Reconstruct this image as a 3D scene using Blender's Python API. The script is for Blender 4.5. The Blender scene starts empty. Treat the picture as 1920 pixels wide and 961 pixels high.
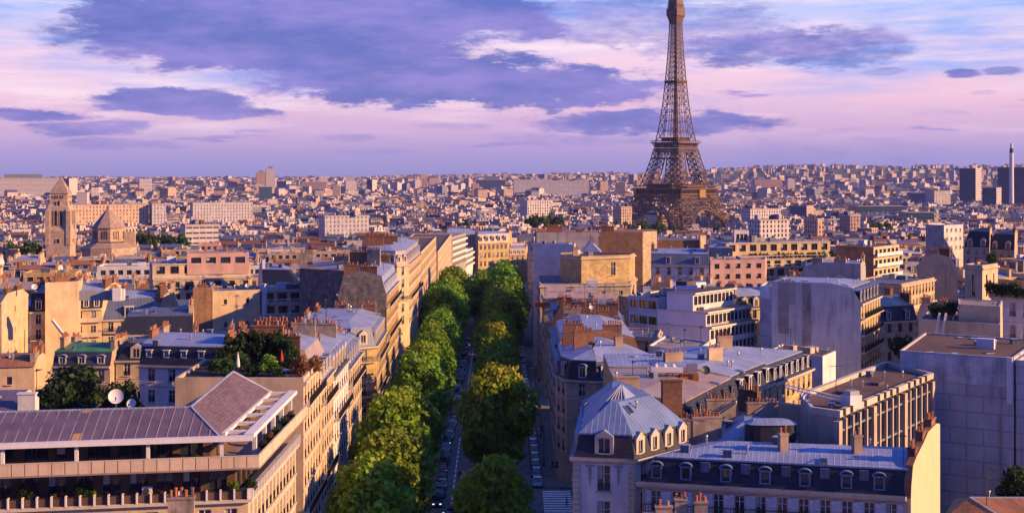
import bpy, bmesh, math, random
from mathutils import Vector, Matrix, noise
R = math.radians
scene = bpy.context.scene
COL = scene.collection
# ------------------------------------------------------------------ camera, sky, sun, exposure
F, EYE, HY = 2480.0, 52.0, 327.0          # focal length in photo pixels, eye height, horizon row
cam = bpy.data.objects.new('camera', bpy.data.cameras.new('camera'))
COL.objects.link(cam); scene.camera = cam
cam.location = (0, 0, EYE); cam.rotation_euler = (R(90), 0, 0)
cam.data.sensor_width = 36; cam.data.lens = F / 1920 * 36
cam.data.shift_y = -(480.5 - HY) / 1920
cam.data.clip_start = 1; cam.data.clip_end = 40000
SUN_AZ, SUN_EL = R(13), R(19)              # azimuth measured behind the +X axis
sdir = Vector((math.cos(SUN_EL) * math.cos(SUN_AZ), -math.cos(SUN_EL) * math.sin(SUN_AZ), math.sin(SUN_EL)))
sun = bpy.data.objects.new('sun', bpy.data.lights.new('sun', 'SUN'))
COL.objects.link(sun)
sun.data.energy = 5.0; sun.data.angle = R(0.6); sun.data.color = (1.0, 0.56, 0.21)
sun.rotation_euler = sdir.to_track_quat('Z', 'Y').to_euler()
scene.view_settings.view_transform = 'Standard'; scene.view_settings.look = 'None'
scene.view_settings.gamma = 1; scene.view_settings.use_curve_mapping = False
scene.view_settings.exposure = 1.08
scene.cycles.max_bounces = 6; scene.cycles.volume_bounces = 0; scene.cycles.transparent_max_bounces = 8

class S:
    """a shader socket with arithmetic"""
    def __init__(s, nt, k): s.nt, s.k = nt, k
    def op(s, o, *a):
        n = s.nt.nodes.new('ShaderNodeMath'); n.operation = o
        for i, v in enumerate((s,) + a):
            if isinstance(v, S): s.nt.links.new(v.k, n.inputs[i])
            else: n.inputs[i].default_value = v
        return S(s.nt, n.outputs[0])
    def __add__(s, o): return s.op('ADD', o)
    def __radd__(s, o): return s.op('ADD', o)
    def __sub__(s, o): return s.op('SUBTRACT', o)
    def __rsub__(s, o): return (s * -1) + o
    def __mul__(s, o): return s.op('MULTIPLY', o)
    def __rmul__(s, o): return s.op('MULTIPLY', o)
    def __truediv__(s, o): return s.op('DIVIDE', o)
    def smooth(s, a, b):
        n = s.nt.nodes.new('ShaderNodeMapRange'); n.interpolation_type = 'SMOOTHSTEP'
        s.nt.links.new(s.k, n.inputs[0]); n.inputs[1].default_value = a; n.inputs[2].default_value = b
        return S(s.nt, n.outputs[0])
def vec(nt, x, y, z):
    n = nt.nodes.new('ShaderNodeCombineXYZ')
    for i, v in enumerate((x, y, z)):
        if isinstance(v, S): nt.links.new(v.k, n.inputs[i])
        else: n.inputs[i].default_value = v
    return S(nt, n.outputs[0])
def noi(nt, v, scale, detail=4, rough=.55, out=0):
    n = nt.nodes.new('ShaderNodeTexNoise'); n.inputs['Scale'].default_value = scale
    n.inputs['Detail'].default_value = detail; n.inputs['Roughness'].default_value = rough
    if v is not None: nt.links.new(v.k, n.inputs['Vector'])
    return S(nt, n.outputs[out])
def mix(nt, f, a, b, mode='MIX'):
    n = nt.nodes.new('ShaderNodeMix'); n.data_type = 'RGBA'; n.blend_type = mode
    for i, v in ((0, f), (6, a), (7, b)):
        if isinstance(v, S): nt.links.new(v.k, n.inputs[i])
        elif i == 0: n.inputs[0].default_value = v
        else: n.inputs[i].default_value = tuple(v[:3]) + (1,)
    return S(nt, n.outputs[2])
def lin(r, g, b):
    return tuple(((c / 255) / 12.92 if c / 255 < .04045 else ((c / 255 + .055) / 1.055) ** 2.4) for c in (r, g, b))

def make_world():
    w = bpy.data.worlds.new('World'); scene.world = w; w.use_nodes = True
    nt = w.node_tree; nt.nodes.clear()
    out = nt.nodes.new('ShaderNodeOutputWorld'); bg = nt.nodes.new('ShaderNodeBackground')
    nt.links.new(bg.outputs[0], out.inputs[0]); bg.inputs[1].default_value = 0.1
    sky = nt.nodes.new('ShaderNodeTexSky'); sky.sky_type = 'NISHITA'; sky.sun_disc = False
    sky.sun_elevation = SUN_EL; sky.sun_rotation = R(90) + SUN_AZ; sky.altitude = 60
    sky.dust_density = 1.2; sky.ozone_density = 4.0
    tc = nt.nodes.new('ShaderNodeTexCoord'); sp = nt.nodes.new('ShaderNodeSeparateXYZ')
    nt.links.new(tc.outputs['Generated'], sp.inputs[0])
    x, y, z = (S(nt, sp.outputs[i]) for i in range(3))
    az = x.op('ARCTAN2', y) * (180 / math.pi); el = z.op('ARCSINE') * (180 / math.pi)
    K = 5.45
    def c(r, g, b): return tuple(v * K for v in lin(r, g, b))
    # gradient with height
    ramp = nt.nodes.new('ShaderNodeValToRGB'); cr = ramp.color_ramp
    stops = [(0, (140, 138, 196)), (.9, (166, 152, 202)), (1.9, (206, 172, 208)), (3.2, (236, 194, 214)),
             (5.0, (240, 206, 226)), (7.0, (188, 198, 242)), (10, (150, 178, 240)), (20, (110, 135, 226))]
    while len(cr.elements) < len(stops): cr.elements.new(.5)
    for e, (d, col) in zip(cr.elements, stops): e.position = d / 20; e.color = lin(*col) + (1,)
    nt.links.new((el / 20).op('MAXIMUM', 0.0).k, ramp.inputs[0])
    base = mix(nt, 1.0, S(nt, ramp.outputs[0]), (K, K, K), 'MULTIPLY')
    # high thin streaks, pale blue gaps
    v1 = vec(nt, az * .055, el * .42, 0.3)
    st = noi(nt, v1, 1.6, 5, .6).smooth(.44, .70)
    base = mix(nt, st * el.smooth(1.6, 5.5) * .9, base, c(112, 166, 242))
    v2 = vec(nt, az * .05, el * .55, 4.3)
    st2 = noi(nt, v2, 1.9, 6, .62).smooth(.47, .72)
    base = mix(nt, st2 * el.smooth(.8, 3) * .85, base, c(250, 226, 236))
    # clouds: (photo px, photo py, half width px, half height px, strength)
    wv = vec(nt, az * .30, el * 1.1, 1.7)
    n1 = (noi(nt, wv, 1.15, 10, .70) - .5) * 1.45
    wv2 = vec(nt, az * .30, el * 1.1, 7.7)
    n2 = (noi(nt, wv2, 1.15, 10, .70) - .5) * 1.45
    cl = [(520, 78, 390, 62, 1), (330, 40, 190, 50, 1), (760, 30, 330, 60, .95), (800, 150, 330, 48, .95), (1010, 162, 240, 40, .9),
          (340, 196, 165, 25, .82), (440, 214, 95, 15, .65), (60, 222, 120, 14, .74), (165, 246, 125, 15, .62), (215, 272, 120, 11, .48),
          (1190, 42, 280, 46, .50), (1450, 90, 250, 40, .62), (1560, 108, 150, 24, .5), (1230, 230, 270, 24, .72), (1080, 262, 170, 16, .4),
          (1630, 292, 300, 34, .30), (1810, 149, 34, 9, .7), (1878, 145, 34, 9, .6), (1660, 142, 50, 8, .4), (1760, 217, 60, 7, .35),
          (850, 236, 80, 7, .4), (650, 258, 60, 8, .4), (700, 285, 90, 8, .3), (1250, 178, 170, 22, .3), (1850, 182, 26, 5, .4)]
    m = None
    for px, py, rx, ry, s in cl:
        ca = math.degrees(math.atan((px - 960) / F)); ce = math.degrees(math.atan((HY - py) / F))
        ra = math.degrees(rx / F); re = math.degrees(ry / F)
        dx = (az + n1 * min(5.0, ra * 1.3) - ca) / ra; dy = (el + n2 * min(2.0, re * 2.2) - ce) / re
        d = (dx * dx + dy * dy).op('SQRT')
        k = d.smooth(1.3, .6) * s
        m = k if m is None else m.op('MAXIMUM', k)
    lo = noi(nt, vec(nt, az * .16, el * 1.5, 9.5), 1.3, 8, .64).smooth(.52, .74) * el.smooth(.5, 1.4) * el.smooth(5.2, 3.2) * .62
    m = m.op('MAXIMUM', lo)
    n3 = noi(nt, vec(nt, az * .8, el * 2.8, 5.5), 1.0, 10, .68) - .5
    m = (m * 1.12 + n3 * .8).smooth(.16, .88)
    tone = noi(nt, vec(nt, az * .13, el * .5, 2.2), 1.5, 6, .62).smooth(.32, .68)
    ccol = mix(nt, tone, c(80, 102, 182), c(140, 130, 206))
    col = mix(nt, m * .94, base, ccol)
    # away from the photographed part of the sky: Nishita sky out of view, tinted to turn the shade blue
    hi = mix(nt, 1.0, S(nt, sky.outputs[0]), (0.17, 0.38, 1.38), 'MULTIPLY')
    hi = mix(nt, noi(nt, S(nt, tc.outputs['Generated']), 2.5, 5).smooth(.4, .75) * .5, hi, c(70, 100, 220))
    zen = el.smooth(22, 75)
    hi = mix(nt, zen, mix(nt, 1.0, hi, (.66, .68, .72), 'MULTIPLY'), mix(nt, 1.0, hi, (5.2, 3.3, 1.55), 'MULTIPLY'))      # unseen zenith brightened and paled to light tree tops and roofs
    f = el.smooth(9, 22).op('MAXIMUM', (az.op('ABSOLUTE')).smooth(26, 45))
    col = mix(nt, f, col, hi)
    nt.links.new(col.k, bg.inputs[0])
make_world()

# ------------------------------------------------------------------ materials
MATS = {}
ALB = 0.71                                   # real stone and paint are darker than they look in full sun
KEEP = ('asphalt', 'paving', 'road paint', 'window glass', 'bark', 'city ground', 'lit headlamp', 'tree pit earth')
def mat(name, col, rough=.85, var=.18, vs=.35, pat=None, p=(1, 1), pc=(0, 0, 0), metal=0, bump=.3, stain=0, spec=.3, bv=.66, pm=1.0, fine=.10, emit=0):
    if name in MATS: return MATS[name]
    if name not in KEEP: col = tuple(x * ALB for x in col); pc = tuple(x * ALB for x in pc)
    m = bpy.data.materials.new(name); m.use_nodes = True; nt = m.node_tree
    b = nt.nodes['Principled BSDF']; b.inputs['Roughness'].default_value = rough; b.inputs['Metallic'].default_value = metal
    b.inputs['Specular IOR Level'].default_value = spec
    g = nt.nodes.new('ShaderNodeNewGeometry'); pos = S(nt, g.outputs['Position'])
    uvn = nt.nodes.new('ShaderNodeUVMap'); us = nt.nodes.new('ShaderNodeSeparateXYZ'); nt.links.new(uvn.outputs[0], us.inputs[0])
    u, v = S(nt, us.outputs[0]), S(nt, us.outputs[1])
    n = noi(nt, pos, vs, 5, .6).smooth(.25, .75)
    k = n * (2 * var) + (1 - var)
    if fine: k = k * (noi(nt, pos, 5.0, 3, .6) * (2 * fine) + (1 - fine))
    if stain:
        sv = vec(nt, u * 1.3, v * .10, 3.1)
        k = k * (1 - noi(nt, sv, 1.0, 5, .65).smooth(.48, .78) * stain)
    grey = nt.nodes.new('ShaderNodeCombineColor')
    for i in range(3): nt.links.new(k.k, grey.inputs[i])
    c = mix(nt, 1.0, col, S(nt, grey.outputs[0]), 'MULTIPLY')
    msk = None
    if pat == 'seam':
        fu = (u / p[0]).op('FRACT')
        msk = (fu - .5).op('ABSOLUTE').smooth(.5 - p[1], .5)
        panel = (u / p[0]).op('FLOOR')
        wn = nt.nodes.new('ShaderNodeTexWhiteNoise'); wn.noise_dimensions = '2D'
        nt.links.new(vec(nt, panel, (v / 3.1 + panel * .37).op('FLOOR'), 0).k, wn.inputs['Vector'])
        c = mix(nt, S(nt, wn.outputs[0]) * .30, c, tuple(x * .62 for x in col))
    elif pat == 'brick':
        bt = nt.nodes.new('ShaderNodeTexBrick'); bt.inputs['Scale'].default_value = 1
        bt.inputs['Brick Width'].default_value = p[0]; bt.inputs['Row Height'].default_value = p[1]
        bt.inputs['Mortar Size'].default_value = min(p) * .06; bt.inputs['Mortar Smooth'].default_value = .3
        nt.links.new(vec(nt, u, v, 0).k, bt.inputs['Vector'])
        bt.inputs['Color1'].default_value = (1, 1, 1, 1); bt.inputs['Color2'].default_value = (bv, bv * .97, bv * .94, 1); bt.inputs['Mortar'].default_value = (.8, .8, .8, 1)
        c = mix(nt, 1.0, c, S(nt, bt.outputs[0]), 'MULTIPLY')
        msk = S(nt, bt.outputs[1])
    elif pat == 'win':
        fu = ((u / p[0]).op('FRACT') - .5).op('ABSOLUTE'); fv = ((v / p[1]).op('FRACT') - .5).op('ABSOLUTE')
        msk = fu.smooth(.25, .2) * fv.smooth(.36, .31)
        wn = nt.nodes.new('ShaderNodeTexWhiteNoise'); wn.noise_dimensions = '2D'
        nt.links.new(vec(nt, (u / p[0]).op('FLOOR'), (v / p[1]).op('FLOOR'), 0).k, wn.inputs['Vector'])
        msk = msk * (S(nt, wn.outputs[0]).smooth(.05, .3) * .6 + .4)
    elif pat == 'strip':
        fv = ((v / p[1]).op('FRACT') - .5).op('ABSOLUTE'); fu = ((u / p[0]).op('FRACT') - .5).op('ABSOLUTE')
        msk = fv.smooth(.20, .16) * fu.smooth(.47, .44)
    if msk is not None: c = mix(nt, msk * pm, c, pc)
    nt.links.new(c.k, b.inputs['Base Color'])
    bp = nt.nodes.new('ShaderNodeBump'); bp.inputs['Strength'].default_value = bump; bp.inputs['Distance'].default_value = .05
    h = noi(nt, pos, 2.2, 4, .6)
    if msk is not None: h = h * .35 + (msk if pat == 'seam' else msk * -1.0)
    nt.links.new(h.k, bp.inputs['Height']); nt.links.new(bp.outputs[0], b.inputs['Normal'])
    if pat in ('win', 'strip'): nt.links.new((rough - msk * (rough - .18)).k, b.inputs['Roughness'])
    if emit:
        b.inputs['Emission Color'].default_value = (*col, 1); b.inputs['Emission Strength'].default_value = emit
    MATS[name] = m; return m
WG = (.035, .04, .06)
M = dict(
 cream=mat('cream stucco', (.66, .50, .31), stain=.3), white=mat('white paint', (.74, .72, .70), stain=.2), beige=mat('beige render', (.52, .41, .30), stain=.3),
 pink=mat('pink render', (.60, .38, .32), stain=.2), grey=mat('grey render', (.42, .40, .38), stain=.35), stone=mat('cut stone', (.60, .48, .32), pat='brick', p=(1.1, .5), pc=(.38, .3, .2), pm=.5, stain=.35),
 yellow=mat('yellow stone', (.66, .48, .22), pat='brick', p=(1.1, .5), pc=(.42, .3, .14), pm=.45, stain=.3), brick=mat('brown brick', (.34, .19, .10), pat='brick', p=(.5, .2), pc=(.36, .3, .24), pm=.5, stain=.4),
 rubble=mat('grey rubble stone', (.26, .23, .20), var=.4, vs=.9, pat='brick', p=(.7, .35), pc=(.16, .14, .12), pm=.6, stain=.4), brown=mat('brown render', (.42, .22, .10), var=.3, stain=.4),
 plaster=mat('stained plaster', (.48, .42, .38), var=.3, vs=.25, stain=.5), bluewhite=mat('white panels', (.76, .82, .92), pat='brick', p=(6, 2.9), pc=(.5, .5, .5), pm=.35, stain=.2),
 panel=mat('blank grey panels', (.56, .57, .62), pat='brick', p=(4.4, 2.2), pc=(.33, .33, .35), pm=.5, stain=.35, var=.14, bv=.93),
 zinc=mat('zinc roofing', (.30, .37, .55), rough=.55, metal=.1, var=.22, pat='seam', p=(.65, .09), pc=(.50, .54, .62), pm=.75, bump=.6, spec=.3),
 zincshade=mat('shade-tinted zinc roofing', (.17, .25, .44), rough=.55, metal=.1, var=.25, pat='seam', p=(.62, .09), pc=(.42, .48, .62), pm=.7, bump=.6, spec=.3), bwall=mat('bright white render', (.95, .98, 1.0), var=.07, stain=.12),  # first entry: zinc copy darkened and blued, a shaded slope put into its colour
 zincd=mat('dark zinc roofing', (.11, .14, .22), rough=.55, metal=.1, var=.25, pat='seam', p=(.7, .08), pc=(.28, .31, .40), pm=.6, bump=.6, spec=.5),
 zincw=mat('warm zinc roofing', (.44, .34, .28), rough=.5, metal=.2, var=.25, pat='seam', p=(.6, .09), pc=(.62, .52, .45), pm=.7, bump=.6, spec=.5),
 purple=mat('plum metal roofing', (.15, .115, .16), rough=.5, metal=.2, var=.22, vs=.5, spec=.4),
 tile=mat('plum roof tiles', (.19, .135, .165), rough=.7, var=.15, pat='brick', p=(.42, .34), pc=(.09, .05, .05), pm=.8, bump=.8),
 slate=mat('slate', (.030, .038, .066), rough=.6, var=.25, pat='brick', p=(.36, .28), pc=(.015, .018, .03), pm=.7, bump=.5, spec=.25),
 copper=mat('green copper roofing', (.06, .24, .10), rough=.6, var=.35, pat='seam', p=(.7, .07), pc=(.14, .36, .2), pm=.6),
 redroof=mat('red brown roofing', (.33, .15, .08), var=.3, stain=.4, pat='seam', p=(.6, .1), pc=(.2, .1, .06), pm=.5), asphalt_roof=mat('dark flat roofing', (.10, .08, .07), var=.35, vs=.25), gravel=mat('gravel flat roof', (.30, .26, .24), var=.3, vs=.5),
 brownroof=mat('brown felt roof', (.14, .085, .06), var=.3, vs=.2),
 stackr2=mat('sooty chimney brick', (.20, .095, .06), var=.35, pat='brick', p=(.4, .18), pc=(.16, .13, .1), pm=.4, stain=.6), stackp=mat('patched chimney plaster', (.34, .27, .22), var=.4, vs=.8, stain=.6),
 clay2=mat('blackened pots', (.18, .09, .06), var=.4), clay=mat('terracotta pots', (.48, .15, .06), var=.3), stack=mat('chimney render', (.42, .30, .21), var=.25, stain=.5), stackr=mat('chimney brick', (.34, .16, .09), pat='brick', p=(.4, .18), pc=(.3, .25, .2), pm=.4, stain=.4),
 glass=mat('window glass', (.022, .026, .04), rough=.07, var=.3, spec=.9, bump=.05, fine=0), frame=mat('window frame', (.68, .66, .64), rough=.6, var=.05), dframe=mat('dark window frame', (.05, .05, .06), rough=.5, var=.1),
 shut=mat('white shutters', (.66, .69, .74), var=.06, pat='brick', p=(2, .16), pc=(.35, .37, .42), pm=.6), curtain=mat('window curtain', (.45, .43, .40), var=.2), iron=mat('wrought iron', (.02, .02, .022), rough=.5, var=.1), trim=mat('stone trim', (.62, .53, .42), var=.15, stain=.25), wtrim=mat('white trim', (.78, .76, .74), var=.06, stain=.12),
 dark=mat('dark recess', (.03, .025, .022), var=.3), wood=mat('timber', (.20, .11, .06), var=.3), metal=mat('galvanised steel', (.45, .45, .47), rough=.4, metal=.6), dish=mat('dish enamel', (.75, .73, .70), var=.05), rust=mat('rusty steel', (.36, .14, .05), var=.4, vs=1.5), soil=mat('potting soil', (.05, .035, .02)), blue=mat('blue tarpaulin', (.03, .08, .5), var=.1), orange=mat('orange awning', (.75, .12, .03), var=.1), redcloth=mat('red cloth', (.6, .05, .03), var=.1), whitecloth=mat('white cloth', (.8, .78, .75), var=.06),
 farw=mat('far white walls', (.74, .67, .62), pat='win', p=(3.0, 3.1), pc=WG), farc=mat('far cream walls', (.66, .48, .34), pat='win', p=(2.7, 3.2), pc=WG), farp=mat('far pink walls', (.54, .36, .30), pat='win', p=(2.9, 3.1), pc=WG), farg=mat('far grey walls', (.26, .28, .36), pat='win', p=(3.3, 3.3), pc=WG), fars=mat('far banded walls', (.66, .60, .56), pat='strip', p=(4, 3.1), pc=(.10, .11, .16)),
 fard=mat('far dark glass walls', (.06, .11, .17), pat='strip', p=(3, 3.4), pc=(.03, .05, .10), rough=.35),
 fartan=mat('far tan walls', (.78, .56, .38), pat='win', p=(3.2, 3.6), pc=(.2, .13, .09), pm=.8), fargrid=mat('far pale grid walls', (.60, .56, .56), pat='win', p=(3.2, 3.3), pc=(.16, .16, .20), pm=.8), farplain=mat('far blank walls', (.62, .53, .48), stain=.3), fzinc=mat('far zinc', (.13, .15, .21), rough=.5, metal=.2, var=.3), fslate=mat('far slate', (.045, .05, .08), rough=.5, var=.3), fred=mat('far red tiles', (.22, .085, .05), var=.3), fflat=mat('far flat roofs', (.16, .13, .13), var=.4, vs=.08),
)
# ------------------------------------------------------------------ geometry helpers
rnd = random.Random(7)
def P(px, py, z):
    Y = F * (EYE - z) / (py - HY); return Vector(((px - 960) / F * Y, Y, z))
def PX(px, Y): return (px - 960) / F * Y
def PZ(py, Y): return EYE - (py - HY) * Y / F
def V2(p): return Vector((p[0], p[1]))
def new(name, data=None, loc=(0, 0, 0), rz=0, parent=None):
    o = bpy.data.objects.new(name, data); COL.objects.link(o); o.location = loc; o.rotation_euler = (0, 0, rz)
    if parent: o.parent = parent
    return o
LABELS = {}
def tag(o, label, cat, group=None):
    LABELS[label] = LABELS.get(label, 0) + 1
    o['label'] = label; o['category'] = cat
    if group: o['group'] = group
    return o
def thing(name, label, cat, loc=(0, 0, 0), rz=0, group=None):
    return tag(new(name, None, loc, rz), label, cat, group)
class MB:
    """collects faces and builds ONE mesh with metre-scaled UVs"""
    def __init__(s, *mats): s.v, s.f, s.m, s.mats = [], [], [], [M[m] if isinstance(m, str) else m for m in mats]
    def mi(s, m):
        if isinstance(m, str): m = M[m]
        if m not in s.mats: s.mats.append(m)
        return s.mats.index(m)
    def face(s, pts, m):
        k = len(s.v); s.v += [tuple(p) for p in pts]; s.f.append(tuple(range(k, k + len(pts)))); s.m.append(s.mi(m))
    def box(s, c, d, m, rz=0, top=None, bottom=True):
        """box with centre of its base c, full dims d"""
        ca, sa = math.cos(rz), math.sin(rz); x, y, z = c; a, b, h = d[0] / 2, d[1] / 2, d[2]
        q = [(x + ca * i * a - sa * j * b, y + sa * i * a + ca * j * b) for i, j in ((-1, -1), (1, -1), (1, 1), (-1, 1))]
        s.prism(q, z, z + h, m, top=top, bottom=bottom)
    def prism(s, poly, z0, z1, m, top=None, bottom=True):
        n = len(poly)
        for i in range(n):
            a, b = poly[i], poly[(i + 1) % n]
            s.face([(a[0], a[1], z0), (b[0], b[1], z0), (b[0], b[1], z1), (a[0], a[1], z1)], m)
        s.face([(p[0], p[1], z1) for p in poly], top or m)
        if bottom: s.face([(p[0], p[1], z0) for p in reversed(poly)], m)
    def ring(s, p0, z0, p1, z1, mats):
        n = len(p0)
        for i in range(n):
            j = (i + 1) % n; m = mats[i] if isinstance(mats, (list, tuple)) else mats
            q = [(p0[i][0], p0[i][1], z0), (p0[j][0], p0[j][1], z0), (p1[j][0], p1[j][1], z1), (p1[i][0], p1[i][1], z1)]
            if (Vector(q[2]) - Vector(q[3])).length < .02: q = q[:3]
            elif (Vector(q[0]) - Vector(q[1])).length < .02: q = q[1:]
            s.face(q, m)
    def beam(s, a, b, t, m, t2=None, up=(0, 0, 1)):
        a, b = Vector(a), Vector(b); d = (b - a)
        if d.length < 1e-4: return
        d.normalize(); u = Vector(up)
        if abs(d.dot(u)) > .97: u = Vector((1, 0, 0))
        x = d.cross(u).normalized() * (t / 2); y = x.cross(d).normalized() * ((t2 or t) / 2)
        A = [a - x - y, a + x - y, a + x + y, a - x + y]; B = [p + (b - a) for p in A]
        for i in range(4):
            j = (i + 1) % 4; s.face([A[j], A[i], B[i], B[j]], m)
        s.face(A, m); s.face(B[::-1], m)
    def lathe(s, prof, n, m, c=(0, 0), a0=0, a1=2 * math.pi):
        full = abs(a1 - a0 - 2 * math.pi) < 1e-6
        A = [a0 + (a1 - a0) * i / n for i in range(n + 1)]
        for (r0, z0), (r1, z1) in zip(prof, prof[1:]):
            for i in range(n):
                q = [(c[0] + r0 * math.cos(A[i]), c[1] + r0 * math.sin(A[i]), z0), (c[0] + r0 * math.cos(A[i + 1]), c[1] + r0 * math.sin(A[i + 1]), z0),
                     (c[0] + r1 * math.cos(A[i + 1]), c[1] + r1 * math.sin(A[i + 1]), z1), (c[0] + r1 * math.cos(A[i]), c[1] + r1 * math.sin(A[i]), z1)]
                if r1 < .001: q = q[:3]
                elif r0 < .001: q = [q[0], q[2], q[3]]
                s.face(q, m)
    def tube(s, pts, r, m, n=6):
        for a, b in zip(pts, pts[1:]): s.beam(a, b, r * 2, m)
    def mesh(s, name, origin=(0, 0, 0), smooth=False):
        me = bpy.data.meshes.new(name); ox, oy, oz = origin
        me.from_pydata([(x - ox, y - oy, z - oz) for x, y, z in s.v], [], s.f)
        for m in s.mats: me.materials.append(m)
        me.polygons.foreach_set('material_index', s.m)
        uv = []
        for f in s.f:
            p = [Vector(s.v[i]) for i in f]; n = Vector((0, 0, 0))
            for i in range(len(p)):
                n += p[i].cross(p[(i + 1) % len(p)])
            if n.length < 1e-9: n = Vector((0, 0, 1))
            n.normalize()
            if abs(n.z) > .985:
                e = max(((p[(i + 1) % len(p)] - p[i]) for i in range(len(p))), key=lambda q: q.length)
                t = Vector((e.x, e.y, 0)).normalized() if e.length > 1e-6 else Vector((1, 0, 0))
            else: t = Vector((-n.y, n.x, 0)).normalized()
            b = n.cross(t)
            uv += [c for q in p for c in (q.dot(t), q.dot(b))]
        l = me.uv_layers.new(name='UVMap'); l.data.foreach_set('uv', uv)
        if smooth: me.polygons.foreach_set('use_smooth', [True] * len(s.f))
        me.update(); return me
    def build(s, name, parent=None, origin=None, smooth=False):
        o = origin if origin is not None else (tuple(parent.location) if parent else (0, 0, 0))
        ob = new(name, s.mesh(name, o, smooth), (0, 0, 0) if parent else o, 0, parent)
        return ob
def struct(o): o['kind'] = 'structure'; return o

def inset(poly, offs):
    """offset each edge of a CCW polygon inwards by offs[i]"""
    n = len(poly); L = []
    for i in range(n):
        a, b = V2(poly[i]), V2(poly[(i + 1) % n]); d = (b - a).normalized(); L.append((a + Vector((-d.y, d.x)) * offs[i], d))
    out = []
    for i in range(n):
        (p, d), (q, e) = L[i - 1], L[i]; cr = d.x * e.y - d.y * e.x
        if abs(cr) < .02: out.append((q.x, q.y)); continue
        t = ((q.x - p.x) * e.y - (q.y - p.y) * e.x) / cr; out.append((p.x + d.x * t, p.y + d.y * t))
    return out
def faces_cam(a, b, lim=-.15):
    d = (V2(b) - V2(a)).normalized(); n = Vector((d.y, -d.x)); m = (V2(a) + V2(b)) / 2
    return n.dot(-m.normalized()) > lim

# ------------------------------------------------------------------ terrain
def ground_z(x, y):
    if y < 1300: z = 0 if y < 260 else -24 * (y - 260) / 990 if y < 1250 else -24
    else: z = -24
    r = math.hypot(x, y)
    if r > 2600 and y > 0:
        az = math.degrees(math.atan2(x, y))
        A = 40 + 18 * max(0, min(1, (az + 8) / 8)) + 52 * max(0, min(1, (az - 5) / 6))
        A += 9 * noise.noise(Vector((az * .35, 2.2, 0))) + 5 * noise.noise(Vector((az * 1.1, 8.2, 0)))
        t = max(0, min(1, (r - 2600) / 5200)); z += A * t * t * (3 - 2 * t)
        z += 10 * t * noise.noise(Vector((x * .0011, y * .0011, 3)))
    return z
def make_ground():
    b = MB(mat('city ground', (.13, .12, .12), var=.4, vs=.02)); radii = [0, 40, 100, 160, 220, 260] + [260 * 1.075 ** i for i in range(1, 55)]
    radii = [r for r in radii if r < 9000] + [9400]; nA = 180; ids = {}
    for i, r in enumerate(radii):
        for j in range(nA):
            a = 2 * math.pi * j / nA; x, y = r * math.sin(a), r * math.cos(a)
            ids[i, j] = len(b.v); b.v.append((x, y, ground_z(x, y) - .6))
    for i in range(len(radii) - 1):
        for j in range(nA):
            k = (j + 1) % nA
            b.f.append((ids[i, j], ids[i + 1, j], ids[i + 1, k], ids[i, k]) if i else (ids[0, 0], ids[1, j], ids[1, k])); b.m.append(0)
    nt = b.mats[0].node_tree; pb = nt.nodes['Principled BSDF']; src = S(nt, pb.inputs['Base Color'].links[0].from_socket); g = nt.nodes.new('ShaderNodeNewGeometry'); sp = nt.nodes.new('ShaderNodeSeparateXYZ'); nt.links.new(g.outputs['Position'], sp.inputs[0])
    wood = mix(nt, noi(nt, S(nt, g.outputs['Position']), .012, 6, .7).smooth(.4, .6), (.022, .040, .022), (.07, .085, .05)); nt.links.new(mix(nt, S(nt, sp.outputs[2]).smooth(8, 40), src, wood).k, pb.inputs['Base Color'])      # wooded hills above the city
    o = b.build('ground'); struct(o)
make_ground()

LX = lambda y: -22.5 - .012 * y        # line of house fronts left of the avenue
CX = lambda y: -6.9 - .013 * y         # dashed centre line
def strip(name, xa, xb, y0, y1, m, dz, h=0):
    b = MB(); n = max(1, int((y1 - y0) / 20)); ys = [y0 + (y1 - y0) * i / n for i in range(n + 1)]
    ys = sorted(set(ys + ([260] if y0 < 260 < y1 else [])))
    for a, c in zip(ys, ys[1:]):
        q = [(xa(a), a), (xb(a), a), (xb(c), c), (xa(c), c)]
        b.face([(x, y, ground_z(x, y) + dz) for x, y in q], m)
        if h:
            for u, w in ((q[0], q[3]), (q[1], q[2])):
                b.face([(u[0], u[1], ground_z(*u) + dz - h), (w[0], w[1], ground_z(*w) + dz - h), (w[0], w[1], ground_z(*w) + dz), (u[0], u[1], ground_z(*u) + dz)], m)
    return struct(b.build(name))
asph = mat('asphalt', (.12, .12, .135), var=.3, vs=.5, rough=.8); pave = mat('paving', (.19, .17, .155), var=.2, vs=.6, pat='brick', p=(1.2, .6), pc=(.1, .1, .1), pm=.4)
paint = mat('road paint', (.72, .72, .70), var=.25, vs=1.5); earth = mat('tree pit earth', (.10, .08, .05), var=.3)
strip('road', lambda y: LX(y) + 3, lambda y: 5.2 if y > 100 else 5.2, 60, 880, asph, -.12)
strip('pavement', lambda y: LX(y) - 4, lambda y: LX(y) + 3, 60, 880, pave, 0, .12)
strip('pavement', lambda y: CX(y) - 8.6, lambda y: CX(y) - 5.6, 60, 880, pave, 0, .12)
strip('pavement', lambda y: CX(y) + 5.2, lambda y: CX(y) + 8.4, 60, 880, pave, 0, .12)
strip('pavement', lambda y: 5.2, lambda y: 11, 220, 880, pave, 0, .12)
strip('pavement', lambda y: 5.2, lambda y: 14, 60, 200, pave, 0, .12)
strip('road', lambda y: 5.2, lambda y: 60, 200, 220, asph, -.11)
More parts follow.
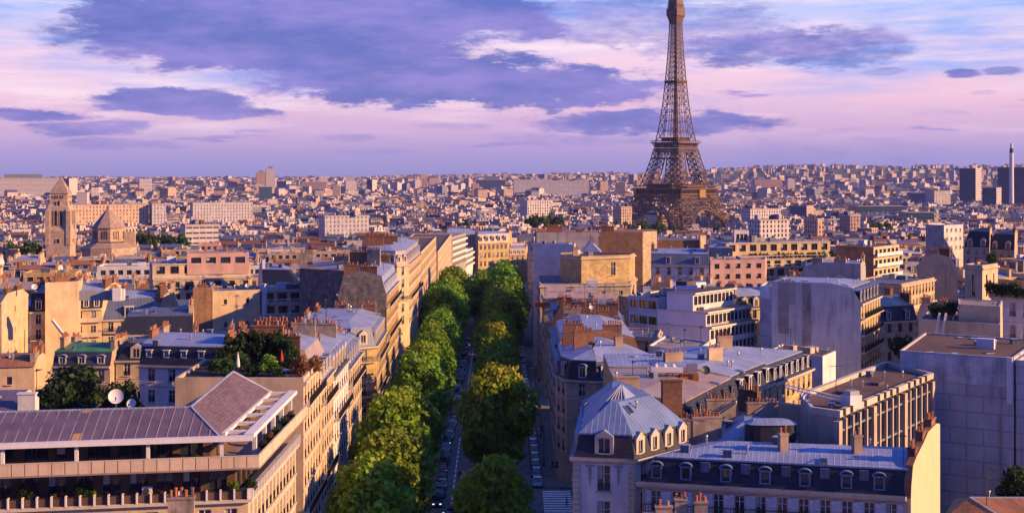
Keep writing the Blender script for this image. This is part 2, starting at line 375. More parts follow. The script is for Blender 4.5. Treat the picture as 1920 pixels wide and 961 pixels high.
def markings():
    b = MB()
    y = 150
    while y < 640:
        x = CX(y); b.box((x, y + 1.2, ground_z(x, y) - .116 + .004), (.22, 2.6, .006), paint); y += 3.9
    struct(b.build('lane_markings')); b = MB()
    for i in range(11):
        y = 202.2 + i * 1.55; b.box((7.3, y, -.106), (4.6, .85, .006), paint)
    struct(b.build('crosswalk')); b = MB()
    for yy in (418, 560):
        for i in range(9): b.box((CX(yy) - 4.2 + i * 1.05, yy, ground_z(0, yy) - .11), (.5, 3, .006), paint)
    struct(b.build('crosswalk'))
markings()

# ------------------------------------------------------------------ haze: the evening air
def make_haze():
    m = bpy.data.materials.new('haze air'); m.use_nodes = True; nt = m.node_tree; nt.nodes.clear()
    o = nt.nodes.new('ShaderNodeOutputMaterial'); v = nt.nodes.new('ShaderNodeVolumePrincipled')
    v.inputs['Color'].default_value = (.48, .54, .97, 1); v.inputs['Density'].default_value = 3.2e-5; v.inputs['Anisotropy'].default_value = 0.0
    nt.links.new(v.outputs[0], o.inputs['Volume'])
    b = MB(m); b.box((0, 0, -27), (19000, 19000, 335 + 27), m); ob = b.build('haze'); ob['kind'] = 'stuff'
    ob.data.materials.clear(); ob.data.materials.append(m)
make_haze()

# ------------------------------------------------------------------ the iron tower
def iron_tower():
    B = Vector((212, 1712, -24)); root = thing('lattice_tower', 'tall brown iron lattice tower on four splayed legs, rising far above the rooftops', 'tower', B, R(45))
    im = mat('tower iron', (.15, .078, .05), var=.15, vs=.05, rough=.6); dk = mat('tower iron shadowed plates', (.09, .045, .026), var=.2, vs=.1)  # dk: darker copy of the iron, shade put into its colour
    prof = [(0, 62.5), (20, 51.5), (40, 41.5), (57, 34.5), (75, 28.4), (95, 23.0), (116, 18.8), (140, 14.9), (165, 12.1), (196, 9.6), (230, 7.4), (260, 6.1), (284, 5.4), (300, 4)]
    lw = [(0, 25), (57, 16.5), (116, 10.6), (150, 9.6), (196, 9.6), (276, 6)]
    def ip(t, h):
        for (a, x), (b, y) in zip(t, t[1:]):
            if h <= b: return x + (y - x) * (h - a) / (b - a)
        return t[-1][1]
    def panel(b, c0, c1, t, diag, horiz=True):
        """four-sided lattice segment between two square rings of corners"""
        for i in range(4):
            j = (i + 1) % 4
            b.beam(c0[i], c1[i], t, im)
            if horiz: b.beam(c1[i], c1[j], t * .7, im)
            b.beam(c0[i], c1[j], diag, im); b.beam(c0[j], c1[i], diag, im)
    def sq(cx, cy, w, z): return [Vector((cx - w, cy - w, z)), Vector((cx + w, cy - w, z)), Vector((cx + w, cy + w, z)), Vector((cx - w, cy + w, z))]
    def leg(name, hs, t, d, sx, sy, parent):
        b = MB(im)
        for h0, h1 in zip(hs, hs[1:]):
            r = []
            for h in (h0, h1):
                W = ip(prof, h); w = ip(lw, h); c = W - w / 2; r.append(sq(sx * c, sy * c, w / 2, h))
            panel(b, r[0], r[1], t, d)
            # inner subdivision of each face
            for i in range(4):
                j = (i + 1) % 4; b.beam((r[0][i] + r[0][j]) / 2, (r[1][i] + r[1][j]) / 2, d * .8, im)
        b.build(name, parent, origin=(0, 0, 0))
    for sx, sy in ((1, 1), (1, -1), (-1, 1), (-1, -1)):
        b = MB(M['stone']); W = 50; b.box((sx * W, sy * W, -1), (27, 27, 4.5), 'stone'); b.build('pier', root, origin=(0, 0, 0))
        leg('leg', [3, 13, 23, 32, 40, 48, 54], 1.35, .62, sx, sy, root)
        leg('upper_leg', [60, 67, 74.5, 82, 89, 96, 103, 109], 1.25, .62, sx, sy, root)
    # arches
    for k in range(4):
        b = MB(im); Rm = Matrix.Rotation(k * math.pi / 2, 3, 'Z'); pr = None
        for i in range(25):
            a = math.pi * i / 24; zz = 3 + 28.5 * math.sin(a); x = 33.5 * math.cos(a); zo = 3 + 32.5 * math.sin(a); xo = 37 * math.cos(a)
            yy = -ip(prof, zz) - .3; yo = -ip(prof, zo) - .3
            p = (Rm @ Vector((x, yy, zz)), Rm @ Vector((xo, yo, zo)), Rm @ Vector((x, yy + 4, zz)))
            if pr:
                b.beam(pr[0], p[0], 1.3, im); b.beam(pr[1], p[1], 1.0, im); b.beam(p[0], p[1], .6, im); b.beam(pr[0], p[1], .5, im); b.beam(pr[2], p[2], 1, im); b.beam(p[0], p[2], .5, im)
            pr = p
        for i in range(-7, 8):       # spandrel lattice up to the gallery
            x = i * 5.0; zb = 3 + 32.5 * math.sqrt(max(0, 1 - (x / 37) ** 2))
            p0 = Rm @ Vector((x, -ip(prof, zb) - .2, zb)); p1 = Rm @ Vector((x, -ip(prof, 46) - .2, 46))
            if zb < 45: b.beam(p0, p1, .55, im)
        b.build('arch', root, origin=(0, 0, 0))
    def gallery(name, z0, z1, wi, wo, bays, slab, rail):
        b = MB(im)
        for k in range(4):
            Rm = Matrix.Rotation(k * math.pi / 2, 3, 'Z')
            def T(x, y, z): return Rm @ Vector((x, y, z))
            W0, W1 = wi, wo; zt = z1
            zs = [z0, z0 + (z1 - z0) * .33, z0 + (z1 - z0) * .62, z1]
            for z in zs: b.beam(T(-W0, -W0, z), T(W0, -W0, z), .9, im)
            for i in range(bays):
                xa = -W0 + 2 * W0 * i / bays; xb = -W0 + 2 * W0 * (i + 1) / bays
                for q in (0, 1):
                    b.beam(T(xa, -W0, zs[q]), T(xb, -W0, zs[q + 1]), .42, im); b.beam(T(xb, -W0, zs[q]), T(xa, -W0, zs[q + 1]), .42, im)
                b.beam(T(xa, -W0, zs[2]), T(xa, -W0, zs[3]), .55, im)
                b.beam(T(xa, -W0, zs[2] + 1), T(xa, -W1, zs[3]), .5, im)
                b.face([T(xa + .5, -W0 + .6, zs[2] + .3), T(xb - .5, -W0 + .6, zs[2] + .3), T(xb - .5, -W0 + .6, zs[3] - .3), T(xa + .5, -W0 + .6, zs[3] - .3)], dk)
        b.box((0, 0, z1), (2 * wo, 2 * wo, slab), im)
        for k in range(4):
            Rm = Matrix.Rotation(k * math.pi / 2, 3, 'Z')
            b.beam(Rm @ Vector((-wo, -wo, z1 + slab + rail)), Rm @ Vector((wo, -wo, z1 + slab + rail)), .5, im)
            for i in range(bays + 1):
                x = -wo + 2 * wo * i / bays; b.beam(Rm @ Vector((x, -wo, z1 + slab)), Rm @ Vector((x, -wo, z1 + slab + rail)), .35, im)
        b.build(name, root, origin=(0, 0, 0))
    gallery('first_platform', 42, 57, 37.6, 40.0, 18, 1.2, 3.2)
    b = MB(im)
    for k in range(4):
        Rm = Matrix.Rotation(k * math.pi / 2, 3, 'Z'); c = Rm @ Vector((0, -28.5, 0))
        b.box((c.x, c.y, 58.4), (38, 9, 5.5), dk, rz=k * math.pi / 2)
    b.build('pavilion', root, origin=(0, 0, 0))
    b = MB(mat('tower signboard', (.36, .22, .08), var=.2)); c = Vector((5, -39.2, 46.5)); b.box((c.x, c.y, c.z), (13, .8, 12), b.mats[0]); b.build('signboard', root, origin=(0, 0, 0))
    gallery('second_platform', 105, 116, 20.0, 23.0, 12, 1.4, 2.2)
    b = MB(im)
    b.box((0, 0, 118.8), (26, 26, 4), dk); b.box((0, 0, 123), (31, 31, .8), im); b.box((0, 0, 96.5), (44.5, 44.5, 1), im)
    b.build('second_pavilion', root, origin=(0, 0, 0))
    b = MB(im); hs = [118]
    while hs[-1] < 274: hs.append(hs[-1] + max(4.8, ip(prof, hs[-1]) * .78))
    for h0, h1 in zip(hs, hs[1:]):
        r = [sq(0, 0, ip(prof, h), h) for h in (h0, h1)]; t = .62 + .28 * (270 - h0) / 150
        for i in range(4):
            j = (i + 1) % 4; q0 = [r[0][i].lerp(r[0][j], f) for f in (0, .36, .64, 1)]; q1 = [r[1][i].lerp(r[1][j], f) for f in (0, .36, .64, 1)]
            b.beam(q0[0], q1[0], t * 1.25, im); b.beam(q0[1], q1[1], t * .7, im); b.beam(q0[2], q1[2], t * .7, im); b.beam(q1[0], q1[3], t * .6, im)
            for u in (0, 2):
                b.beam(q0[u], q1[u + 1], t * .55, im); b.beam(q0[u + 1], q1[u], t * .55, im)
            if ip(prof, h0) < 13:
                b.beam(q0[1], q1[2], t * .45, im); b.beam(q0[2], q1[1], t * .45, im)
    b.box((0, 0, 118), (2.6, 2.6, 150), dk)        # lift shaft
    b.box((0, 0, 194), (21, 21, 3), dk)
    b.build('spire', root, origin=(0, 0, 0))
    b = MB(im)
    b.lathe([(5.6 * 1.41, 270), (7.6 * 1.41, 279), (8.6 * 1.41, 281), (8.6 * 1.41, 290), (7.2 * 1.41, 290.5), (7.0 * 1.41, 297), (6.4 * 1.41, 303), (4, 309), (0, 314)], 4, im, a0=R(45), a1=R(405))
    for k in range(4):
        Rm = Matrix.Rotation(k * math.pi / 2, 3, 'Z')
        for i in range(7):
            x = -8 + 16 * i / 6; b.beam(Rm @ Vector((x, -8.6, 290)), Rm @ Vector((x * .9, -7.6, 296)), .35, im)
    b.build('third_platform', root, origin=(0, 0, 0))
    b = MB(im); b.beam((0, 0, 312), (0, 0, 331), 1.2, im); b.build('antenna', root, origin=(0, 0, 0))
iron_tower()
# ------------------------------------------------------------------ house kit
WMESH = {}
def window_mesh(w, h, st, k=0):
    """one window: frame, bars and glass; x across, -y outwards, z from the sill"""
    key = (round(w, 2), round(h, 2), st, k)
    if key in WMESH: return WMESH[key]
    b = MB('glass', 'frame'); f = 'dframe' if st in ('modern', 'dark') else 'frame'
    b.face([(-w / 2, .06, 0), (w / 2, .06, 0), (w / 2, .06, h), (-w / 2, .06, h)], 'glass')
    if k == 1: b.face([(-w / 2, .05, h * .45), (-w * .12, .05, h * .45), (-w * .12, .05, h), (-w / 2, .05, h)], 'curtain')
    if k == 2:
        for s in (-1, 1): b.face([(s * w * .31 - w * .17, .05, 0), (s * w * .31 + w * .17, .05, 0), (s * w * .31 + w * .17, .05, h), (s * w * .31 - w * .17, .05, h)], 'curtain')
    t = .09
    for x in (-w / 2 + t / 2, w / 2 - t / 2): b.box((x, 0, 0), (t, .1, h), f)
    for z in (0, h - t): b.box((0, 0, z), (w - 2 * t, .1, t), f)
    if st in ('french', 'shutter'):
        b.box((0, -.01, t), (.10, .09, h - 2 * t), f)
        for s in (-1, 1): b.box((s * w / 4, -.005, h * .66), (w / 2 - .2, .07, .06), f)
    if st in ('french', 'shutter', 'dark') and h > 1.7:
        for i in range(7): b.box((-w / 2 + .12 + i * (w - .24) / 6, -.17, 0), (.035, .035, .75), 'iron')
        b.box((0, -.17, .75), (w, .06, .06), 'iron')
    if st == 'shutter':
        for s in (-1, 1): b.box((s * (w * .5 + w * .27), -.27, 0), (w * .48, .05, h), 'shut')
    if st == 'modern': b.box((0, -.01, t), (.07, .09, h - 2 * t), f)
    if st != 'modern':
        b.box((0, -.30, -.12), (w + .3, .22, .12), 'trim')
    WMESH[key] = b.mesh('window'); return WMESH[key]
def facade(W, a, c, z0, z1, sp, root, wm, rg, off=(0, 0, 0)):
    a, c = V2(a), V2(c); L = (c - a).length; d = (c - a) / L; n = Vector((d.y, -d.x)); ang = math.atan2(d.y, d.x)
    def Q(u, z, dep=0): return (a.x + d.x * u - n.x * dep, a.y + d.y * u - n.y * dep, z)
    bay = sp.get('bay', 2.6); fh = sp.get('fh', 3.2); ww = sp.get('w', 1.15); wh = sp.get('h', 2.1); nf = sp.get('n', 4); st = sp.get('st', 'french'); hd = sp.get('hd', .55); m0, m1 = sp.get('mar', (.4, .4))
    nb = max(1, int((L - m0 - m1) / bay + .35)); bw = (L - m0 - m1) / nb; ww = min(ww, bw * .86)
    nf = min(nf, int((z1 - z0) / fh))
    rc = .24; count = sp.setdefault('_c', 0)
    if m0 > .01: W.face([Q(0, z1 - nf * fh), Q(m0, z1 - nf * fh), Q(m0, z1), Q(0, z1)], wm)
    if m1 > .01: W.face([Q(L - m1, z1 - nf * fh), Q(L, z1 - nf * fh), Q(L, z1), Q(L - m1, z1)], wm)
    for k in range(nf):
        t1 = z1 - k * fh; t0 = t1 - fh; h1 = t1 - hd; h0 = h1 - wh
        for i in range(nb):
            u0 = m0 + i * bw; u1 = u0 + bw; p0 = (u0 + u1 - ww) / 2; p1 = p0 + ww
            W.face([Q(u0, t0), Q(p0, t0), Q(p0, t1), Q(u0, t1)], wm); W.face([Q(p1, t0), Q(u1, t0), Q(u1, t1), Q(p1, t1)], wm)
            W.face([Q(p0, t0), Q(p1, t0), Q(p1, h0), Q(p0, h0)], wm); W.face([Q(p0, h1), Q(p1, h1), Q(p1, t1), Q(p0, t1)], wm)
            W.face([Q(p0, h0), Q(p0, h0, rc), Q(p0, h1, rc), Q(p0, h1)], wm); W.face([Q(p1, h0, rc), Q(p1, h0), Q(p1, h1), Q(p1, h1, rc)], wm)
            W.face([Q(p0, h0), Q(p1, h0), Q(p1, h0, rc), Q(p0, h0, rc)], wm); W.face([Q(p0, h1, rc), Q(p1, h1, rc), Q(p1, h1), Q(p0, h1)], wm)
            W.face([Q(p0, h0, rc), Q(p1, h0, rc), Q(p1, h1, rc), Q(p0, h1, rc)], 'dark')
            if st == 'mesh': W.m[-1] = W.mi('glass'); continue
            x, y, z = Q((p0 + p1) / 2, h0, rc - .08); o = root.location
            new('window', window_mesh(ww, wh, st, rg.choice((0, 0, 0, 1, 2)) if st != 'modern' else rg.choice((0, 0, 1))), (x - o[0], y - o[1], z - o[2]), ang, root)
        if sp.get('course') and k < nf:
            x0, x1 = Q(.05, t1 - fh + .02, -.01), Q(L - .05, t1 - fh + .02, -.01); W.beam(x0, x1, .16, 'trim', .22)
        if k in sp.get('bal', ()):
            b = MB('iron'); zb = h0 - .1; dep = sp.get('bd', .8)
            mid = Q(L / 2, zb - .18, -dep / 2); b.box(mid, (L - .3, dep, .18), sp.get('slab', 'trim'), ang)
            if sp.get('solid'):
                e = Q(L / 2, zb, -dep + .06); b.box(e, (L - .34, .1, .85), sp['solid'], ang)
            else:
                e = Q(L / 2, zb + .92, -dep + .06); b.box(e, (L - .34, .07, .07), 'iron', ang)
                nn = int(L / .28)
                for i in range(nn + 1):
                    u = .2 + (L - .4) * i / nn; e = Q(u, zb, -dep + .06); b.box(e, (.05, .05, .92), 'iron', ang, bottom=False)
            b.build('balcony', root)
    if z1 - nf * fh > z0 + .01: W.face([Q(0, z0), Q(L, z0), Q(L, z1 - nf * fh), Q(0, z1 - nf * fh)], wm)
CMESH = {}
def chimney(root, x, y, z0, z1, L, ang, m='stack', pots=5, th=.75):
    if m in ('stackr', 'stack'): m = random.Random(x * 7 + y).choice({'stackr': ('stackr', 'stackr2', 'stackp', 'stackr'), 'stack': ('stack', 'stackp', 'stack', 'stackr2')}[m])
    key = (round(z1 - z0, 1), round(L, 1), m, pots, round(th, 2))
    if key not in CMESH:
        rg = random.Random(str(key)); b = MB(m); h = z1 - z0; b.box((0, 0, 0), (L, th, h), m); b.box((0, 0, h), (L + .18, th + .18, .18), m)
        for i in range(pots):
            px = -L / 2 + L * (i + .5) / pots + rg.uniform(-.05, .05); ph = rg.choice((.45, .6, .8)); r = rg.uniform(.10, .14)
            b.lathe([(r, h + .18), (r * 1.05, h + .18 + ph * .85), (r * 1.35, h + .18 + ph * .87), (r * 1.2, h + .18 + ph), (0, h + .18 + ph)], 6, rg.choice(('clay', 'clay', 'clay2', 'rust', 'stackp')), (px, rg.uniform(-.08, .08)))
        CMESH[key] = b.mesh('chimney')
    p = Vector((0, 0, 0)); q = root
    while q: p += q.location; q = q.parent
    return new('chimney', CMESH[key], (x - p.x, y - p.y, z0 - p.z), ang, root)
DMESH = {}
def dormer_mesh(st, w, h, dep, sm):
    key = (st, w, h, dep, sm)
    if key in DMESH: return DMESH[key]
    b = MB(sm); fm = {'arch': 'zinc', 'ped': 'trim', 'flat': 'wtrim', 'hood': 'zincd', 'white': 'wtrim', 'zarch': 'zincshade'}[st]; y = 0
    b.prism([(-w / 2, .05), (w / 2, .05), (w / 2, dep), (-w / 2, dep)], 0, h, sm, top='zinc')
    j = .17
    for s in (-1, 1): b.box((s * (w / 2 - j / 2), -.02, 0), (j, .16, h), fm if st != 'arch' else 'frame')
    b.box((0, -.02, h - j), (w - 2 * j, .16, j), fm if st != 'arch' else 'frame'); b.box((0, -.03, 0), (w - 2 * j, .2, .12), fm if st != 'arch' else 'frame')
    b.face([(-w / 2 + j, .03, .12), (w / 2 - j, .03, .12), (w / 2 - j, .03, h - j), (-w / 2 + j, .03, h - j)], 'glass')
    if st != 'zarch': b.box((0, .0, .12), (.07, .05, h - j - .12), 'frame')
    if st in ('arch', 'hood', 'zarch'):
        n = 8; r = w / 2 + .14
        pr = [(r * math.cos(math.pi * i / n), h - .05 + r * .62 * math.sin(math.pi * i / n)) for i in range(n + 1)]
        for (xa, za), (xb, zb) in zip(pr, pr[1:]):
            b.face([(xa, -.22, za), (xb, -.22, zb), (xb, dep, zb), (xa, dep, za)][::-1], fm); b.face([(xa, -.22, za), (xb, -.22, zb), (xb * .82, -.22, (zb - h) * .78 + h), (xa * .82, -.22, (za - h) * .78 + h)], fm)
        b.face([(x * .82, -.08, (z - h) * .78 + h) for x, z in pr], sm)
    elif st == 'ped':
        o = w / 2 + .2; z1 = h + .1; z2 = h + .75
        b.box((0, .1, h), (w + .4, .5, .1), 'trim')
        b.face([(-o, -.15, z1), (o, -.15, z1), (0, -.15, z2)], 'trim'); b.face([(o, -.15, z1), (o, dep, z1), (0, dep, z2), (0, -.15, z2)], 'zinc'); b.face([(-o, dep, z1), (-o, -.15, z1), (0, -.15, z2), (0, dep, z2)], 'zinc')
        for s in (-1, 1): b.box((s * (w / 2 + .12), .05, 0), (.22, .3, h), 'trim')
    else: b.box((0, dep / 2 - .12, h), (w + .25, dep + .3, .1), 'zinc' if st == 'flat' else 'wtrim')
    DMESH[key] = b.mesh('dormer'); return DMESH[key]
HOUSES = []
def house(label, poly, ze, wall='cream', gz=None, roof='mansard', h1=3.0, o1=1.1, h2=1.2, o2=None, slope='slate', top='zinc', fac=None, party=(), dorm=None, chim='auto', cm='stack', seed=None, cat='building', name='apartment_building', group=None, cornice=True, parapet=.5, walls=None, roofbits=0, zfloor=None, seg=None):
    """a house over a CCW footprint; edge 0 is the front (left to right)"""
    rg = random.Random(seed if seed is not None else label); n = len(poly); poly = [tuple(p[:2]) for p in poly]
    cx, cy = sum(p[0] for p in poly) / n, sum(p[1] for p in poly) / n; g = ground_z(cx, cy) if gz is None else gz
    root = thing(name, label, cat, (cx, cy, g), 0, group); HOUSES.append((cx, cy, max(math.hypot(p[0] - cx, p[1] - cy) for p in poly), poly))
    fac = fac or {}; walls = walls or {}; W = MB(wall); z0 = g - 1.5
    for i in range(n):
        a, c = poly[i], poly[(i + 1) % n]; wm = walls.get(i, wall); sp = fac.get(i)
        if sp: facade(W, a, c, z0, ze, dict(sp), root, wm, rg)
        else: W.face([(*a, z0), (*c, z0), (*c, ze), (*a, ze)], wm)
    pe = [i in party for i in range(n)]; wms = [walls.get(i, wall) for i in range(n)]
    if cornice:
        po = inset(poly, [0.02 if pe[i] else -.38 for i in range(n)]); pm = inset(poly, [0.02 if pe[i] else -.12 for i in range(n)])
        W.ring(pm, ze - .55, po, ze - .3, 'trim'); W.ring(po, ze - .3, po, ze, 'trim'); W.face([(*p, ze) for p in po], 'zincd' if roof != 'flat' else 'trim')
    W.build('wall', root)
    Rf = MB(slope); zt = ze
    if roof == 'mansard':
        b0 = inset(poly, [.01 if pe[i] else .12 for i in range(n)])
        p1 = inset(poly, [.01 if pe[i] else o1 for i in range(n)]); z1 = ze + h1
        Rf.ring(b0, ze + .004, p1, z1, [wms[i] if pe[i] else slope for i in range(n)])
        wd = o2 if o2 is not None else 4.0; pk = inset(p1, [.01 if pe[i] else wd for i in range(n)]); z2 = z1 + h2
        lip = inset(p1, [.01 if pe[i] else -.12 for i in range(n)])
        Rf.ring(lip, z1 - .12, lip, z1 + .05, top); Rf.ring(lip, z1 + .05, pk, z2, [wms[i] if pe[i] else top for i in range(n)]); Rf.face([(*p, z2) for p in pk], top)
        zt = z2
    elif roof == 'hip':
        p1 = inset(poly, [.01 if pe[i] else -.25 for i in range(n)]); pk = inset(poly, [.01 if pe[i] else (o2 or 4) for i in range(n)]); zt = ze + h2
        Rf.ring(p1, ze + .004, pk, zt, [wms[i] if pe[i] else top for i in range(n)]); Rf.face([(*p, zt) for p in pk], top)
    elif roof == 'flat':
        pi = inset(poly, [.3] * n); Rf.ring(poly, ze + .003, poly, ze + parapet, wms); Rf.ring([*poly], ze + parapet, pi, ze + parapet, 'trim'); 
        Rf.ring(pi, ze + parapet, pi, ze + .12, wall); Rf.face([(*p, ze + .12) for p in pi], top); zt = ze + .12
    for _ in range(roofbits):
        i = rg.uniform(.25, .75); j = rg.uniform(.3, .7); q = V2(poly[0]).lerp(V2(poly[1]), i).lerp(V2(poly[-1]).lerp(V2(poly[2 % n]), i), j)
        ang = math.atan2(poly[1][1] - poly[0][1], poly[1][0] - poly[0][0]); Rf.box((q.x, q.y, zt - .6), (rg.uniform(.8, 2.6), rg.uniform(.8, 2), rg.uniform(1.2, 2.4)), rg.choice(['wtrim', 'grey', 'zincd', 'cream']), ang)
    rf = Rf.build('roof', root, origin=tuple(root.location))
    if dorm:
        for i, d in dorm.items():
            a, c = V2(poly[i]), V2(poly[(i + 1) % n]); L = (c - a).length; dd = (c - a) / L; nn = Vector((dd.y, -dd.x)); w, h = d.get('w', 1.3), d.get('h', 1.9)
            me = dormer_mesh(d.get('st', 'flat'), w, h, d.get('dep', o1 + .6), d.get('sm', slope)); k = d.get('n') or max(1, int(L / d.get('bay', 2.6)))
            fr = d.get('fr') or [(q + .5) / k for q in range(k)]
            for f in fr:
                p = a + dd * (L * f) - nn * d.get('in', .32); new('dormer', me, (p.x - cx, p.y - cy, ze + d.get('dz', .35) - g), math.atan2(dd.y, dd.x), rf)
    if chim == 'auto':
        for i in range(n):
            if not pe[i]: continue
            a, c = V2(poly[i]), V2(poly[(i + 1) % n]); L = (c - a).length; dd = (c - a) / L; nn = Vector((dd.y, -dd.x)); hi = zt if roof == 'flat' else ze + h1 + h2 if roof == 'mansard' else zt
            for f in ((.3, .68) if L > 9 else (.5,)):
                ln = min(rg.uniform(2.2, 3.8), L * .45); p = a + dd * (L * (f + rg.uniform(-.06, .06))) - nn * .48
                chimney(rf, p.x, p.y, ze - .5, hi + rg.uniform(.5, 1.3), round(ln * 2) / 2, math.atan2(dd.y, dd.x), cm, int(ln / .42))
    elif chim:
        for (x, y, zb, zt2, ln, ang, m, pots) in chim: chimney(rf, x, y, zb, zt2, ln, ang, m, pots)
    return root, rf
def quad(A, B, dep, skew=0):
    """footprint from a front edge A-B and a depth straight back (skew: sideways shift of the back)"""
    A, B = V2(A), V2(B); d = (B - A).normalized(); n = Vector((-d.y, d.x)) * dep + d * skew
    return [tuple(A), tuple(B), tuple(B + n), tuple(A + n)]
FR = dict(bay=2.5, fh=3.2, w=1.15, h=2.15, n=4, course=True)
def city_block(b, x, y, rz, w, d, z0, h, wm, rm, kind, rg):
    ca, sa = math.cos(rz), math.sin(rz)
    def T(u, v): return (x + ca * u - sa * v, y + sa * u + ca * v)
    q = [T(-w / 2, -d / 2), T(w / 2, -d / 2), T(w / 2, d / 2), T(-w / 2, d / 2)]; z1 = z0 + h
    for i in range(4):
        a, c = q[i], q[(i + 1) % 4]; b.face([(a[0], a[1], z0), (c[0], c[1], z0), (c[0], c[1], z1), (a[0], a[1], z1)], wm)
    if kind == 'flat':
        b.face([(p[0], p[1], z1) for p in q], rm)
        for _ in range(rg.randint(1, 2)):
            u, v = rg.uniform(-.3, .3) * w, rg.uniform(-.25, .25) * d; c = T(u, v); b.box((c[0], c[1], z1), (rg.uniform(2, .3 * w), rg.uniform(2, .3 * d), rg.uniform(1.5, 3.2)), 'farplain', rz, bottom=False)
    else:
        h1 = 3.0 if kind == 'mansard' else 0.2; o1 = 1.3 if kind == 'mansard' else .1
        p1 = inset(q, [o1, 0, o1, 0]); p2 = inset(p1, [(d - 2 * o1) * .48, 0] * 2); z2 = z1 + h1; z3 = z2 + d * .12
        b.ring(q, z1, p1, z2, [('fslate' if kind == 'mansard' else rm), wm, ('fslate' if kind == 'mansard' else rm), wm])
        b.ring(p1, z2, p2, z3, [rm, 'farplain', rm, 'farplain'])
        for s in (-1, 1):
            if rg.random() < .75:
                c = T(s * (w / 2 - .5), rg.uniform(-.2, .2) * d); b.box((c[0], c[1], z2 - .5), (.8, rg.uniform(2, 4), rg.uniform(2.5, 4)), rg.choice(['fred', 'farplain']), rz, bottom=False)
# ------------------------------------------------------------------ left of the avenue
def attic_block():
    """the modern-topped corner block in the left foreground"""
    A, B = (-66, 117.6), (-24.9, 124.8); C, D = (-24.6, 150.5), (-35.2, 150.5); Fl = (-36.2, 132.5); E = (-66, 130)
    poly = [A, B, C, D, Fl, E]; cx, cy = -40, 132
    root = thing('apartment_building', 'long cream block in the left foreground with plum metal roof, panelled balcony and pergola', 'building', (cx, cy, 0))
    HOUSES.append((cx, cy, 32, poly)); rg = random.Random(3)
    W = MB('cream'); zf = 21.2
    fr = dict(bay=2.35, fh=3.3, w=1.2, h=2.3, n=4, st='french', hd=.6, course=True)
    facade(W, A, B, -1, zf, fr, root, 'cream', rg); facade(W, B, C, -1, zf, dict(fr, bay=1.9, n=6), root, 'cream', rg)
    for a, c in ((C, D), (D, Fl), (Fl, E), (E, A)): W.face([(*a, -1), (*c, -1), (*c, zf), (*a, zf)], 'cream')
    po = inset(poly, [-.45, -.45, 0, 0, 0, 0]); W.prism(po, zf, zf + .3, 'trim'); W.build('wall', root)
    # recessed storey behind the planter rail
    W = MB('dark'); rp = inset(poly, [2.0, 1.6, .1, .1, .1, .1]); n = len(rp); z0, z1 = zf + .3, 24.5
    rec = mat('recessed wall with painted shade', (.12, .07, .05), var=.3)  # terrace shade put into the wall colour, close to black
    for i in range(n):
        a, c = rp[i], rp[(i + 1) % n]
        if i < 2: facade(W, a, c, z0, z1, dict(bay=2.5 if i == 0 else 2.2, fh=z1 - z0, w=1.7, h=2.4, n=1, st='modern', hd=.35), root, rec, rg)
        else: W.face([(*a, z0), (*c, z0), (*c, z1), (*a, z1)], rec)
    W.build('recessed_storey', root)
    # planter rail: posts and dark panels along the recessed terrace
    b = MB('iron'); post = MB('wtrim')
    for (a, c) in ((A, B), (B, C)):
        a, c = V2(a), V2(c); L = (c - a).length; d = (c - a) / L; nn = Vector((d.y, -d.x)); ang = math.atan2(d.y, d.x); k = int(L / (1.25 if a.x < -30 else .75))
        for i in range(k + 1):
            p = a + d * (L * i / k) + nn * .25; post.box((p.x, p.y, zf + .3), (.16, .5, .95), 'wtrim', ang)
            if i < k:
                q = p + d * (L / k / 2); b.box((q.x, q.y, zf + .35), (L / k - .16, .06, .7), rec, ang); b.box((q.x, q.y, zf + 1.08), (L / k, .12, .08), 'iron', ang)
    b.m += [b.mi('wtrim')] * len(post.m); k0 = len(b.v); b.v += post.v; b.f += [tuple(i + k0 for i in f) for f in post.f]; b.build('planter_rail', root)
    # panelled balcony
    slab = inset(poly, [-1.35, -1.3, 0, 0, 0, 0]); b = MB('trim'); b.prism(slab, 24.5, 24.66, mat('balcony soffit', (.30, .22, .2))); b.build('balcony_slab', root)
    b = MB('trim'); pan = mat('balcony panels', (.66, .50, .36), var=.12, stain=.35)
    for i, step in ((0, 1.16), (1, 25)):
        a, c = V2(slab[i]), V2(slab[i + 1]); L = (c - a).length; d = (c - a) / L; ang = math.atan2(d.y, d.x); nn = Vector((d.y, -d.x)); k = max(1, round(L / step))
        for j in range(k):
            q = a + d * (L * (j + .5) / k) - nn * .08; b.box((q.x, q.y, 24.66), (L / k - .07, .1, 1.08), pan, ang)
        q = (a + c) / 2 - nn * .16; b.box((q.x, q.y, 24.68), (L - .3, .04, 1.0), 'dark', ang); q = (a + c) / 2 - nn * .10; b.box((q.x, q.y, 25.745), (L - .05, .2, .06), 'trim', ang)
    b.build('balcony_panels', root)
    # attic storey: set-back dark glazing, white columns, white fascia, roof
    rp = inset(poly, [2.6, 4.0, .1, .1, .1, .1]); W = MB('dark')
    for i in range(n):
        a, c = rp[i], rp[(i + 1) % n]
        if i == 0: facade(W, a, c, 24.66, 27.0, dict(bay=2.8, fh=2.34, w=2.2, h=2.0, n=1, st='modern', hd=.2), root, rec, rg)
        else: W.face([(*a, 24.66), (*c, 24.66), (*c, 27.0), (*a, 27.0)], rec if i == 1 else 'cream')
    W.build('attic_wall', root)
    b = MB('wtrim')
    a, c = V2(A), V2(B); d = (c - a).normalized(); nn = Vector((d.y, -d.x)); L = (c - a).length; ang = math.atan2(d.y, d.x)
    for x in (-60, -53.3, -46.6, -40.2, -33.9, -27.3): 
        t = (x - a.x) / d.x; p = a + d * t; b.box((p.x, p.y, 24.66), (.32, .32, 2.35), 'wtrim', ang)
    for y in (128.5, 133.5, 138.5, 143.5, 149): b.box((-25.0, y, 24.66), (.4, .4, 2.35), 'wtrim')
    b.build('columns', root)
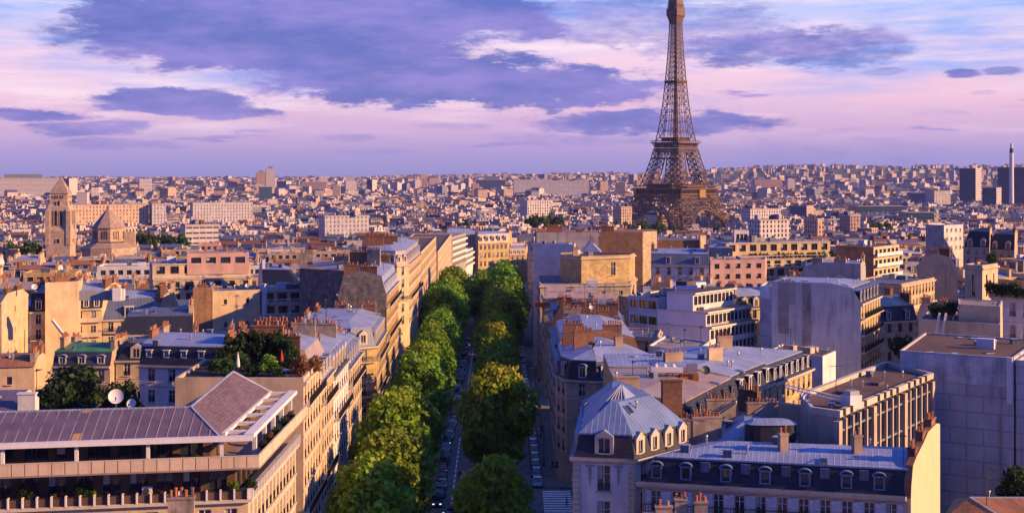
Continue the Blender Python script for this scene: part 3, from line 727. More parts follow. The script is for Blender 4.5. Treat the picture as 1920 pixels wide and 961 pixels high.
    b = MB('wtrim'); p = (a + c) / 2 + nn * .1; b.box((p.x, p.y, 27.0), (L + .8, .9, .42), 'wtrim', ang); b.box((-25.0, 138.3, 27.02), (.95, 25.4, .38), 'wtrim')
    for y in (127.6, 132, 136.5, 141, 145.5, 150): b.box((-26.6, y, 27.05), (2.3, .7, .3), 'wtrim')
    b.box((-27.55, 138.5, 27.03), (.4, 24.6, .36), 'wtrim'); b.build('fascia', root)
    # roof: seamed front slope, hip, tiled slope along the avenue
    ze, zr = 27.3, 29.6; b = MB('purple'); e0, e1 = Vector((-66, 118.0, ze)), Vector((-27.6, 124.7, ze)); r0 = Vector((-66, 122.0, zr)); r1 = Vector((-31.0, 127.6, zr)); r2 = Vector((-30.9, 146.5, zr + .6)); e2 = Vector((-27.6, 150.4, ze + .1))
    b.face([e0, e1, r1, r0], 'purple'); b.face([e1, e2, r2, r1], 'tile'); b.face([e2, Vector((-34.6, 150.4, ze)), r2], 'slate')
    b.face([r1, r2, Vector((-34.6, 150.4, ze)), Vector((-35.4, 131.5, ze))], 'slate'); b.face([r0, r1, Vector((-35.4, 131.5, ze)), Vector((-66, 126.4, ze))], 'zincd')
    for p, q in ((r1, e1), (r0, r1), (r1, r2), (r2, e2)): b.beam(p + Vector((0, 0, .03)), q + Vector((0, 0, .03)), .16, 'zinc')
    k = 40
    for i in range(1, k):
        t = i / k; p = e0.lerp(e1, t); q = r0.lerp(r1, min(1, t * (e1.x - e0.x) / (r1.x - r0.x)))
        x = p.x
        if x > r1.x: s = (e1.x - x) / (e1.x - r1.x); q = e1.lerp(r1, s)
        else: q = r0.lerp(r1, (x - r0.x) / (r1.x - r0.x))
        b.beam(p + Vector((0, 0, .02)), q + Vector((0, 0, .02)), .07, mat('seam ribs', (.36, .26, .30), rough=.5))
    ps = [e0.lerp(e1, t) for t in (.655, .677)]; qs = [r0.lerp(r1, (p.x - r0.x) / (r1.x - r0.x)) for p in ps]; up = Vector((0, -.012, .014)); b.face([ps[0] + up, ps[1] + up, qs[1] + up, qs[0] + up], mat('ochre replacement panel', (.42, .26, .12), rough=.5))
    rf = b.build('roof', root)
    b = MB('white'); b.box((-38.5, 131.5, 27), (2.6, 1.8, 2.2), 'white', R(10)); b.box((-38.3, 130.2, 27), (1.6, 1.2, 2.5), 'wtrim', R(10)); b.box((-43, 131.4, 27), (6, 1.4, 1.9), 'grey', R(9)); b.build('roof_hatch', rf)
attic_block()

# terrace-front stone houses down the left side of the avenue
def lft(y0, y1, dep, x=0):
    return [(LX(y0) - dep, y0), (LX(y0) + x, y0), (LX(y1) + x, y1), (LX(y1) - dep, y1)]
house('cream blank-sided stone house carrying the roof garden with two closed parasols', lft(154.5, 170, 15), 27.8, 'cream', roof='flat', top='soil', fac={1: dict(FR, n=7, bay=2.4, bal=(0, 4))}, party=(0, 2), chim=[(-31.2, 169, 27.5, 32.6, 4.0, 0, 'stackr', 8), (-28.0, 169.2, 27.5, 31.2, 1.8, 0, 'stackr', 4)], walls={0: 'cream'})
house('second narrow house past the roof garden, with skylit mansard above the avenue', lft(170.2, 183, 13), 25.2, 'cream', h1=4.2, o1=2.2, slope='zincw', fac={1: dict(FR, n=6, bal=(0, 3))}, party=(0, 2), dorm={1: dict(st='flat', n=4, sm='slate')}, cm='stackr')
house('white stone house with grey mansard and iron balconies, third past the roof garden', lft(183.2, 201, 13), 24.0, 'white', slope='slate', fac={1: dict(FR, n=6, bal=(1, 4), bay=2.7)}, party=(0, 2), dorm={1: dict(st='ped', n=5)}, cm='stackr')
house('last stone house before the side street on the left, with zinc mansard', lft(201.2, 221, 13), 22.4, 'stone', slope='zincd', fac={1: dict(FR, n=5, bal=(0, 3)), 2: dict(FR, n=5)}, party=(0,), dorm={1: dict(st='arch', n=6)}, cm='stack')
cy = 243
house('yellow stone corner house beyond the side street with chamfered front and pavilion roof', [(-40, cy + 2), (-29.5, cy), (LX(cy) + .2, cy + 3), (LX(270), 270), (-39, 270)], 20.2, 'yellow', h1=3.4, slope='zincd', fac={0: dict(FR, n=5, bal=(0, 2)), 1: dict(FR, n=5, bal=(0, 2), mar=(.8, .8)), 2: dict(FR, n=5, bal=(0, 2))}, party=(3, 4), dorm={0: dict(st='ped', n=3), 1: dict(st='ped', n=1), 2: dict(st='ped', n=7)}, cm='stackr')
house('tall cream house with dark balconies halfway down the left side of the avenue', lft(272, 305, 10), 27.5, 'yellow', slope='zinc', h1=3.6, fac={0: None, 1: dict(FR, n=7, bal=(0, 2, 5), bay=2.6)}, party=(0, 2), dorm={1: dict(st='flat', n=8)}, walls={0: 'rubble'}, cm='stackr')
house('grey rubble-stone party wall building, wide and windowless, left of the avenue', [(PX(560, 296), 297), (-36.6, 289), (-36, 303), (PX(560, 306), 310)], 31.0, 'rubble', roof='hip', h2=1.4, o2=5, top='zincw', party=(1, 3), cornice=False, chim=[(PX(575, 299), 299, 29, 34.2, 3, .1, 'stack', 6), (PX(640, 296), 297, 29, 33.6, 3.5, -.2, 'stack', 7), (PX(672, 294), 294.5, 29, 34.6, 4.0, -.2, 'stackr', 9), (PX(700, 292), 293, 30, 35.2, 3.0, -.2, 'stackr', 8)])
house('small brown walled annex under the grey rubble party wall', [(PX(690, 268), 272), (-27.8, 271.9), (-27.6, 284), (PX(690, 280), 284)], 25.3, 'plaster', roof='flat', top='gravel', fac={0: dict(bay=4, n=1, w=.9, h=1.3, fh=3)}, chim=None, cornice=False)
house('rounded cream corner house crowned by a wide grey mansard and massed red chimney pots', [(-38, 346), (-30, 344.5), (LX(350) - .5, 349), (LX(396), 396), (-42, 396)], 28.4, 'cream', h1=3.6, slope='zincw', top='zinc', fac={0: dict(FR, n=5, bal=(2,)), 1: dict(FR, n=5, bal=(2,), mar=(1, 1)), 2: dict(FR, n=5, bal=(2,))}, party=(3, 4), dorm={0: dict(st='arch', n=3), 1: dict(st='arch', n=2), 2: dict(st='arch', n=10)}, cm='stackr', chim=[(-36.5, 351, 30, 35.6, 5, 0, 'stackr', 12), (-34.5, 356, 30, 35.2, 5, .1, 'stackr', 12), (-37, 362, 30, 35.6, 5, 0, 'stackr', 11), (-34, 370, 30, 34.6, 4, 0, 'stack', 8)])
SL = dict(bay=2.6, fh=3.2, w=1.3, h=2.3, n=6, st='modern', hd=.4, course=True)
house('peach modern slab with narrow vertical windows, nearer of two along the avenue', lft(398, 496, 16), 28.2, 'cream', roof='flat', top='asphalt_roof', fac={1: dict(SL, bay=4.2, w=2.4, n=6), 0: None}, cornice=False, roofbits=3, chim=None)
house('peach modern slab with narrow vertical windows, farther of two along the avenue', lft(498, 648, 18, .6), 22.5, 'cream', roof='flat', top='asphalt_roof', fac={1: dict(SL, bay=3.4, w=1, n=4)}, cornice=False, roofbits=4, chim=None)
MOD = dict(bay=2.6, fh=3.0, w=2.0, h=1.7, n=5, st='modern', hd=.5, bal=(0, 1, 2, 3), solid='wtrim', slab='wtrim', bd=1.1)
house('pale stepped flats with stacked balconies where the avenue trees end', [(-44, 652), (LX(652), 650), (-24.5, 700), (-44, 702)], 20.5, 'grey', roof='flat', top='gravel', fac={1: dict(MOD, bay=3.6), 0: dict(MOD)}, cornice=False, roofbits=2, chim=None)
house('low white flats with black window bands next to the yellow corner building', [(-34, 712), (-25.5, 708), (-22, 745), (-36, 748)], 10.5, 'white', roof='flat', top='gravel', fac={1: dict(MOD, n=3), 0: dict(MOD, n=3)}, cornice=False, chim=None)
house('bright yellow stone building with dormered grey roof closing the avenue', [(PX(897, 800), 796), (PX(953, 806), 810), (0, 830), (PX(890, 822), 822)], 10.7, 'yellow', h1=5.2, o1=2.4, slope='zincw', fac={0: dict(FR, bay=3.1, fh=5.0, w=1.6, h=3.0, n=5, hd=1), 3: None}, party=(1, 3), dorm={0: dict(st='arch', n=5, w=1.9, h=2.6, dz=1)}, cm='stackr')
house('grey blank gable wall standing left behind the yellow building closing the avenue', [(PX(838, 812), 816), (PX(896, 814), 822), (PX(896, 836), 836), (PX(838, 836), 836)], 15.5, 'grey', roof='hip', h2=2.6, o2=6, top='zinc', party=(1, 3), cornice=False, chim='auto', cm='stackr')
house('low yellow house with dormers right of the yellow building closing the avenue', [(PX(955, 812), 812), (PX(986, 812), 816), (10, 830), (-2, 830)], 2.6, 'yellow', h1=4, slope='zincw', fac={0: dict(FR, bay=2.8, n=2)}, party=(1, 3), dorm={0: dict(st='ped', n=4)}, cm='stackr')

# courtyards and side streets on the left
house('white house with blue-black slate mansard and four roof windows behind the foreground block', [(-60.5, 214.5), (-45.8, 212), (-44, 226), (-59, 229)], 21.2, 'white', h1=3.0, slope='slate', fac={0: dict(FR, bay=3.4, w=1.2, h=2.1, n=4, fh=3.4)}, party=(1, 3), dorm={0: dict(st='white', n=5, w=1.0, h=1.15, dz=1.15, dep=1.0, **{'in': .55})}, cm='stackr')
house('low stone house with oxidised green copper roof and three round dormers', [(-81, 233), (-70.8, 233), (-70, 245), (-80, 246)], 18.3, 'beige', h1=2.4, slope='fslate', top='copper', h2=1.0, o2=5, fac={0: dict(FR, n=3)}, party=(1, 3), dorm={0: dict(st='arch', n=3, w=1.3, h=1.2)}, cm='stack')
house('small stone house with blue slate roof and one pedimented dormer beside the green roof', [(-70.4, 235), (-63.4, 235.5), (-63, 247), (-70, 247)], 19.0, 'cream', h1=3.0, o1=1.6, slope='slate', top='zincd', fac={0: dict(FR, n=3)}, party=(1,), dorm={0: dict(st='ped', n=1, w=1.5, h=1.8)}, cm='stackr')
house('tall cream blank gable wall lit by the sun at the left edge', [(-118, 262), (-101.3, 262.5), (-102.8, 281), (-120, 281)], 26.6, 'cream', roof='hip', h2=1.5, o2=4, top='zincd', fac={1: dict(bay=14, n=4, w=.6, h=1, fh=4.2, st='dark', hd=1.5)}, party=(1,), cm='stackr')
house('narrow cream house with blue slate mansard squeezed beside the lit gable wall', [(-102.6, 281.3), (-99.2, 282.4), (-98.5, 294), (-103, 294)], 22.8, 'cream', h1=4, slope='slate', fac={0: dict(FR, bay=2.6, n=4, bal=(1, 2))}, party=(1, 3), dorm={0: dict(st='arch', n=1)}, cm='stackr')
house('cream party wall with drainpipes and a rusty stain, behind the narrow slate-roofed house', [(-99.0, 280.5), (-93.2, 284.4), (-96, 296), (-99.0, 294)], 28.6, 'cream', roof='flat', top='redroof', party=(0, 1), cm='stackr', walls={0: 'cream', 1: 'cream'}, cornice=False)
house('white cottage with dark roof low at the left edge behind the plum roof', [(-88, 203), (-74.2, 205.5), (-76, 216), (-90, 214)], 22.2, 'cream', roof='hip', h2=1.2, o2=3, top='redroof', fac={0: dict(bay=6, n=1, w=.8, h=1.2, fh=4, hd=1.5, st='dark')}, party=(1,), cm='stackr', cornice=False)
house('low house with plum tin roof and white chimney block at the left edge', [(-68, 146), (-55.6, 148), (-56.5, 158), (-69, 157)], 25.2, 'white', roof='hip', h2=1.8, o2=4, top='purple', party=(1,), cornice=False, chim=[(-54.6, 149, 20, 27.3, 1.9, .1, 'white', 0)])
house('cream house with grey mansard and balustraded balcony on the left', [(PX(135, 290), 289), (PX(190, 291), 291.5), (-89, 304), (-97, 304)], 22.6, 'cream', h1=3.8, slope='slate', fac={0: dict(FR, n=4, bay=2.2, bal=(0, 1), solid='trim')}, party=(1, 3), dorm={0: dict(st='flat', n=3, w=1.2, h=2.2)}, cm='stackr')
house('house with sloping zinc roof, small skylights and one big white dormer', [(PX(191, 291), 291.5), (PX(290, 294), 295), (-77, 308), (-89, 308)], 20.0, 'cream', h1=4.4, o1=3.4, slope='zincd', h2=1.4, fac={0: dict(FR, n=3, bal=(0,), bay=2.6)}, party=(1, 3), dorm={0: dict(st='white', fr=[.5], w=2.0, h=2.3, dep=2.6, **{'in': .5})}, cm='stackr')
house('low house with long black slate slope and ribbed zinc crown', [(PX(222, 255), 254), (PX(362, 256), 256), (PX(362, 268), 269), (PX(222, 268), 269)], 21.2, 'cream', h1=3.4, o1=2.0, slope='slate', top='zincd', h2=1.0, fac={0: dict(bay=2.6, n=2, w=1.4, h=1.2, fh=3, hd=.7, st='modern')}, party=(1,), cm='cream')
house('ribbed blue zinc roof low between the black slate slope and the roof garden', [(PX(362, 234), 233), (PX(440, 236), 234), (PX(440, 246), 247), (PX(362, 246), 247)], 21.4, 'grey', roof='hip', h2=2.0, o2=6, top='zincd', party=(1, 3), cm='stackr', cornice=False)
house('brown brick party wall strip beside the plain cream box', [(PX(366, 292), 290), (PX(398, 292), 291.5), (PX(398, 300), 303), (PX(366, 300), 303)], 26.6, 'brick', roof='flat', top='gravel', party=(0,), cm='stack', cornice=False)
house('plain cream box of a house with two tiny windows and white end fin', [(PX(399, 292), 291.6), (PX(488, 296), 296), (PX(488, 306), 306), (PX(399, 306), 306)], 25.8, 'cream', roof='flat', top='gravel', fac={0: dict(bay=4.2, n=2, w=.7, h=1.1, fh=5, hd=1.4, st='dark')}, cornice=False, chim=[(PX(494, 296), 297, 12, 27.3, 1.2, 1.3, 'white', 0)])
def terraces(label, A, B, dep, tiers, wall='white', sp=None, top='gravel', name='apartment_building', rail='wtrim', ends=None, planted=False, walls=None):
    """stepped flats: tiers = [(top height, setback)]"""
    A, B = V2(A), V2(B); d = (B - A).normalized(); n = Vector((-d.y, d.x)); c = (A + B) / 2 + n * dep / 2; g = ground_z(c.x, c.y)
    root = thing(name, label, 'building', (c.x, c.y, g)); HOUSES.append((c.x, c.y, (B - A).length / 2 + 3, [A, B, B + n * dep, A + n * dep])); rg = random.Random(label); zb = g - 1.5
    ang = math.atan2(d.y, d.x); rails = MB(rail); W = MB(wall); Rf = MB(top)
    for k, (zt, sb) in enumerate(tiers):
        e0, e1 = (ends[k] if ends else (0, 0)); q = [tuple(A + n * sb + d * e0), tuple(B + n * sb - d * e1), tuple(B + n * dep - d * e1), tuple(A + n * dep + d * e0)]
        s = dict(bay=3.0, fh=min(3.0, zt - zb) if k else 3.0, w=2.1, h=1.9, n=1 if k else 4, st='modern', hd=.45, mar=(.3, .3)); s.update(sp or {})
        if k: s['n'] = max(1, int((zt - zb) / s['fh'] + .2))
        wl = (walls or {})
        facade(W, q[0], q[1], zb, zt, s, root, wl.get(0, wall), rg)
        if faces_cam(q[1], q[2]) and (sp or {}).get('sidewin'): facade(W, q[1], q[2], zb, zt, s, root, wl.get(1, wall), rg)
        else: W.face([(*q[1], zb), (*q[2], zb), (*q[2], zt), (*q[1], zt)], wl.get(1, wall))
        W.face([(*q[2], zb), (*q[3], zb), (*q[3], zt), (*q[2], zt)], wall); W.face([(*q[3], zb), (*q[0], zb), (*q[0], zt), (*q[3], zt)], wall)
        qo = inset(q, [-.25, -.05, 0, -.05]); Rf.prism(qo, zt, zt + .16, 'wtrim', top=top)
        if k < len(tiers) - 1:
            L = (V2(q[1]) - V2(q[0])).length; m = (V2(q[0]) + V2(q[1])) / 2
            p = m - n * .15; rails.box((p.x, p.y, zt + .16 + .8), (L, .12, .14), rail, ang)
            kk = int(L / 1.4)
            for i in range(kk + 1):
                p = V2(q[0]) + d * (L * i / kk) - n * .15; rails.box((p.x, p.y, zt + .16), (.07, .07, .85), rail, ang)
        else:
            for _ in range(4):
                p = A.lerp(B, rg.uniform(.1, .9)) + n * (sb + rg.uniform(1.5, max(2, dep - sb - 1.5))); Rf.box((p.x, p.y, zt + .16), (rg.uniform(1, 3), rg.uniform(1, 2), rg.uniform(.8, 2.2)), rg.choice(['wtrim', 'grey', 'zincd']), ang)
        zb = zt + .16
    W.build('wall', root); Rf.build('roof', root)
    if len(rails.v): rails.build('terrace_railing', root)
    return root
terraces('long low cream terraced flats with white balcony rails beside the cream box', (PX(499, 300), 296), (PX(690, 300), 303), 12, [(19.8, 0), (22.8, 1.8), (25.6, 3.4)], 'cream', dict(bay=2.8))
terraces('pink-topped modern flats with planted terraces left of centre', (PX(288, 330), 330), (PX(472, 336), 338), 16, [(22.6, 0), (25.4, 2.0), (29.2, 4.2)], 'cream', dict(bay=3.2), walls={1: 'pink'})
house('pale pink attic house crowning the planted terrace flats', [(PX(350, 336), 336.5), (PX(462, 338), 341.3), (PX(462, 346), 347), (PX(350, 346), 347)], 31.4, 'pink', gz=28, roof='flat', top='gravel', fac={0: dict(bay=3.4, n=1, w=2.5, h=1.6, fh=2.6, st='modern')}, cornice=False, chim=None, cat='building', name='attic_house')
house('pale blue-white house with dark slate roof and skylights, left of the rubble party wall', [(PX(490, 322), 324), (PX(560, 322), 322), (PX(560, 334), 336), (PX(478, 334), 338)], 25.0, 'white', h1=3.6, o1=2.6, slope='slate', fac={0: dict(bay=2.2, n=3, w=1.5, h=1.6, fh=2.8, st='modern')}, party=(3,), cm='white', cornice=False)
house('dark slate roofed wing with a white chimney in front of the rubble party wall', [(PX(561, 322), 322), (PX(624, 322), 320), (PX(624, 332), 332), (PX(561, 334), 334)], 24.4, 'white', h1=3.4, o1=2.6, slope='slate', fac={0: dict(bay=3, n=3, w=1.1, h=1.9, fh=2.8)}, party=(), chim=[(PX(582, 324), 325, 24, 29.8, 1.6, 1.5, 'white', 2)], cornice=False)
house('zinc-roofed house thick with red chimney pots below the terraced flats', [(PX(560, 236), 234), (PX(640, 236), 233), (-30.5, 244), (PX(560, 244), 246)], 21.4, 'beige', roof='hip', h2=1.6, o2=4, top='zincw', party=(0, 1, 3), cm='stackr', cornice=False, walls={0: 'brick'})
house('grey zinc hipped roof with rows of clay pots near the side street', [(PX(600, 226), 224), (PX(650, 226), 224), (-29, 231.5), (PX(600, 234), 232)], 20.4, 'beige', roof='hip', h2=2.4, o2=3, top='zinc', party=(3,), cm='stackr')
house('brown brick house with clay-potted chimneys behind the white slate-roofed house', [(PX(480, 232), 236), (PX(558, 236), 236), (PX(558, 246), 247), (PX(480, 246), 247)], 21.8, 'brick', roof='hip', h2=1.6, o2=4, top='redroof', party=(0, 1, 3), cm='stackr', cornice=False)
# ------------------------------------------------------------------ right of the avenue
house('pale stone corner house in the right foreground with hipped blue zinc roof over slate', [(6.7, 145.4), (13.4, 144.1), (20.6, 152.0), (16.5, 168), (8.8, 168)], 21.0, 'white', h1=2.5, o1=.75, slope='slate', top='zincshade', h2=3.0, o2=3.3, fac={0: dict(bay=7, fh=3.9, w=1.5, h=2.9, n=4, mar=(.6, .6), hd=.75), 4: dict(FR, n=5), 1: dict(FR, n=5)}, dorm={0: dict(st='ped', n=1, w=1.6, h=1.9), 1: dict(st='ped', n=4, w=1.1, h=1.7), 4: dict(st='ped', n=6, w=1.1, h=1.7)}, chim=[(19.0, 157.5, 22, 27.4, 2.4, .2, 'stack', 0), (20.9, 153.5, 18, 23.6, 3.0, 0, 'stack', 9)])
def corner_extras():
    root = [o for o in COL.objects if o.get('label', '').startswith('pale stone corner house')][0]
    b = MB('trim')                                    # quoins, carved drops, glass lantern
    for x in (7.1, 13.0):
        for i in range(22): b.box((x, 145.3 - (x - 6.7) * .194 - .02, 20.1 - i * .62 - .5), (.75 if i % 2 else .6, .14, .56), 'trim', R(-11))
    for x in (8.55, 11.6):
        for i in range(7): b.lathe([(0, 20.0 - i * .28 - .3), (.26 - .025 * i, 20.0 - i * .28 - .12), (0, 20.0 - i * .28)], 7, 'grey', (x, 145.38 - (x - 6.7) * .194))
        b.box((x, 145.34 - (x - 6.7) * .194, 20.05), (1.0, .2, .16), 'grey', R(-11))
    b.build('carved_trim', root)
    b = MB('glass'); z0, z1 = 25.5, 27.9; ap = Vector((12.6, 152.5, z1)); q = [Vector((9.7, 148.6, z0)), Vector((13.0, 148.6, z0)), Vector((15.4, 152.6, z0)), Vector((13.8, 157.5, z0)), Vector((10.4, 157.5, z0))]
    for i in range(5):
        a, c = q[i], q[(i + 1) % 5]; b.face([a, c, ap], 'zinc' if i > 0 else 'glass')
        if i == 0:
            for k in range(6): b.beam(a.lerp(c, k / 5), a.lerp(c, k / 5).lerp(ap, .97), .09, 'frame')
        b.beam(a, ap, .12, 'zinc')
    b.build('roof_lantern', root)
corner_extras()
X0, X1 = (13.9, 141.3), (40.3, 135.0)
house('long slate mansard building with arched dormers and white shutters at the bottom right', [(13.9, 141.3), (40.3, 135.0), (46.6, 145.6), (21.8, 150.2)], 19.2, 'beige', h1=2.6, o1=.8, slope='slate', top='zinc', h2=1.1, o2=4.2, fac={0: dict(bay=2.2, fh=3.3, w=1.1, h=2.2, n=3, st='shutter', hd=.8, bal=(0,), bd=.7), 3: dict(bay=2.4, fh=3.3, w=1.1, h=2.2, n=3, st='shutter', hd=.8)}, party=(1,), walls={1: 'cream'},
      dorm={0: dict(st='zarch', fr=[.055, .17, .325, .475, .625, .78, .90], w=1.15, h=1.45, dz=.4), 3: dict(st='zarch', n=2, w=1.15, h=1.35)}, chim=[(29.0, 141.5, 21.5, 24.2, .9, .2, 'stack', 2), (36.5, 140.0, 21, 24.3, .9, .2, 'stack', 2)])
def gable():
    root = [o for o in COL.objects if o.get('label', '').startswith('long slate mansard building')][0]
    a, c = Vector((40.45, 134.95)), Vector((46.9, 145.7)); d = (c - a).normalized(); n = Vector((d.y, -d.x)); ang = math.atan2(d.y, d.x); b = MB('cream')
    pr = [(0, -1), (12.5, -1), (12.5, 24.6), (11.0, 24.9), (7.2, 24.6), (5.0, 23.7), (2.4, 22.9), (.9, 22.2), (.25, 20.4), (0, 19)]
    f = [(a.x + d.x * u + n.x * .0, a.y + d.y * u + n.y * .0, z) for u, z in pr]; k = [(x - n.x * .5 , y - n.y * .5, z) for x, y, z in f]
    f = [(x + n.x * .25, y + n.y * .25, z) for x, y, z in f]; wm = mat('fresh cream render', (.74, .58, .34), var=.06, stain=.12)
    b.face(f, wm); b.face(k[::-1], wm)
    for i in range(len(pr)):
        j = (i + 1) % len(pr); b.face([f[j], f[i], k[i], k[j]], 'redroof' if 2 <= i < 9 else wm)
    b.build('gable_wall', root)
    rf = [o for o in root.children if o.name.startswith('roof')][0]
    for u, ln, zc in ((2.8, 1.0, 23.5), (6.2, 1.4, 24.7), (10.2, 1.8, 25.4)):
        p = a + d * u - n * .3; chimney(rf, p.x, p.y, 21.4, zc, ln, ang, 'stackr', 4)
    b = MB('zincd')
    F0, F1 = V2(X0), V2(X1); dd = (F1 - F0).normalized(); nn = Vector((dd.y, -dd.x))
    for fr in (.245, .40, .555, .70, .845):
        p = F0.lerp(F1, fr) - nn * .55; b.box((p.x, p.y, 20.5), (.95, .35, 1.0), 'zincd', math.atan2(dd.y, dd.x))
    b.build('roof_hatch', root)
gable()
house('hipped zinc roof with rounded dark drum behind the long slate mansard', [(22.6, 151.6), (33.6, 150.0), (33.4, 160), (25.0, 166)], 20.4, 'beige', roof='hip', h2=2.8, o2=4, top='zinc', party=(), chim=[(22.6, 153.6, 19, 23.8, 3.4, .1, 'stack', 9), (25.4, 161, 19, 24.6, 3.6, .1, 'stack', 9), (30.0, 158.6, 19, 24.6, 3.8, .1, 'stack', 9)])
def drum():
    root = thing('stair_turret', 'dark rounded roof turret with ribbed zinc lid behind the slate mansard', 'turret', (29.6, 151.5, 19)); b = MB('zincd')
    n = 20; p = []
    for i in range(n):
        a = 2 * math.pi * i / n; x, y = math.cos(a), math.sin(a); p.append((29.6 + 2.9 * math.copysign(abs(x) ** .6, x), 151.6 + 1.6 * math.copysign(abs(y) ** .6, y)))
    b.prism(p, 19, 23.6, 'slate'); b.build('wall', root); b = MB('zinc'); q = inset(p, [-.15] * n); t = inset(p, [.9] * n); b.ring(q, 23.6, t, 24.0, 'zinc'); b.face([(*c, 24.0) for c in t], 'zinc'); b.build('roof', root)
drum()
# long party wall with pots, between the drum and the glass-sided block
house('beige chimney wall with a long row of clay pots beside the glass-sided block', [(28.6, 168.2), (35.6, 160.6), (36.4, 161.2), (29.4, 169.0)], 23.6, 'beige', roof='flat', top='stack', cornice=False, parapet=.2, chim=[(30.0, 167.2, 22, 24.6, 3, -.83, 'stack', 8)])
def glass_block():
    A, B, C, D = Vector((34.4, 152.0)), Vector((37.0, 149.4)), Vector((56.6, 177.9)), Vector((53.2, 188.8)); A2 = Vector((35.2, 161.5))
    poly = [A, B, C, D, A2]; root = thing('office_building', 'glass-sided office block with stone fins and flat brown roof, right of centre foreground', 'building', (44, 166, 0)); HOUSES.append((45, 168, 20, poly))
    W = MB('beige'); zt = 24.6
    for i in range(5):
        a, c = poly[i], poly[(i + 1) % 5]
        if i == 1: continue
        W.face([(*a, -1), (*c, -1), (*c, zt), (*a, zt)], 'beige')
    W.build('wall', root); d = (C - B).normalized(); n = Vector((d.y, -d.x)); L = (C - B).length; ang = math.atan2(d.y, d.x)
    G = MB('glass'); p = B - n * .5; q = C - n * .5; G.face([(*p, -1), (*q, -1), (*q, zt), (*p, zt)], 'glass'); G.build('glazing', root)
    b = MB('beige'); k = 15
    for i in range(k + 1):
        p = B + d * (L * i / k) - n * .2; wide = i % 5 == 0; b.box((p.x, p.y, -1), (1.0 if wide else .32, .7 if wide else .4, 25.2), 'trim' if not wide else 'beige', ang)
    b.build('fin', root); b = MB('trim')
    for z in (4.2, 8, 11.8, 15.6, 19.4, 22.8): p = (B + C) / 2 - n * .3; b.box((p.x, p.y, z), (L - .2, .26, .22), 'metal', ang)
    b.build('glazing_rail', root)
    b = MB('brownroof'); po = inset(poly, [-.1] * 5); b.prism(po, zt, zt + .2, 'trim', top='brownroof'); pi = inset(poly, [.35, .5, .3, .5, .3])
    for i in range(5):
        a, c = V2(po[i]), V2(po[(i + 1) % 5]); e = V2(pi[i]); f = V2(pi[(i + 1) % 5]); b.prism([a, c, f, e], zt + .2, zt + .75, 'trim')
    rg = random.Random(4)
    for i in range(k):
        if i % 5 != 4: p = B + d * (L * (i + .5) / k) - n * .2; b.lathe([(.42, zt + .1), (.42, zt + .78), (0, zt + .78)], 10, 'dark', (p.x + n.x * .1, p.y + n.y * .1))
    for u, v, w in ((.25, 3, 2.6), (.45, 5, 3.4), (.7, 4, 2.2)): p = B + d * L * u - n * v; b.box((p.x, p.y, zt + .2), (w, 1.1, .35), 'asphalt_roof', ang)
    b.build('roof', root)
    b = MB('metal'); o = Vector((38.6, 154.6, 25.4))              # white window-cleaning cradle on its boom
    for s in (0, .5): b.beam(o + Vector((0, s, 0)), o + Vector((-5.6, 4.4 + s, 1.0)), .13, 'wtrim'); b.beam(o + Vector((0, s, .55)), o + Vector((-5.6, 4.4 + s, 1.3)), .1, 'wtrim')
    for i in range(8): t = i / 7; b.beam(o + Vector((-5.6 * t, 4.4 * t, t)), o + Vector((-5.6 * t, 4.4 * t + .5, .55 + .75 * t)), .08, 'wtrim')
    g = thing('roof_crane', 'white window-cleaning boom resting on the brown roof of the glass-sided block', 'crane', tuple(o)); b.build('boom', g)
    b = MB('wtrim'); b.box((o.x + .9, o.y - .6, 24.8), (1.8, 1.6, 1.6), 'wtrim', .5); b.box((o.x + .9, o.y - .6, 26.4), (1.4, 1.2, .5), 'metal', .5); b.build('cab', g)
glass_block()
house('big blank grey-blue panelled wall block at the right edge', [(54.0, 184.2), (67.0, 176.6), (78, 196), (64, 205)], 27.2, 'panel', roof='flat', top='brownroof', cornice=False, parapet=.35, chim=None, roofbits=2)
house('lower grey block cut by the right edge beside the big blank wall', [(67.2, 176.4), (82, 168), (90, 184), (78, 194)], 26.8, 'panel', roof='flat', top='brownroof', cornice=False, chim=None)
def low_roof():
    b = MB('redroof'); root = thing('courtyard_house', 'low courtyard house with red-brown and grey ribbed roof at the bottom right corner', 'house', (56, 150, 0)); HOUSES.append((56, 150, 9, [(47.5, 146), (60, 140), (72, 148), (53, 158)]))
    p = [Vector((47.4, 146.5, 13.6)), Vector((57, 139, 12.6)), Vector((74, 146, 12.6)), Vector((66, 160, 13)), Vector((53, 158, 13.4))]; r0, r1 = Vector((51.6, 149.2, 15.6)), Vector((68, 151.5, 15.0))
    b.face([p[0], p[1], r0], 'redroof'); b.face([p[1], p[2], r1, r0], 'redroof'); b.face([p[2], p[3], r1], 'zincd'); b.face([p[3], p[4], r0, r1], 'zincd'); b.face([p[4], p[0], r0], 'zincd')
    b.beam(r0, r1, .2, 'zinc'); b.beam(p[1], r0, .2, 'zinc'); b.build('roof', root)
    b = MB('beige')
    for i in range(5): a, c = p[i], p[(i + 1) % 5]; b.face([(a.x, a.y, -1), (c.x, c.y, -1), (c.x, c.y, c.z - .02), (a.x, a.y, a.z - .02)], 'beige')
    b.build('wall', root); b = MB('wtrim'); b.box((55.0, 145.2, 14.0), (1.4, 1.0, .5), 'wtrim', .4); b.build('skylight', root)
low_roof()
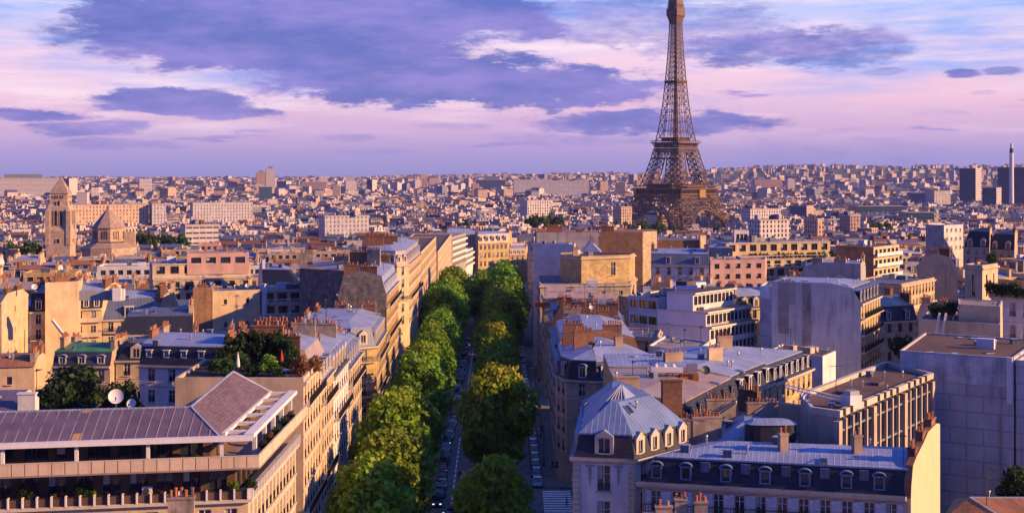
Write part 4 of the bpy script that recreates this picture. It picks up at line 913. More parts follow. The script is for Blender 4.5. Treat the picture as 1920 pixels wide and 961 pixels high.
# zinc roofs of the next street
RS = dict(bay=2.6, fh=3.2, w=1.1, h=2.1, n=4, hd=.7)
house('house with rosy ribbed tin roof and arched dormers over a yellow front', [(14.0, 170.2), (22.6, 168.5), (32.4, 189.6), (14.0, 191.5)], 20.0, 'yellow', h1=2.9, o1=1.0, slope='slate', top='zincw', h2=1.1, o2=5.6, fac={1: dict(RS)}, party=(0, 2, 3), dorm={1: dict(st='hood', n=6, w=1.1, h=1.6)}, chim=[(15, 172, 21, 25.6, 3, .1, 'stack', 0)])
house('grey zinc-roofed house with white-framed dormers behind the rosy tin roof', [(14.0, 191.8), (32.5, 190.0), (40.4, 204.6), (14.2, 206)], 19.9, 'yellow', h1=3.1, o1=1.2, slope='slate', top='zinc', h2=1.2, o2=5, fac={1: dict(RS)}, party=(0, 2, 3), dorm={1: dict(st='white', n=4, w=1.25, h=2.0)}, chim=[(24, 197, 22, 25.4, 3, .4, 'stack', 4), (30.5, 199, 22, 25.8, 2.4, .4, 'cream', 3)])
house('broad smooth zinc roof with paired white dormers nearest the grey blank gable', [(22.0, 206.2), (40.5, 204.9), (50.2, 221.4), (24, 224)], 19.6, 'yellow', h1=3.0, o1=1.2, slope='slate', top='zinc', h2=1.6, o2=7, fac={1: dict(RS)}, party=(0,), dorm={1: dict(st='flat', n=7, w=1.0, h=1.9)}, chim=[(34, 212, 22, 26.0, 2.6, .3, 'stack', 4)], cm='stack')
house('rounded corner house with conical zinc roof on the right of the avenue', [(7.5, 228), (9.2, 222.4), (14.2, 220.6), (25.5, 227.5), (22, 243), (7.5, 243)], 17.6, 'beige', h1=3.2, o1=1.0, slope='slate', top='zinc', h2=1.5, o2=4.8, fac={0: dict(FR, n=4), 1: dict(FR, n=4, mar=(.8, .8)), 2: dict(FR, n=4), 5: dict(FR, n=4)}, party=(4,), dorm={0: dict(st='arch', n=1), 1: dict(st='arch', n=1), 2: dict(st='arch', n=4), 5: dict(st='arch', n=5)}, chim=[(12.5, 231, 20, 24.6, 3.6, .2, 'stackr', 9), (18.5, 230, 20, 23.6, 1.4, .3, 'stack', 3), (11, 239, 20, 25, 3.6, 0, 'stackr', 9)])
house('blue zinc mansard house facing the avenue behind the conical corner roof', [(7.6, 243.3), (24, 243.3), (24, 272), (7.7, 272)], 18.4, 'beige', h1=3.6, o1=1.5, slope='zincd', top='zinc', h2=1.3, o2=4.6, fac={3: dict(FR, n=4)}, party=(0, 2), dorm={3: dict(st='arch', n=8)}, cm='stackr', walls={0: 'brown', 2: 'brown'})
house('orange-brown blank gable house crowned with clay pots right of the avenue', [(8.6, 284), (23.6, 281.5), (24.6, 296), (8.4, 298)], 20.6, 'brown', h1=3.2, o1=1.8, slope='zincd', top='zincd', h2=.8, o2=4, fac={3: dict(FR, n=4)}, party=(0,), dorm={3: dict(st='arch', n=4)}, chim=[(11.4, 285, 20, 25.4, 3, -.1, 'stackr', 7), (16.5, 283.8, 20, 24.8, 4, -.16, 'brown', 9), (21.5, 283, 20, 24.4, 2.6, -.16, 'stackr', 6)])
house('tall brown chimney-gable with sloping shoulder in front of the orange-brown house', [(10.4, 274.5), (17.2, 273.6), (17.6, 279), (10.4, 280)], 22.8, 'brown', roof='hip', h2=1.6, o2=2, top='redroof', party=(0, 1, 3), cm='stackr', cornice=False)
house('stone house under white sheeting and scaffold poles by the avenue', [(7.7, 318), (24.6, 316.5), (25, 332), (7.6, 333)], 21.6, 'stone', roof='flat', top='gravel', fac={3: dict(FR, n=4)}, cornice=True, chim=[(11, 319, 21, 24.2, 4, 0, 'stackr', 8)], roofbits=3)
house('old stone mansion with deep cornice and brick side on the avenue', [(7.4, 347), (31.5, 351.5), (35, 372), (7.2, 376)], 22.8, 'stone', roof='flat', top='zincd', fac={3: dict(FR, n=5), 0: dict(bay=5, fh=4.6, w=1.3, h=2.6, n=2, hd=1.6)}, chim=None)
house('cream octagonal attic with cluttered dark roof on the stone mansion', [(PX(1052, 356), 360), (PX(1090, 351), 350.8), (PX(1181, 358), 358), (34, 366), (20, 371), (13.6, 368)], 29.8, 'yellow', gz=22.7, roof='flat', top='asphalt_roof', fac={1: dict(bay=14, fh=6, w=1.4, h=3.6, n=1, hd=1.3, mar=(5, 0.3))}, chim=[(17, 356, 29.6, 32, 1.4, .2, 'stack', 3)], roofbits=4, name='attic_storey', cat='building')
house('white rendered gable wall facing the camera behind the stone mansion', [(PX(1000, 378), 380), (PX(1076, 376), 375), (PX(1080, 392), 392), (PX(1000, 392), 394)], 29.5, 'white', roof='hip', h2=2.6, o2=6, top='zincd', party=(0, 1, 3), chim=None, cornice=False)
house('small white gabled loft with dark window behind the cluttered attic roof', [(PX(1088, 380), 372), (PX(1122, 380), 371), (PX(1124, 388), 384), (PX(1088, 388), 384)], 30.0, 'white', roof='hip', h2=2.8, o2=2.4, top='zinc', party=(0,), chim=[(PX(1110, 372), 373, 29, 34, 1, 0, 'stackr', 3)], fac={0: dict(bay=4, n=1, w=1, h=1.6, fh=3, st='dark')}, cornice=False)
house('mottled pink plaster party wall with a brown patch, behind the white gable', [(PX(1006, 428), 429), (PX(1122, 428), 429), (PX(1122, 444), 444), (PX(1006, 444), 444)], 33.0, 'plaster', roof='flat', top='redroof', cornice=False, parapet=.2, walls={1: 'brown'}, chim=[(PX(1014, 428), 429.6, 24, 33.4, 3.6, 0, 'brown', 6), (PX(1086, 428), 429.5, 18, 33.9, 2.0, 0, 'stackr', 5), (PX(1040, 430), 432, 32, 35.0, 5, 0, 'stackr', 12)])
house('broad brown brick party wall with a sunlit end, left below the iron tower', [(PX(1124, 428), 429.4), (PX(1206, 428), 429.4), (PX(1233, 434), 436), (PX(1225, 450), 450), (PX(1124, 446), 446)], 33.2, 'brick', roof='flat', top='redroof', cornice=False, parapet=.2, walls={1: 'stone'}, chim=[(PX(1140, 430), 431, 32, 35, 4, 0, 'stackr', 10)])
house('dark brown party wall beside the broad brick one, ending in a lit chimney pier', [(PX(1234, 440), 441), (PX(1312, 440), 441), (PX(1318, 452), 454), (PX(1234, 454), 454)], 30.0, 'brick', roof='flat', top='zincd', cornice=False, parapet=.2, chim=[(PX(1318, 440), 440.6, 8, 31.6, 2.4, .5, 'cream', 6)])
MR = dict(bay=1.75, fh=3.0, w=1.25, h=1.9, n=5, st='modern', hd=.4, mar=(.3, .3))
house('blue-shaded office wing with three window rows and dark flat roof beside the stepped white block', [(PX(1181, 308), 311), (PX(1233, 305), 304), (44, 316), (36, 324)], 23.2, 'bluewhite', roof='flat', top='asphalt_roof', fac={0: dict(MR, bay=3.2, w=2.5, h=1.8, fh=3.6)}, cornice=False, chim=[(PX(1212, 310), 310, 22, 25.6, 1.6, 0, 'white', 2)], roofbits=3)
def stepped():
    A = Vector((PX(1233, 304), 303.6)); B = Vector((PX(1330, 296), 295.6)); d2 = Vector((12.6, 15.2)).normalized(); L2 = 20.5
    root = thing('office_building', 'white stepped office block with blank side wall and three glazed balcony tiers', 'building', (46, 306, -1)); HOUSES.append((46, 306, 16, [A, B, B + d2 * L2, A + d2 * L2])); rg = random.Random(9)
    W = MB('bluewhite'); Rf = MB('gravel'); rl = MB('iron'); e = (B - A).normalized(); zb = -3; n2 = Vector((d2.y, -d2.x)); a2 = math.atan2(d2.y, d2.x)
    for k, (zt, cut) in enumerate(((17.6, 0), (20.9, .95), (25.0, 4.2))):
        b = B - e * cut; s = 6.0 if k == 2 else 0; a = A + e * (2.4 if k == 2 else 0); C, D = b + d2 * (L2 - cut * .6), a + d2 * (L2 - cut * .6)
        W.face([(*a, zb), (*b, zb), (*b, zt), (*a, zt)], 'bwall'); facade(W, b, C, zb, zt, dict(MR, fh=min(3.2, zt - zb), n=4 if k == 0 else 1, w=1.45, h=2.0, hd=.5), root, 'white', rg)
        W.face([(*C, zb), (*D, zb), (*D, zt), (*C, zt)], 'white'); W.face([(*D, zb), (*a, zb), (*a, zt), (*D, zt)], 'white')
        q = inset([a, b, C, D], [-.15, -.7, -.3, 0]); Rf.prism(q, zt, zt + .35, 'wtrim', top='gravel' if k < 2 else 'asphalt_roof')
        if k < 2:
            m = b + d2 * (L2 / 2) + n2 * .45; rl.box((m.x, m.y, zt + 1.15), (L2 - 1, .07, .07), 'iron', a2)
            for i in range(34): p = b + d2 * (.5 + (L2 - 1.2) * i / 33) + n2 * .45; rl.box((p.x, p.y, zt + .35), (.05, .05, .82), 'iron', a2)
        zb = zt + .35
    q = A + e * 4; Rf.box((q.x + 4, q.y + 8, 25.35), (4, 3, 1.8), 'asphalt_roof', a2); Rf.box((q.x + 7, q.y + 12, 25.35), (6, 1.6, 1.1), 'wtrim', a2)
    W.build('wall', root); Rf.build('roof', root); rl.build('terrace_railing', root)
    t = MB('blue'); t.box((q.x + 3.4, q.y + 4.4, 25.4), (5.4, 1.4, .9), 'blue', a2 - .6); tag(t.build('tarpaulin', origin=(q.x + 3.4, q.y + 4.4, 25.4)), 'bright blue tarpaulin bundle on the roof of the stepped white block', 'tarpaulin')
stepped()
house('cream rounded-front house with gravel roof in front of the stepped white block', [(PX(1165, 276), 279), (PX(1232, 276), 275), (PX(1240, 290), 290), (PX(1175, 290), 294)], 17.6, 'cream', roof='flat', top='zincd', fac={0: dict(FR, n=3, bay=3.4)}, chim=None)
house('white modern house with planted gravel roof below the stepped block', [(PX(1220, 240), 244), (PX(1300, 238), 236), (PX(1328, 252), 250), (PX(1250, 258), 260)], 20.0, 'white', roof='flat', top='gravel', fac={1: dict(MR, n=3), 0: None}, cornice=False, chim=None)
house('white house with curved zinc roof ends and two dormers beyond the stepped block', [(PX(1222, 372), 374), (PX(1330, 370), 371), (PX(1330, 384), 385), (PX(1222, 386), 387)], 26.4, 'white', h1=3.2, o1=1.6, slope='zincd', top='zinc', fac={0: dict(FR, n=3, bay=3.2)}, party=(1, 3), dorm={0: dict(st='flat', fr=[.3, .8])}, cm='stackr')
house('pale plain house with square windows between the curved zinc roof and the terrace flats', [(PX(1332, 372), 372), (PX(1440, 372), 376), (PX(1440, 388), 390), (PX(1332, 386), 387)], 27.4, 'pink', roof='flat', top='gravel', fac={0: dict(bay=3.4, n=3, w=1.5, h=1.4, fh=2.9, st='modern')}, cornice=False, chim=None)
terraces('wide orange-lit terrace flats with plant-filled balconies below and right of the iron tower', (PX(1372, 396), 394), (PX(1577, 402), 406), 17, [(24.0, 0), (26.4, 2.0), (31.2, 4.2)], 'cream', dict(bay=3.6, w=2.2, h=2.0))
house('glazed penthouse on the plant-filled terrace flats', [(PX(1376, 404), 403), (PX(1404, 404), 404), (PX(1404, 410), 411), (PX(1376, 410), 411)], 34.4, 'white', gz=31, roof='flat', top='gravel', fac={0: dict(bay=1.3, n=1, w=1.1, h=2.0, fh=2.8, st='modern')}, cornice=False, chim=None, name='penthouse')
house('sloping grey shoulder house left of the plant-filled terrace flats', [(PX(1322, 400), 400), (PX(1371, 398), 396), (PX(1371, 412), 412), (PX(1322, 412), 414)], 30.0, 'beige', roof='hip', h2=1, o2=3, top='zinc', cornice=False, chim=None)
house('large blank grey gable with two stained flues and a sunlit ornate side', [(50.2, 255.5), (65.8, 249.5), (74.2, 266.5), (58, 272)], 27.6, 'grey', h1=3.0, o1=1.8, slope='slate', top='zinc', h2=.8, o2=4, fac={1: dict(FR, n=5, bay=2.4, bal=(0, 1, 2))}, party=(0, 3), dorm={1: dict(st='arch', n=6, w=1.2, h=1.9)}, walls={1: 'yellow', 0: mat('blank gable render', (.60, .58, .58), stain=.45, var=.15)}, chim=[(53, 254.8, 27, 31.0, 3.4, -.37, 'grey', 8)])
house('pale blue-white blank wall house behind the large grey gable', [(PX(1428, 306), 308), (PX(1508, 302), 300), (PX(1512, 314), 313), (PX(1440, 320), 322)], 25.6, 'bluewhite', roof='flat', top='zincd', cornice=False, chim=None)
house('grey zinc roof with louvred chimneys behind the large grey gable', [(PX(1500, 330), 332), (PX(1610, 326), 324), (PX(1620, 342), 340), (PX(1510, 346), 348)], 26.4, 'grey', h1=2.6, o1=1.6, slope='zincd', top='zinc', party=(0, 1), cm='stack', dorm={0: dict(st='flat', n=4)}, cornice=False)
house('plain brown windowless block with a cream lit flank on the right', [(PX(1577, 382), 388), (PX(1640, 376), 377), (PX(1690, 390), 392), (PX(1625, 402), 404)], 31.0, 'brick', roof='flat', top='asphalt_roof', cornice=False, parapet=.3, walls={0: 'brown', 1: 'cream'}, fac={1: dict(MOD, n=4, bay=3)}, chim=None, roofbits=2)
house('sunlit yellow house with stone balustrade on the right', [(PX(1600, 322), 325), (PX(1690, 316), 316), (PX(1757, 334), 336), (PX(1660, 342), 345)], 25.4, 'stone', roof='flat', top='zincd', fac={1: dict(FR, n=4, bay=2.4, bal=(1,), solid='trim')}, walls={1: 'yellow'}, chim=None, roofbits=3)
house('cream shaded wall with stepped top and two pale pipes at the right', [(PX(1733, 242), 245), (PX(1868, 238), 236), (PX(1880, 250), 250), (PX(1745, 256), 258)], 25.0, 'cream', roof='flat', top='asphalt_roof', cornice=False, parapet=.3, chim=None)
house('upper cream stage rising from the stepped wall at the right', [(PX(1792, 244), 242.4), (PX(1868, 240), 238), (PX(1876, 250), 249), (PX(1800, 252), 253)], 28.0, 'cream', gz=24.6, roof='flat', top='gravel', cornice=False, parapet=.3, chim=None, name='roof_storey')
house('pale blue corner house with tall windows and hedge-topped roof at the right edge', [(PX(1858, 262), 262), (PX(1960, 254), 252), (PX(1990, 270), 268), (PX(1880, 276), 278)], 28.0, 'bluewhite', roof='flat', top='soil', fac={0: dict(bay=3.1, fh=4.4, w=1.4, h=2.7, n=4, hd=.9)}, chim=None)
house('cream square lift tower with moulded cap at the right', [(PX(1815, 286), 288), (PX(1842, 284), 284), (PX(1874, 290), 291), (PX(1844, 294), 296)], 32.0, 'cream', roof='flat', top='gravel', fac={0: dict(bay=4, fh=8, w=.9, h=4.6, n=1, hd=1.6, st='dark'), 1: dict(bay=4, fh=8, w=.9, h=4.6, n=1, hd=1.6, st='dark')}, chim=None, name='lift_tower', cat='tower')
house('zinc mansard with a row of small white dormers on the right', [(PX(1728, 352), 356), (PX(1798, 348), 349), (PX(1800, 362), 364), (PX(1732, 366), 368)], 27.4, 'cream', h1=2.4, o1=1.4, slope='zincd', top='zinc', party=(0,), dorm={0: dict(st='flat', n=5)}, cm='stack', walls={0: 'cream'})
house('white house with six square windows and a yellow-edged blank side', [(PX(1742, 520), 524), (PX(1770, 516), 516), (PX(1806, 522), 522), (PX(1775, 530), 532)], 31.8, 'white', roof='flat', top='redroof', cornice=False, fac={1: dict(bay=2.6, n=3, w=1, h=1.3, fh=3.4, hd=.9)}, walls={0: 'grey'}, chim=None)
for k, (px, nm) in enumerate(((1835, 'left'), (1882, 'right'))):
    house(f'dark steep-roofed mansion with tall brown chimney at the right edge, {nm} of two', [(PX(px - 24, 500), 503), (PX(px + 22, 496), 497), (PX(px + 26, 512), 512), (PX(px - 20, 516), 517)], 24.5 - k, 'beige', h1=6, o1=2.0, slope='slate', top='zincd', party=(1,), fac={0: dict(FR, n=3)}, dorm={0: dict(st='ped', n=2, w=1.5, h=2.4)}, cm='stackr')

def flues():
    root = [o for o in COL.objects if o.get('label', '').startswith('large blank grey gable')][0]; A, B = Vector((50.2, 255.5)), Vector((65.8, 249.5)); d = (B - A).normalized(); n = Vector((d.y, -d.x)); ang = math.atan2(d.y, d.x)
    st = mat('sooty flue render', (.36, .33, .32), var=.35, stain=.6); b = MB(st)
    for u, w, h in ((2.2, 2.0, 9.5), (6.6, 1.5, 12)): p = A + d * u + n * .06; b.box((p.x, p.y, 31.0 - h), (w, .12, h), st, ang)
    b.build('flue', root)
flues()

def wall_band():
    root = [o for o in COL.objects if o.get('label', '').startswith('big blank grey-blue')][0]; A, B = Vector((54.0, 184.2)), Vector((67.0, 176.6)); d = (B - A).normalized(); n = Vector((d.y, -d.x)); ang = math.atan2(d.y, d.x); L = (B - A).length
    m = mat('weathered wall band', (.60, .58, .60), var=.3, vs=.5, stain=.5); b = MB(m); p = A + d * (L / 2 - .35) + n * .05; b.box((p.x, p.y, 23.6), (L - .9, .12, 3.7), m, ang); p = A + d * (L - .5) + n * .18; b.box((p.x, p.y, 21.4), (.7, .5, 6.2), 'wtrim', ang); b.build('parapet_band', root)
    b = MB('metal'); p = A + d * (L - 1.6) + n * .1; b.box((p.x, p.y, 2), (.12, .12, 21.5), 'metal', ang); b.build('drainpipe', root)
wall_band()

house('little white dark-roofed house at the foot of the large grey gable', [(PX(1448, 232), 235), (PX(1540, 228), 227), (PX(1562, 236), 234), (PX(1470, 242), 243)], 20.6, 'white', roof='flat', top='asphalt_roof', cornice=False, parapet=.25, chim=None, fac={0: dict(bay=4, n=1, w=1.4, h=1.6, fh=3, st='modern')}, roofbits=3)
# ------------------------------------------------------------------ skylights, vents and aerials on the nearer roofs
from mathutils.bvhtree import BVHTree
def roof_clutter():
    rg = random.Random(19); sk = MB('dframe'); sk.box((0, 0, -.05), (.9, 1.3, .2), 'metal'); sk.box((0, 0, .15), (.74, 1.14, .02), 'glass'); SK = sk.mesh('skylight')
    vp = MB('metal'); vp.lathe([(.10, -.3), (.10, .7), (.2, .72), (.16, .9), (0, .95)], 8, 'metal'); VP = vp.mesh('vent_pipe')
    vb = MB('zincd'); vb.box((0, 0, -.2), (.9, .7, .9), 'zincd'); vb.box((0, 0, .7), (1.1, .9, .08), 'zinc'); VB = vb.mesh('vent_box')
    ae = MB('dframe'); ae.beam((0, 0, -.5), (0, 0, 3.4), .07, 'dframe')
    ae.beam((-.1, -.9, 3.2), (-.1, .9, 3.2), .05, 'dframe')
    for k in range(6): ae.beam((-.5 + .06 * k, -.8 + .32 * k, 3.2), (.3 - .06 * k, -.8 + .32 * k, 3.2), .045, 'dframe')
    AE = ae.mesh('aerial')
    for root in list(COL.objects):
        if not root.get('label') or root.parent or not root.name.startswith(('apartment', 'courtyard', 'office')): continue
        y = root.location.y
        if y > 430: continue
        rf = next((c for c in root.children if c.name.startswith('roof') and c.data), None)
        if rf is None: continue
        t = BVHTree.FromPolygons([v.co for v in rf.data.vertices], [p.vertices for p in rf.data.polygons]); xs = [v.co.x for v in rf.data.vertices]; ys = [v.co.y for v in rf.data.vertices]; big = (max(xs) - min(xs)) * (max(ys) - min(ys)); want = min(9, int(big / 32) + 2); k = 0
        if 'garden' in root['label'] or 'hedge' in root['label'] or 'left foreground' in root['label']: continue
        for _ in range(60):
            if k >= want: break
            x, yy = rg.uniform(min(xs), max(xs)), rg.uniform(min(ys), max(ys)); h = t.ray_cast(Vector((x, yy, 80)), Vector((0, 0, -1)))
            if h[0] is None or h[1].z < .72: continue
            me, nm = rg.choice(((SK, 'skylight'), (SK, 'skylight'), (VP, 'vent_pipe'), (VP, 'vent_pipe'), (VB, 'vent_box'), (AE, 'aerial')))
            o = new(nm, me, h[0], 0, root); k += 1
            n = h[1]; a = math.atan2(n.y, n.x) + math.pi / 2 if math.hypot(n.x, n.y) > .05 else rg.uniform(0, 3)
            if nm == 'skylight': o.rotation_euler = (math.acos(min(1, n.z)), 0, a)
            else: o.rotation_euler = (0, 0, a)
roof_clutter()
# ------------------------------------------------------------------ church, far landmarks
def church():
    c = Vector((-206, 604)); root = thing('church', 'sandy stone church with a pointed square bell tower, far left above the roofs', 'church', (c.x, c.y, ground_z(*c)))
    st = mat('church stone', (.66, .49, .36), var=.12, pat='brick', p=(1.4, .7), pc=(.36, .25, .16), pm=.5, stain=.25); sr = mat('church stone roof', (.46, .34, .27), var=.15, pat='brick', p=(1.2, .5), pc=(.25, .17, .12), pm=.4); rz = R(5)
    def sqr(w): return [(c.x + w * (math.cos(rz) * i - math.sin(rz) * j), c.y + w * (math.sin(rz) * i + math.cos(rz) * j)) for i, j in ((-1, -1), (1, -1), (1, 1), (-1, 1))]
    W = MB(st); q = sqr(5.3); W.prism(q, -10, 26.5, st)
    q2 = sqr(4.7); W.ring(q, 26.5, q2, 28, st)
    for i in range(4):
        a, d = q2[i], q2[(i + 1) % 4]; a2, d2 = sqr(4.5)[i], sqr(4.5)[(i + 1) % 4]
        if i in (0, 1):
            facade(W, a, d, 28, 36.4, dict(bay=2.6, fh=8.4, w=1.15, h=6.2, n=1, hd=1.0, mar=(2.1, 2.1), st='dark'), root, st, rnd) if False else None
        W.face([(*a, 28), (*d, 28), (*d, 36.4), (*a, 36.4)], st)
    q3 = sqr(3.9); W.ring(q2, 36.4, q3, 39.5, st); W.prism(q3, 39.5, 43.2, st)
    for sx, sy in ((-1, -1), (1, -1), (1, 1), (-1, 1)):       # corner buttresses with sloped heads
        p = Vector((c.x + 4.6 * (math.cos(rz) * sx - math.sin(rz) * sy), c.y + 4.6 * (math.sin(rz) * sx + math.cos(rz) * sy))); W.box((p.x, p.y, 20), (2.0, 2.0, 15.4), st, rz)
        k = [(p.x + 1.0 * (math.cos(rz) * i - math.sin(rz) * j), p.y + 1.0 * (math.sin(rz) * i + math.cos(rz) * j)) for i, j in ((-1, -1), (1, -1), (1, 1), (-1, 1))]; t = [(p.x + (c.x - p.x) * .25,) + (p.y + (c.y - p.y) * .25,)] * 4
        for i in range(4): W.face([(*k[i], 35.4), (*k[(i + 1) % 4], 35.4), (*t[0], 38)], st)
    W.build('bell_tower', root)
    b = MB('dark')
    for f in (0, 1, 3):                                       # openings on the faces: dark plates, their inner shade put into the colour
        ang = rz + [0, math.pi / 2, 0, -math.pi / 2][f]; n = Vector((math.sin(ang), -math.cos(ang))); t = Vector((math.cos(ang), math.sin(ang)))
        for u, z0, w, h, off in ((-1.15, 29, 1.25, 6.5, 4.72), (1.15, 29, 1.25, 6.5, 4.72), (0, 38.0, 1.2, 2.0, 4.3), (-1.7, 41.2, .7, 1.3, 3.92), (-.7, 41.2, .7, 1.3, 3.92), (.7, 41.2, .7, 1.3, 3.92), (1.7, 41.2, .7, 1.3, 3.92), (0, 21, 1.4, 1.8, 5.32)):
            p = c + n * off + t * u; b.box((p.x, p.y, z0), (w, .12, h), 'dark', ang)
            for s in (-1, 1): e = p + n * .12 + t * s * (w / 2 + .12); b.box((e.x, e.y, z0), (.24, .3, h), st, ang)
    b.build('belfry_openings', root)
    b = MB(sr); q4 = sqr(4.15); b.prism(q4, 43.2, 43.6, sr)
    for i in range(4): b.face([(*q4[i], 43.6), (*q4[(i + 1) % 4], 43.6), (c.x, c.y, 51.2)], sr)
    b.build('spire', root)
    o = Vector((PX(204, 634), 634)); W = MB(st)
    def octo(r, s=8): return [(o.x + r * math.cos(R(22.5 + 45 * i)), o.y + r * math.sin(R(22.5 + 45 * i))) for i in range(s)]
    W.prism(octo(13), -10, 17.2, st, top=sr); W.ring(octo(13.1), 17.2, octo(8.4), 19.6, sr); W.prism(octo(7.6), 20, 26.4, st); W.box((o.x + 9.2, o.y + 3, 17), (5, 5, 7.4), st, .2); W.build('drum', root)
    b = MB('dark')
    for k in range(8):
        a = R(45 * k); n = Vector((math.cos(a), math.sin(a))); t = Vector((-n.y, n.x)); m = o + n * 7.05
        for u in (-1.1, 0, 1.1): p = m + t * u; b.box((p.x, p.y, 21.2), (.12, .5, 3.8), 'dark', a)
    b.build('drum_windows', root)
    b = MB(sr); b.prism(octo(8.2), 26.4, 26.9, sr)
    ot = octo(7.9); mid = octo(1.2)
    b.ring(ot, 26.9, mid, 35.2, sr); b.prism(mid, 35.2, 36.0, st)
    for i in range(8): b.face([(*mid[i], 36.0), (*mid[(i + 1) % 8], 36.0), (o.x, o.y, 37.6)], sr)
    b.build('octagonal_roof', root); ZONES.append((c.x, c.y, 16)); ZONES.append((o.x, o.y, 17)); ZONES.append((c.x + 22, c.y - 6, 12)); ZONES.append((o.x + 26, o.y - 4, 12)); HOUSES.append((c.x, c.y, 11, sqr(6))); HOUSES.append((o.x, o.y, 15, octo(14)))
ZONES = []
church()
def big(label, px0, px1, ptop, Y, dep, wm, rz=.2, top='fflat', cat='building', name='tower_block', cap=0, side=None, roof=0):
    """one distant building that stands out of the rooftops, walls banded by storeys"""
    x0, x1 = PX(px0, Y), PX(px1, Y); w = (x1 - x0); zt = PZ(ptop, Y); x = (x0 + x1) / 2; g = ground_z(x, Y)
    w2 = max(2.0, (w - abs(math.sin(rz)) * dep) / math.cos(rz)); root = thing(name, label, cat, (x, Y, g)); b = MB(wm); ca, sa = math.cos(rz), math.sin(rz)
    q = [(x + ca * u - sa * v, Y + sa * u + ca * v) for u, v in ((-w2 / 2, -dep / 2), (w2 / 2, -dep / 2), (w2 / 2, dep / 2), (-w2 / 2, dep / 2))]
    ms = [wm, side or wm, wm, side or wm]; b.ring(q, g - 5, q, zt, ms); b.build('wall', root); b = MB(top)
    qi = inset(q, [-.3] * 4); b.prism(qi, zt, zt + .8, 'farplain', top=top); rg = random.Random(label)
    if cap: b.box((x, Y, zt + .8), (w2 * .45, dep * .5, cap), 'farg', rz)
    for _ in range(roof): b.box((x + rg.uniform(-.4, .4) * w2 * ca, Y + rg.uniform(-.4, .4) * w2 * sa, zt + .8), (w2 * .06 + 1, dep * .3, rg.uniform(2, 3.5)), rg.choice(['farplain', 'fred', 'farg']), rz)
    b.build('roof', root); ZONES.append((x, Y, max(w2, dep) * .5 + 6)); return root
T = big
T('long pale banded office slab at the far left edge of the skyline', -30, 118, 334, 3300, 30, 'fars', .3, name='office_building', cap=9)
T('dark blue block with a sunlit white flank just right of the church tower spire', 116, 144, 335, 3150, 26, 'fard', -.5, side='farplain', name='office_building')
T('small plain white cube right of the church tower', 145, 166, 361, 2000, 16, 'farplain', .1, name='office_building')
T('pink banded slab tower above the octagonal church roof', 258, 286, 336, 3000, 20, 'fars', .42)
T('dark low block on the left skyline', 349, 382, 338, 4600, 26, 'fard', .1, name='office_building')
T('twin pale slabs on the left skyline before the tall pair', 426, 451, 336, 4200, 22, 'farp', .4)
T('lower tower of the tall pair on the left skyline', 479, 500, 323, 4200, 26, 'farp', .25, cap=5)
T('taller tower of the tall pair on the left skyline', 497, 517, 316, 4150, 24, 'fars', .25, cap=6)
T('dark blue glass tower in front of the tall pair', 484, 511, 350, 2600, 20, 'fard', .3)
T('white twin slab right of the tall pair', 519, 546, 340, 3900, 24, 'farg', -.5, side='farw')
T('long pink ribbed slab on the skyline left of centre', 565, 613, 341, 3600, 22, 'farp', .1, name='apartment_slab')
T('white tower rising behind the long pink ribbed slab', 597, 615, 330, 4600, 24, 'farw', .2)
T('cream tower with a taller white neighbour left of centre', 645, 669, 339, 3800, 24, 'farw', .3)
T('tall white tower behind the cream tower left of centre', 649, 665, 330, 4400, 20, 'farw', .1)
T('blue-fronted tower with white flank left of centre', 688, 706, 337, 3700, 22, 'fard', -.5, side='farw')
T('stepped pinkish tower group in the middle of the skyline', 786, 802, 327, 4700, 20, 'farp', .3)
T('lower shoulder of the stepped pinkish tower group', 802, 824, 334, 4650, 24, 'farp', .3)
T('dark blue slab with pink rooftop box in the centre skyline', 892, 948, 337, 4300, 24, 'fard', .05, name='office_building', cap=10)
T('very long blue-grey slab, pink in its middle, on the centre skyline', 962, 1104, 337, 3300, 20, 'fargrid', .1, name='apartment_slab', roof=6, side='farw')
T('cream block right of the very long blue-grey slab', 1120, 1140, 341, 3600, 24, 'farc', .3)
T('grey tower at the left shoulder of the iron tower', 1178, 1196, 327, 4600, 24, 'farg', -.72, side='farp')
T('pale slab just left of the iron tower', 1190, 1215, 338, 3800, 24, 'farc', .2)
T('pink slab crowning the hill right of the iron tower', 1477, 1517, 316, 6400, 34, 'farp', .35, name='apartment_slab')
T('white slab below the hill right of the iron tower', 1412, 1466, 337, 3900, 22, 'farp', .1, name='apartment_slab')
T('dark blocky tower on the hilltop', 1642, 1658, 311, 6800, 30, 'farg', .2)
T('pair of pale hillside towers, left one', 1684, 1697, 322, 5200, 24, 'farw', .5)
T('pair of pale hillside towers, right one', 1704, 1717, 321, 5200, 24, 'farw', .5)
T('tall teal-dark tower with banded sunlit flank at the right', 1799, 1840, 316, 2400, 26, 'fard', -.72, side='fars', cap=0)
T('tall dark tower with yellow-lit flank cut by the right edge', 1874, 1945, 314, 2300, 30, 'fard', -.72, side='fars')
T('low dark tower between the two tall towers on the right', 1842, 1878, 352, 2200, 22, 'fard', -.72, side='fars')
T('stepped cream and blue slab left of the tall teal-dark tower', 1704, 1752, 362, 2300, 26, 'farg', -.72, side='farw', name='apartment_slab')
T('taller cream end of the stepped slab left of the teal-dark tower', 1738, 1780, 358, 2250, 24, 'farw', .3, name='apartment_slab')
T('broad dark banded office ring on the right', 1596, 1686, 386, 1750, 36, 'fard', .1, name='office_building', roof=3)
T('teal glass block in front of the dark banded office ring', 1690, 1746, 398, 1450, 20, 'fard', .05, name='office_building')
T('long low white band building right of the iron tower', 1390, 1464, 392, 1350, 16, 'farw', .42, name='office_building', roof=4)
T('low grey office with one lit end right of the iron tower', 1480, 1525, 386, 1700, 18, 'farg', -.72, side='farc', name='office_building')
